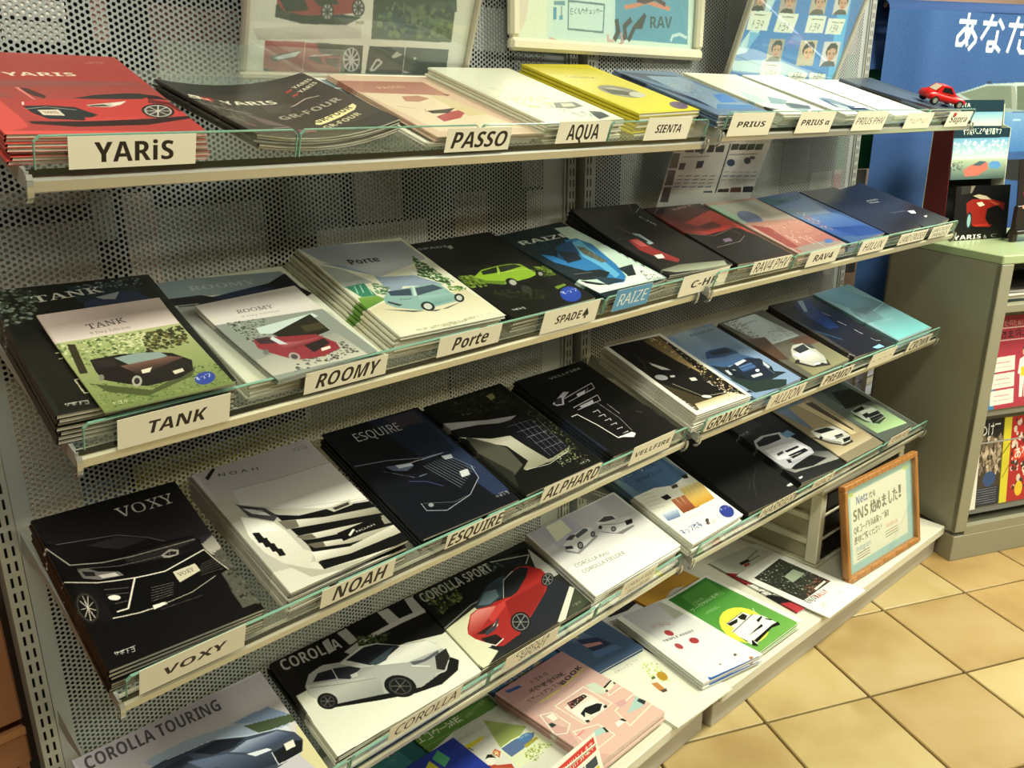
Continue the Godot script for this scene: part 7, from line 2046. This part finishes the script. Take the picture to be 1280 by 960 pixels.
		["p","a8a48c",[433,866,470,864,472,872,434,874]],
		["b",2.3]]],
	"poster_green": [440, 307, "cfe4dc", [
		["p","d8ecdf",[-45,192,966,-61,990,1036,-42,1062]],
		["p","e8efd8",[-8,182,148,143,148,1003,-10,1020]],
		["p","e6d8c8",[14,832,63,827,47,922,-2,1012]],
		["p","d0e8e4",[459,66,496,56,511,971,157,986]],
		["p","5c9cb8",[486,59,921,-50,967,974,511,972]],
		["l","58787c",4,[255,811,446,809,442,945,255,942,255,811]],
		["j","ECOカチェッカー","40484c",265,873,440,854,30,7],
		["p","4a90b8",[179,847,195,846,196,902,180,905]],
		["p","5c9cc0",[210,884,227,881,227,901,210,904]],
		["p","6a94a8",[181,819,238,813,237,833,183,837]],
		["l","587078",3,[220,839,221,883]],
		["l","40302c",14,[517,883,529,934,511,971]],
		["l","403034",13,[598,872,564,906,571,958,551,968]],
		["l","3c3030",12,[592,970,621,910,681,843,663,898,631,900]],
		["t","RAV","sansb","3c4c54",717,903,856,892,60],
		["l","d88868",10,[565,810,626,795,688,771,832,793]],
		["l","50303c",10,[635,768,678,772,741,748,803,773]],
		["l","c8e0e4",8,[854,958,864,934,910,921,958,937]],
		["l","d8b0a8",7,[470,956,471,982,501,984]],
		["l","c89c98",7,[545,942,557,985,522,1014,492,1014]],
		["p","e8b8a8",[385,1022,394,991,423,1011]],
		["l","e0a898",6,[165,993,245,1017]],
		["p","c8b89c",[615,1004,668,1006,658,1024]]]],
	"poster_staff": [400, 508, "2f78c0", [
		["g","2c70bc","2e7cc8",[-734,-136,299,-356,1017,1005,29,1017]],
		["p","48b0e8",[607,428,745,415,1044,986,955,1003]],
		["p","b8d8e4",[85,713,189,697,158,804,96,905,14,917,32,865,97,787]],
		["p","a8ccd8",[7,938,377,924,707,968,700,991,33,975]],
		["p","68b0dc",[72,828,155,830,92,900]],
		["p","a89c90",[258,847,390,842,420,931,284,934]],
		["p","3c3434",[290,934,310,917,345,911,389,915,413,931]],
		["p","1c1414",[298,867,314,852,349,849,377,858,389,882,382,894,312,896,298,883]],
		["p","c8987c",[308,877,318,867,348,864,372,869,383,888,378,905,357,914,332,908,316,893]],
		["p","1c1414",[303,876,316,861,352,858,380,872,372,871,337,866,315,876]],
		["l","3c2420",2,[323,885,340,884]],
		["l","3c2420",2,[354,884,372,884]],
		["p","2c1c1c",[328,888,338,887,339,890,328,890]],
		["p","2c1c1c",[359,887,370,887,371,889,360,889]],
		["l","9a6c58",2,[349,890,349,897,356,898]],
		["l","a05c50",3,[341,904,366,903]],
		["p","c0b8a0",[539,842,700,836,741,941,576,944]],
		["p","1c1414",[588,865,607,848,650,844,685,855,700,884,693,897,607,899,589,884]],
		["p","dcb08c",[602,877,614,865,650,862,679,868,694,890,689,909,663,921,633,913,611,896]],
		["p","1c1414",[595,876,611,858,655,855,690,871,680,870,636,865,610,876]],
		["l","3c2420",2,[620,887,641,885]],
		["l","3c2420",2,[658,885,680,885]],
		["p","2c1c1c",[626,890,639,889,640,892,627,893]],
		["p","2c1c1c",[664,888,678,889,679,891,666,892]],
		["l","9a6c58",2,[652,892,652,901,662,901]],
		["l","a05c50",3,[643,909,673,908]],
		["p","d0ccd0",[769,839,938,833,984,939,811,943]],
		["p","403c48",[818,943,842,923,886,915,944,920,976,939]],
		["p","1c1414",[821,863,841,845,886,841,922,853,940,881,933,895,842,897,823,882]],
		["p","c8987c",[836,875,848,863,886,859,917,866,933,888,929,908,902,919,870,911,847,894]],
		["p","1c1414",[829,874,845,855,891,853,928,869,918,867,871,862,844,873]],
		["l","3c2420",2,[855,885,877,883]],
		["l","3c2420",2,[896,883,918,883]],
		["p","2c1c1c",[862,888,875,887,877,890,863,891]],
		["p","2c1c1c",[902,886,916,887,917,889,903,890]],
		["l","9a6c58",2,[889,890,890,899,900,899]],
		["l","a05c50",3,[881,907,912,906]],
		["p","8c8078",[-12,675,106,667,129,747,8,754]],
		["p","241c1c",[13,753,31,738,62,731,102,734,123,748]],
		["p","1c1414",[22,692,37,679,69,675,94,683,103,704,97,714,34,718,22,707]],
		["p","c8987c",[31,701,41,692,67,688,89,693,98,709,93,724,73,734,52,728,37,715]],
		["p","1c1414",[27,701,39,686,72,683,96,695,89,694,57,691,38,700]],
		["l","3c2420",2,[44,708,59,707]],
		["l","3c2420",2,[72,706,88,706]],
		["p","2c1c1c",[48,711,58,710,59,712,49,713]],
		["p","2c1c1c",[76,709,86,709,87,711,77,711]],
		["l","9a6c58",2,[67,712,67,719,74,719]],
		["l","a05c50",3,[60,725,82,724]],
		["p","a89c94",[221,665,359,656,389,746,248,753]],
		["p","2c2424",[254,753,275,735,311,728,357,731,382,746]],
		["p","1c1414",[262,684,279,669,316,664,345,673,357,697,350,709,277,713,262,700]],
		["p","c8987c",[273,694,284,684,315,680,340,685,351,703,346,720,323,731,298,724,281,710]],
		["p","1c1414",[268,693,282,677,319,674,348,687,340,686,303,682,280,692]],
		["l","3c2420",2,[288,702,306,700]],
		["l","3c2420",2,[321,699,339,699]],
		["p","2c1c1c",[293,705,304,704,305,706,294,707]],
		["p","2c1c1c",[326,702,338,702,338,704,327,705]],
		["l","9a6c58",2,[315,706,315,713,323,714]],
		["l","a05c50",3,[307,721,333,719]],
		["p","b0a898",[485,653,629,644,665,734,517,742]],
		["p","504840",[523,742,544,724,582,716,631,719,658,735]],
		["p","1c1414",[529,672,546,657,585,652,615,661,629,686,622,697,545,701,530,689]],
		["p","c8987c",[541,682,551,672,584,668,610,673,623,692,618,709,595,719,568,713,549,698]],
		["p","1c1414",[535,682,549,665,588,662,619,675,611,674,571,671,548,681]],
		["l","3c2420",2,[557,690,575,689]],
		["l","3c2420",2,[591,688,610,687]],
		["p","2c1c1c",[562,693,574,692,575,695,563,695]],
		["p","2c1c1c",[597,691,609,691,610,693,598,694]],
		["l","9a6c58",2,[586,694,586,702,594,702]],
		["l","a05c50",3,[578,709,604,708]],
		["p","c8c4c4",[704,644,850,635,889,724,740,732]],
		["p","3c3838",[746,731,767,714,805,706,855,709,883,724]],
		["p","1c1414",[750,663,766,648,806,644,837,652,852,676,845,688,767,692,751,679]],
		["p","c8987c",[762,673,773,663,805,659,832,664,846,682,842,699,819,709,791,703,771,689]],
		["p","1c1414",[756,672,770,656,810,653,842,666,833,665,793,662,770,672]],
		["l","3c2420",2,[779,681,797,679]],
		["l","3c2420",2,[814,678,833,678]],
		["p","2c1c1c",[784,684,796,683,797,685,785,686]],
		["p","2c1c1c",[819,681,831,681,832,683,820,684]],
		["l","9a6c58",2,[808,685,808,692,817,692]],
		["l","a05c50",3,[800,699,828,698]],
		["p","dde4d8",[20,753,196,749,204,818,33,822]],
		["l","707470",3,[58,765,149,763]],
		["p","dde4d8",[256,748,433,744,434,819,261,820]],
		["l","707470",3,[296,761,395,759]],
		["p","dde4d8",[523,744,694,739,717,807,541,812]],
		["l","707470",3,[568,757,674,755]],
		["p","dde4d8",[721,746,894,741,901,806,740,809]],
		["l","707470",3,[769,759,882,758]],
		["p","dde4d8",[254,932,445,944,463,1012,285,1003]],
		["l","707470",3,[296,947,397,948]],
		["p","dde4d8",[536,974,726,973,716,1009,554,1011]],
		["l","707470",3,[582,989,693,991]],
		["p","dde4d8",[744,970,912,973,929,1006,758,1008]],
		["l","707470",3,[793,986,911,987]],
		["b",2.3],
		["j","トヨタ","3c4044",54,812,168,810,30,7],
		["j","トヨタ","3c4044",283,810,395,811,30,7],
		["j","トヨタ","3c4044",564,801,675,799,30,7],
		["j","トヨタ","3c4044",764,798,856,797,30,7],
		["j","トヨタ","3c4044",308,993,423,1002,30,7],
		["j","トヨタ","3c4044",578,1000,672,999,30,7],
		["j","トヨタ","3c4044",783,997,882,996,30,7]]],
	"price_sheet": [420, 214, "d4d6d2", [
		["p","c8ccc8",[-58,93,990,144,1121,1075,59,909]],
		["p","d8dad6",[37,175,542,205,567,809,113,748]],
		["p","d8dad6",[564,206,1021,233,1041,873,589,812]],
		["p","50504e",[-12,95,59,99,71,267,-5,262]],
		["p","50504e",[-3,284,68,290,81,462,4,455]],
		["p","50504e",[5,478,77,485,91,662,13,653]],
		["p","50504e",[14,676,87,685,101,867,21,855]],
		["p","3c4048",[101,201,183,207,191,287,108,281]],
		["p","1e2024",[198,207,283,213,292,294,206,288]],
		["p","2c2e30",[298,214,386,219,395,302,307,296]],
		["p","2a3036",[401,220,491,226,501,310,411,303]],
		["p","30343c",[567,218,648,217,649,290,569,290]],
		["p","181a1e",[655,224,737,223,739,296,657,297]],
		["p","1e2228",[745,229,828,228,831,302,747,303]],
		["p","2a2e34",[836,235,922,234,925,309,839,309]],
		["p","282a30",[94,406,153,411,154,487,100,482]],
		["p","282a30",[262,397,332,397,330,480,267,486]],
		["p","2c3c54",[668,451,670,465,668,477,661,486,651,492,637,492,623,489,608,481,596,470,585,457,579,443,577,429,579,417,586,408,596,402,609,401,623,405,638,412,651,423,661,436]],
		["p","383c40",[842,441,845,454,843,466,837,475,828,480,817,482,804,478,791,471,779,460,769,448,763,434,761,421,762,409,768,400,777,395,788,394,801,397,814,404,826,414,836,427]],
		["p","484c50",[881,406,881,412,879,418,873,422,865,424,855,424,844,422,834,419,825,414,819,407,815,401,815,395,817,389,823,385,831,383,841,383,851,385,861,388,870,394,877,400]],
		["l","8a8c8a",3,[100,337,367,347]],
		["l","707270",3,[575,345,889,357]],
		["l","202224",8,[546,217,567,809]],
		["l","808280",4,[116,559,169,559]],
		["l","687890",4,[114,601,167,601]],
		["l","808280",4,[111,643,165,644]],
		["l","687890",4,[109,686,162,687]],
		["l","a0a4a8",4,[588,561,642,560]],
		["l","607890",4,[589,611,643,610]],
		["l","a0a4a8",4,[589,661,643,660]],
		["l","808280",4,[196,568,250,568]],
		["l","687890",4,[194,610,248,611]],
		["l","808280",4,[192,653,246,654]],
		["l","687890",4,[189,696,244,697]],
		["l","a0a4a8",4,[667,569,722,568]],
		["l","607890",4,[667,619,722,619]],
		["l","a0a4a8",4,[668,670,723,670]],
		["l","808280",4,[277,577,332,577]],
		["l","687890",4,[275,620,331,620]],
		["l","808280",4,[273,663,329,663]],
		["l","687890",4,[271,706,327,707]],
		["l","a0a4a8",4,[747,577,803,576]],
		["l","607890",4,[747,628,804,628]],
		["l","a0a4a8",4,[748,679,804,679]],
		["l","808280",4,[360,586,417,586]],
		["l","687890",4,[359,629,415,630]],
		["l","808280",4,[357,673,413,674]],
		["l","687890",4,[355,717,412,718]],
		["l","a0a4a8",4,[828,585,885,585]],
		["l","607890",4,[829,637,886,637]],
		["l","a0a4a8",4,[830,688,887,688]],
		["l","808280",4,[445,595,503,595]],
		["l","687890",4,[444,639,501,639]],
		["l","808280",4,[442,683,500,684]],
		["l","687890",4,[440,728,498,729]],
		["l","a0a4a8",4,[912,594,970,593]],
		["l","607890",4,[913,646,971,646]],
		["l","a0a4a8",4,[914,698,972,698]],
		["p","2c2420",[589,774,712,783,715,829,589,812]],
		["p","503420",[725,772,846,781,863,849,732,831]],
		["p","20262e",[868,777,988,786,1009,868,881,851]],
		["p","30485c",[431,779,528,785,535,811,437,798]],
		["b",2.3]]],
	"banner": [680, 404, "2b528c", [
		["g","305a96","274c86",[-87,-42,654,-74,767,433,-34,413]],
		["g","b4c4c0","8c9c98",[227,241,321,211,441,204,788,208,809,300,400,297,269,272]],
		["p","6c7868",[240,241,328,215,405,216,424,288,320,278]],
		["p","5c6858",[417,216,789,215,809,300,431,291]],
		["p","8c9488",[398,216,411,216,431,291,414,288]],
		["g","7ca4c8","3c70b0",[257,272,400,297,812,313,837,421,422,425,277,321]],
		["p","a8c8dc",[451,323,451,324,449,325,446,326,442,326,437,326,433,326,429,325,425,325,423,324,422,322,423,321,425,320,428,319,432,319,436,319,440,319,445,320,448,320,450,321]],
		["p","283040",[339,206,338,207,337,207,335,208,333,209,330,209,328,209,325,208,323,208,322,207,321,206,321,205,322,204,324,203,327,203,329,203,332,203,335,203,337,204,338,205]],
		["p","14161a",[148,452,208,441,847,463,873,575,452,517,218,464]],
		["p","8c1c20",[194,363,240,364,268,549,214,547]],
		["p","264a82",[-84,376,192,375,217,547,-79,534]],
		["b",2.3],
		["j","あなた","f4f6ee",193,105,437,114,100,12]]],
	"book_yaris": [240, 240, "0e0d0d", [
		["p","2c2c28",[85,-121,370,-108,239,141,96,154]],
		["p","7c7468",[281,-112,387,-107,294,124,257,142]],
		["p","8c2018",[200,318,309,243,669,261,921,342,902,553,664,785,354,750,231,540]],
		["p","100c0c",[595,437,776,375,920,493,902,674,664,744,574,618]],
		["p","e8e4c0",[389,317,488,302,550,365,451,390]],
		["p","b8a890",[310,184,418,159,561,196,669,271,453,250]],
		["p","c05030",[596,277,848,359,758,385]],
		["p","18282c",[328,646,325,697,316,742,303,777,287,800,270,807,254,798,239,774,228,737,221,691,219,641,223,591,232,546,245,511,260,489,277,482,294,491,308,514,320,551,327,596]],
		["p","8ab0b0",[306,645,304,683,299,717,291,744,281,761,271,766,261,760,252,742,246,714,242,680,241,642,243,605,249,571,257,544,266,528,276,522,286,529,295,546,302,574,306,608]],
		["p","b03020",[336,728,628,712,664,755,408,763]],
		["b",2.3],
		["t","YARIS","sansb","f4f4e8",19,991,524,985,80],
		["t","&","sans","d8d8c8",570,987,634,986,60],
		["t","C","sans","a8a89c",708,973,809,978,60]]],
	"stand_front": [240, 220, "16303c", [
		["p","12303c",[-10,-2,1012,-2,1009,182,-7,187]],
		["g","6ca4c8","f0f4d8",[2,187,1009,182,1007,727,6,743]],
		["n",["e8f0e0","b8d4dc"],40,30,[22,247,993,236,983,517,22,499]],
		["g","b8c8a8","48605c",[16,600,994,600,997,1025,16,1001]],
		["n",["343c40","5c6464"],20,12,[29,661,206,645,216,813,36,828]],
		["p","c87060",[234,813,345,731,491,651,655,676,673,804,504,930,265,944]],
		["p","48606c",[382,722,510,641,636,655,526,736]],
		["p","5c94c8",[673,698,746,647,857,660,914,746,840,809,710,784]],
		["b",2.3],
		["j","やりたいことへ走り出そう","e4ecdc",156,117,848,110,150,8]]],
	"stand_back": [240, 200, "16303c", [
		["p","12303c",[-25,-3,1004,-14,1035,352,191,354]],
		["g","7cb0cc","e0ecc8",[215,354,1035,352,1007,777,204,763]],
		["b",2.3],
		["t","TOYOTA","sansb","d8e0d0",20,223,397,211,120]]],
	"stand_side": [100, 300, "1c1714", [
		["p","201a18",[0,0,1000,0,1000,1000,0,1000]],
		["p","8c7040",[150,80,800,75,780,130,160,135]],
		["p","a03028",[150,175,800,170,780,225,160,230]],
		["p","c8b8a8",[150,270,800,265,780,320,160,325]],
		["p","30403c",[150,365,800,360,780,415,160,420]],
		["p","a8282c",[150,460,800,455,780,510,160,515]],
		["p","181818",[150,555,800,550,780,605,160,610]],
		["p","c89080",[150,650,800,645,780,700,160,705]],
		["b",2.3],
		["t","CAR","sans","c8b890",150,60,700,60,40]]],
	"rack_pink": [240, 320, "b8404c", [
		["p","b03c4c",[0,0,1000,0,1000,1000,0,1000]],
		["p","4080b0",[0,230,160,230,160,1000,0,1000]],
		["l","f0c8c8",12,[80,130,900,130,950,180,900,260,80,260,30,200,80,130]],
		["p","f2e4dc",[80,440,520,430,520,590,80,600]],
		["l","d88a90",8,[160,500,420,495]],
		["l","b0a8a8",5,[140,550,460,545]],
		["p","f2e4dc",[80,620,520,610,520,770,80,780]],
		["l","d88a90",8,[160,680,420,675]],
		["l","b0a8a8",5,[140,730,460,725]],
		["p","f2e4dc",[80,800,520,790,520,950,80,960]],
		["l","d88a90",8,[160,860,420,855]],
		["l","b0a8a8",5,[140,910,460,905]],
		["p","e0b898",[745,400,743,414,736,426,726,436,714,443,700,445,686,443,674,436,664,426,657,414,655,400,657,386,664,374,674,364,686,357,700,355,714,357,726,364,736,374,743,386]],
		["p","302420",[650,390,670,350,740,350,755,395,720,370,680,370]],
		["p","f0ece4",[610,480,700,450,800,480,830,640,780,640,770,900,710,900,700,700,680,900,620,900,620,640,580,640]],
		["p","e8cc30",[640,570,900,560,900,660,640,670]],
		["b",2.3],
		["j","あなたのために","f0c8c0",120,110,700,110,60,8],
		["j","くるまのこと","2c2030",100,235,880,235,80,10]]],
	"rack_photo": [240, 340, "3c342c", [
		["p","14161c",[0,0,1000,0,1000,200,0,200]],
		["n",["a89880","6a5c50","c8b8a4","3c3430","8a7a68"],120,60,[0,200,1000,200,1000,620,0,620]],
		["p","2c4c80",[810,690,797,718,760,743,703,763,630,776,550,780,470,776,397,763,340,743,303,718,290,690,303,662,340,637,397,617,470,604,550,600,630,604,703,617,760,637,797,662]],
		["p","1c2438",[0,780,1000,780,1000,1000,0,1000]],
		["l","8890a0",6,[80,800,880,798]],
		["l","8890a0",6,[80,828,880,826]],
		["l","8890a0",6,[80,856,880,854]],
		["l","8890a0",6,[80,884,880,882]],
		["l","8890a0",6,[80,912,880,910]],
		["l","8890a0",6,[80,940,880,938]],
		["l","8890a0",6,[80,968,880,966]],
		["b",2.3],
		["j","つけて","e8ece8",80,170,900,170,140,11]]],
	"rack_red": [240, 340, "a8202c", [
		["p","b0242c",[0,0,1000,0,1000,1000,0,1000]],
		["p","d8cc38",[0,0,200,0,200,1000,0,1000]],
		["n",["d8c8b8","501c1c","e8dcd0","3c3434"],50,50,[240,40,1000,40,1000,900,240,900]],
		["p","e04030",[300,380,980,330,980,470,300,520]],
		["p","e8c030",[630,860,625,888,609,913,585,933,554,946,520,950,486,946,455,933,431,913,415,888,410,860,415,832,431,807,455,787,486,774,520,770,554,774,585,787,609,807,625,832]],
		["l","303030",10,[0,420,200,300]],
		["l","303030",8,[40,700,200,560]],
		["b",2.3],
		["j","あなた","f4ece0",330,500,960,450,130,11]]],
	"rack_white": [160, 340, "e8e6e0", [
		["p","2c3c68",[260,780,600,770,600,960,260,970]],
		["p","8894b0",[300,810,560,805,560,830,300,835]],
		["l","c04848",14,[500,480,560,560]]]],
	"sign": [360, 256, "f4f4ea", [
		["p","9cd4dc",[0,0,1000,0,1000,1000,0,1000]],
		["p","f3f4e6",[90,95,915,95,915,905,90,905]],
		["p","b8dc68",[60,80,130,75,130,120,70,125]],
		["p","b8dc68",[870,75,950,80,940,125,880,120]],
		["t","Netz","sansb","2858a0",170,240,330,240,90],
		["j","徳島","403c3c",350,240,450,240,80,9],
		["t","SNS","sansb","3c3634",120,420,330,420,130],
		["j","始めました","3c3634",360,420,780,420,140,12],
		["t","!","sansb","3c3634",790,420,830,420,150],
		["t","QR","sansb","403a38",120,560,190,560,70],
		["j","コードを読み取って頂き","403a38",200,560,640,560,80,10],
		["j","是非ご覧ください","403a38",120,680,520,680,80,10],
		["t","Instagram","sans","5090b8",140,780,350,780,60],
		["l","605850",4,[150,810,330,810]],
		["l","605850",4,[150,840,330,840]],
		["l","605850",4,[150,870,330,870]],
		["t","Facebook","sans","d88080",580,700,760,700,50],
		["l","706860",4,[570,740,760,740]],
		["l","706860",4,[570,772,760,772]],
		["l","706860",4,[570,804,760,804]]]],
	"red_card": [240, 150, "f0efe6", [
		["p","d03c34",[60,120,960,60,960,330,60,390]],
		["j","保険が受け付けられます","f6f0e4",100,350,930,280,170,9],
		["p","40545c",[120,480,420,460,420,640,120,660]],
		["p","5c7480",[450,460,700,440,700,620,450,640]],
		["p","d8d040",[520,660,940,620,940,720,520,760]],
		["p","384450",[720,440,930,420,930,600,720,620]],
		["l","808888",6,[100,820,600,790]],
		["l","808888",6,[100,880,560,860]]]],
}
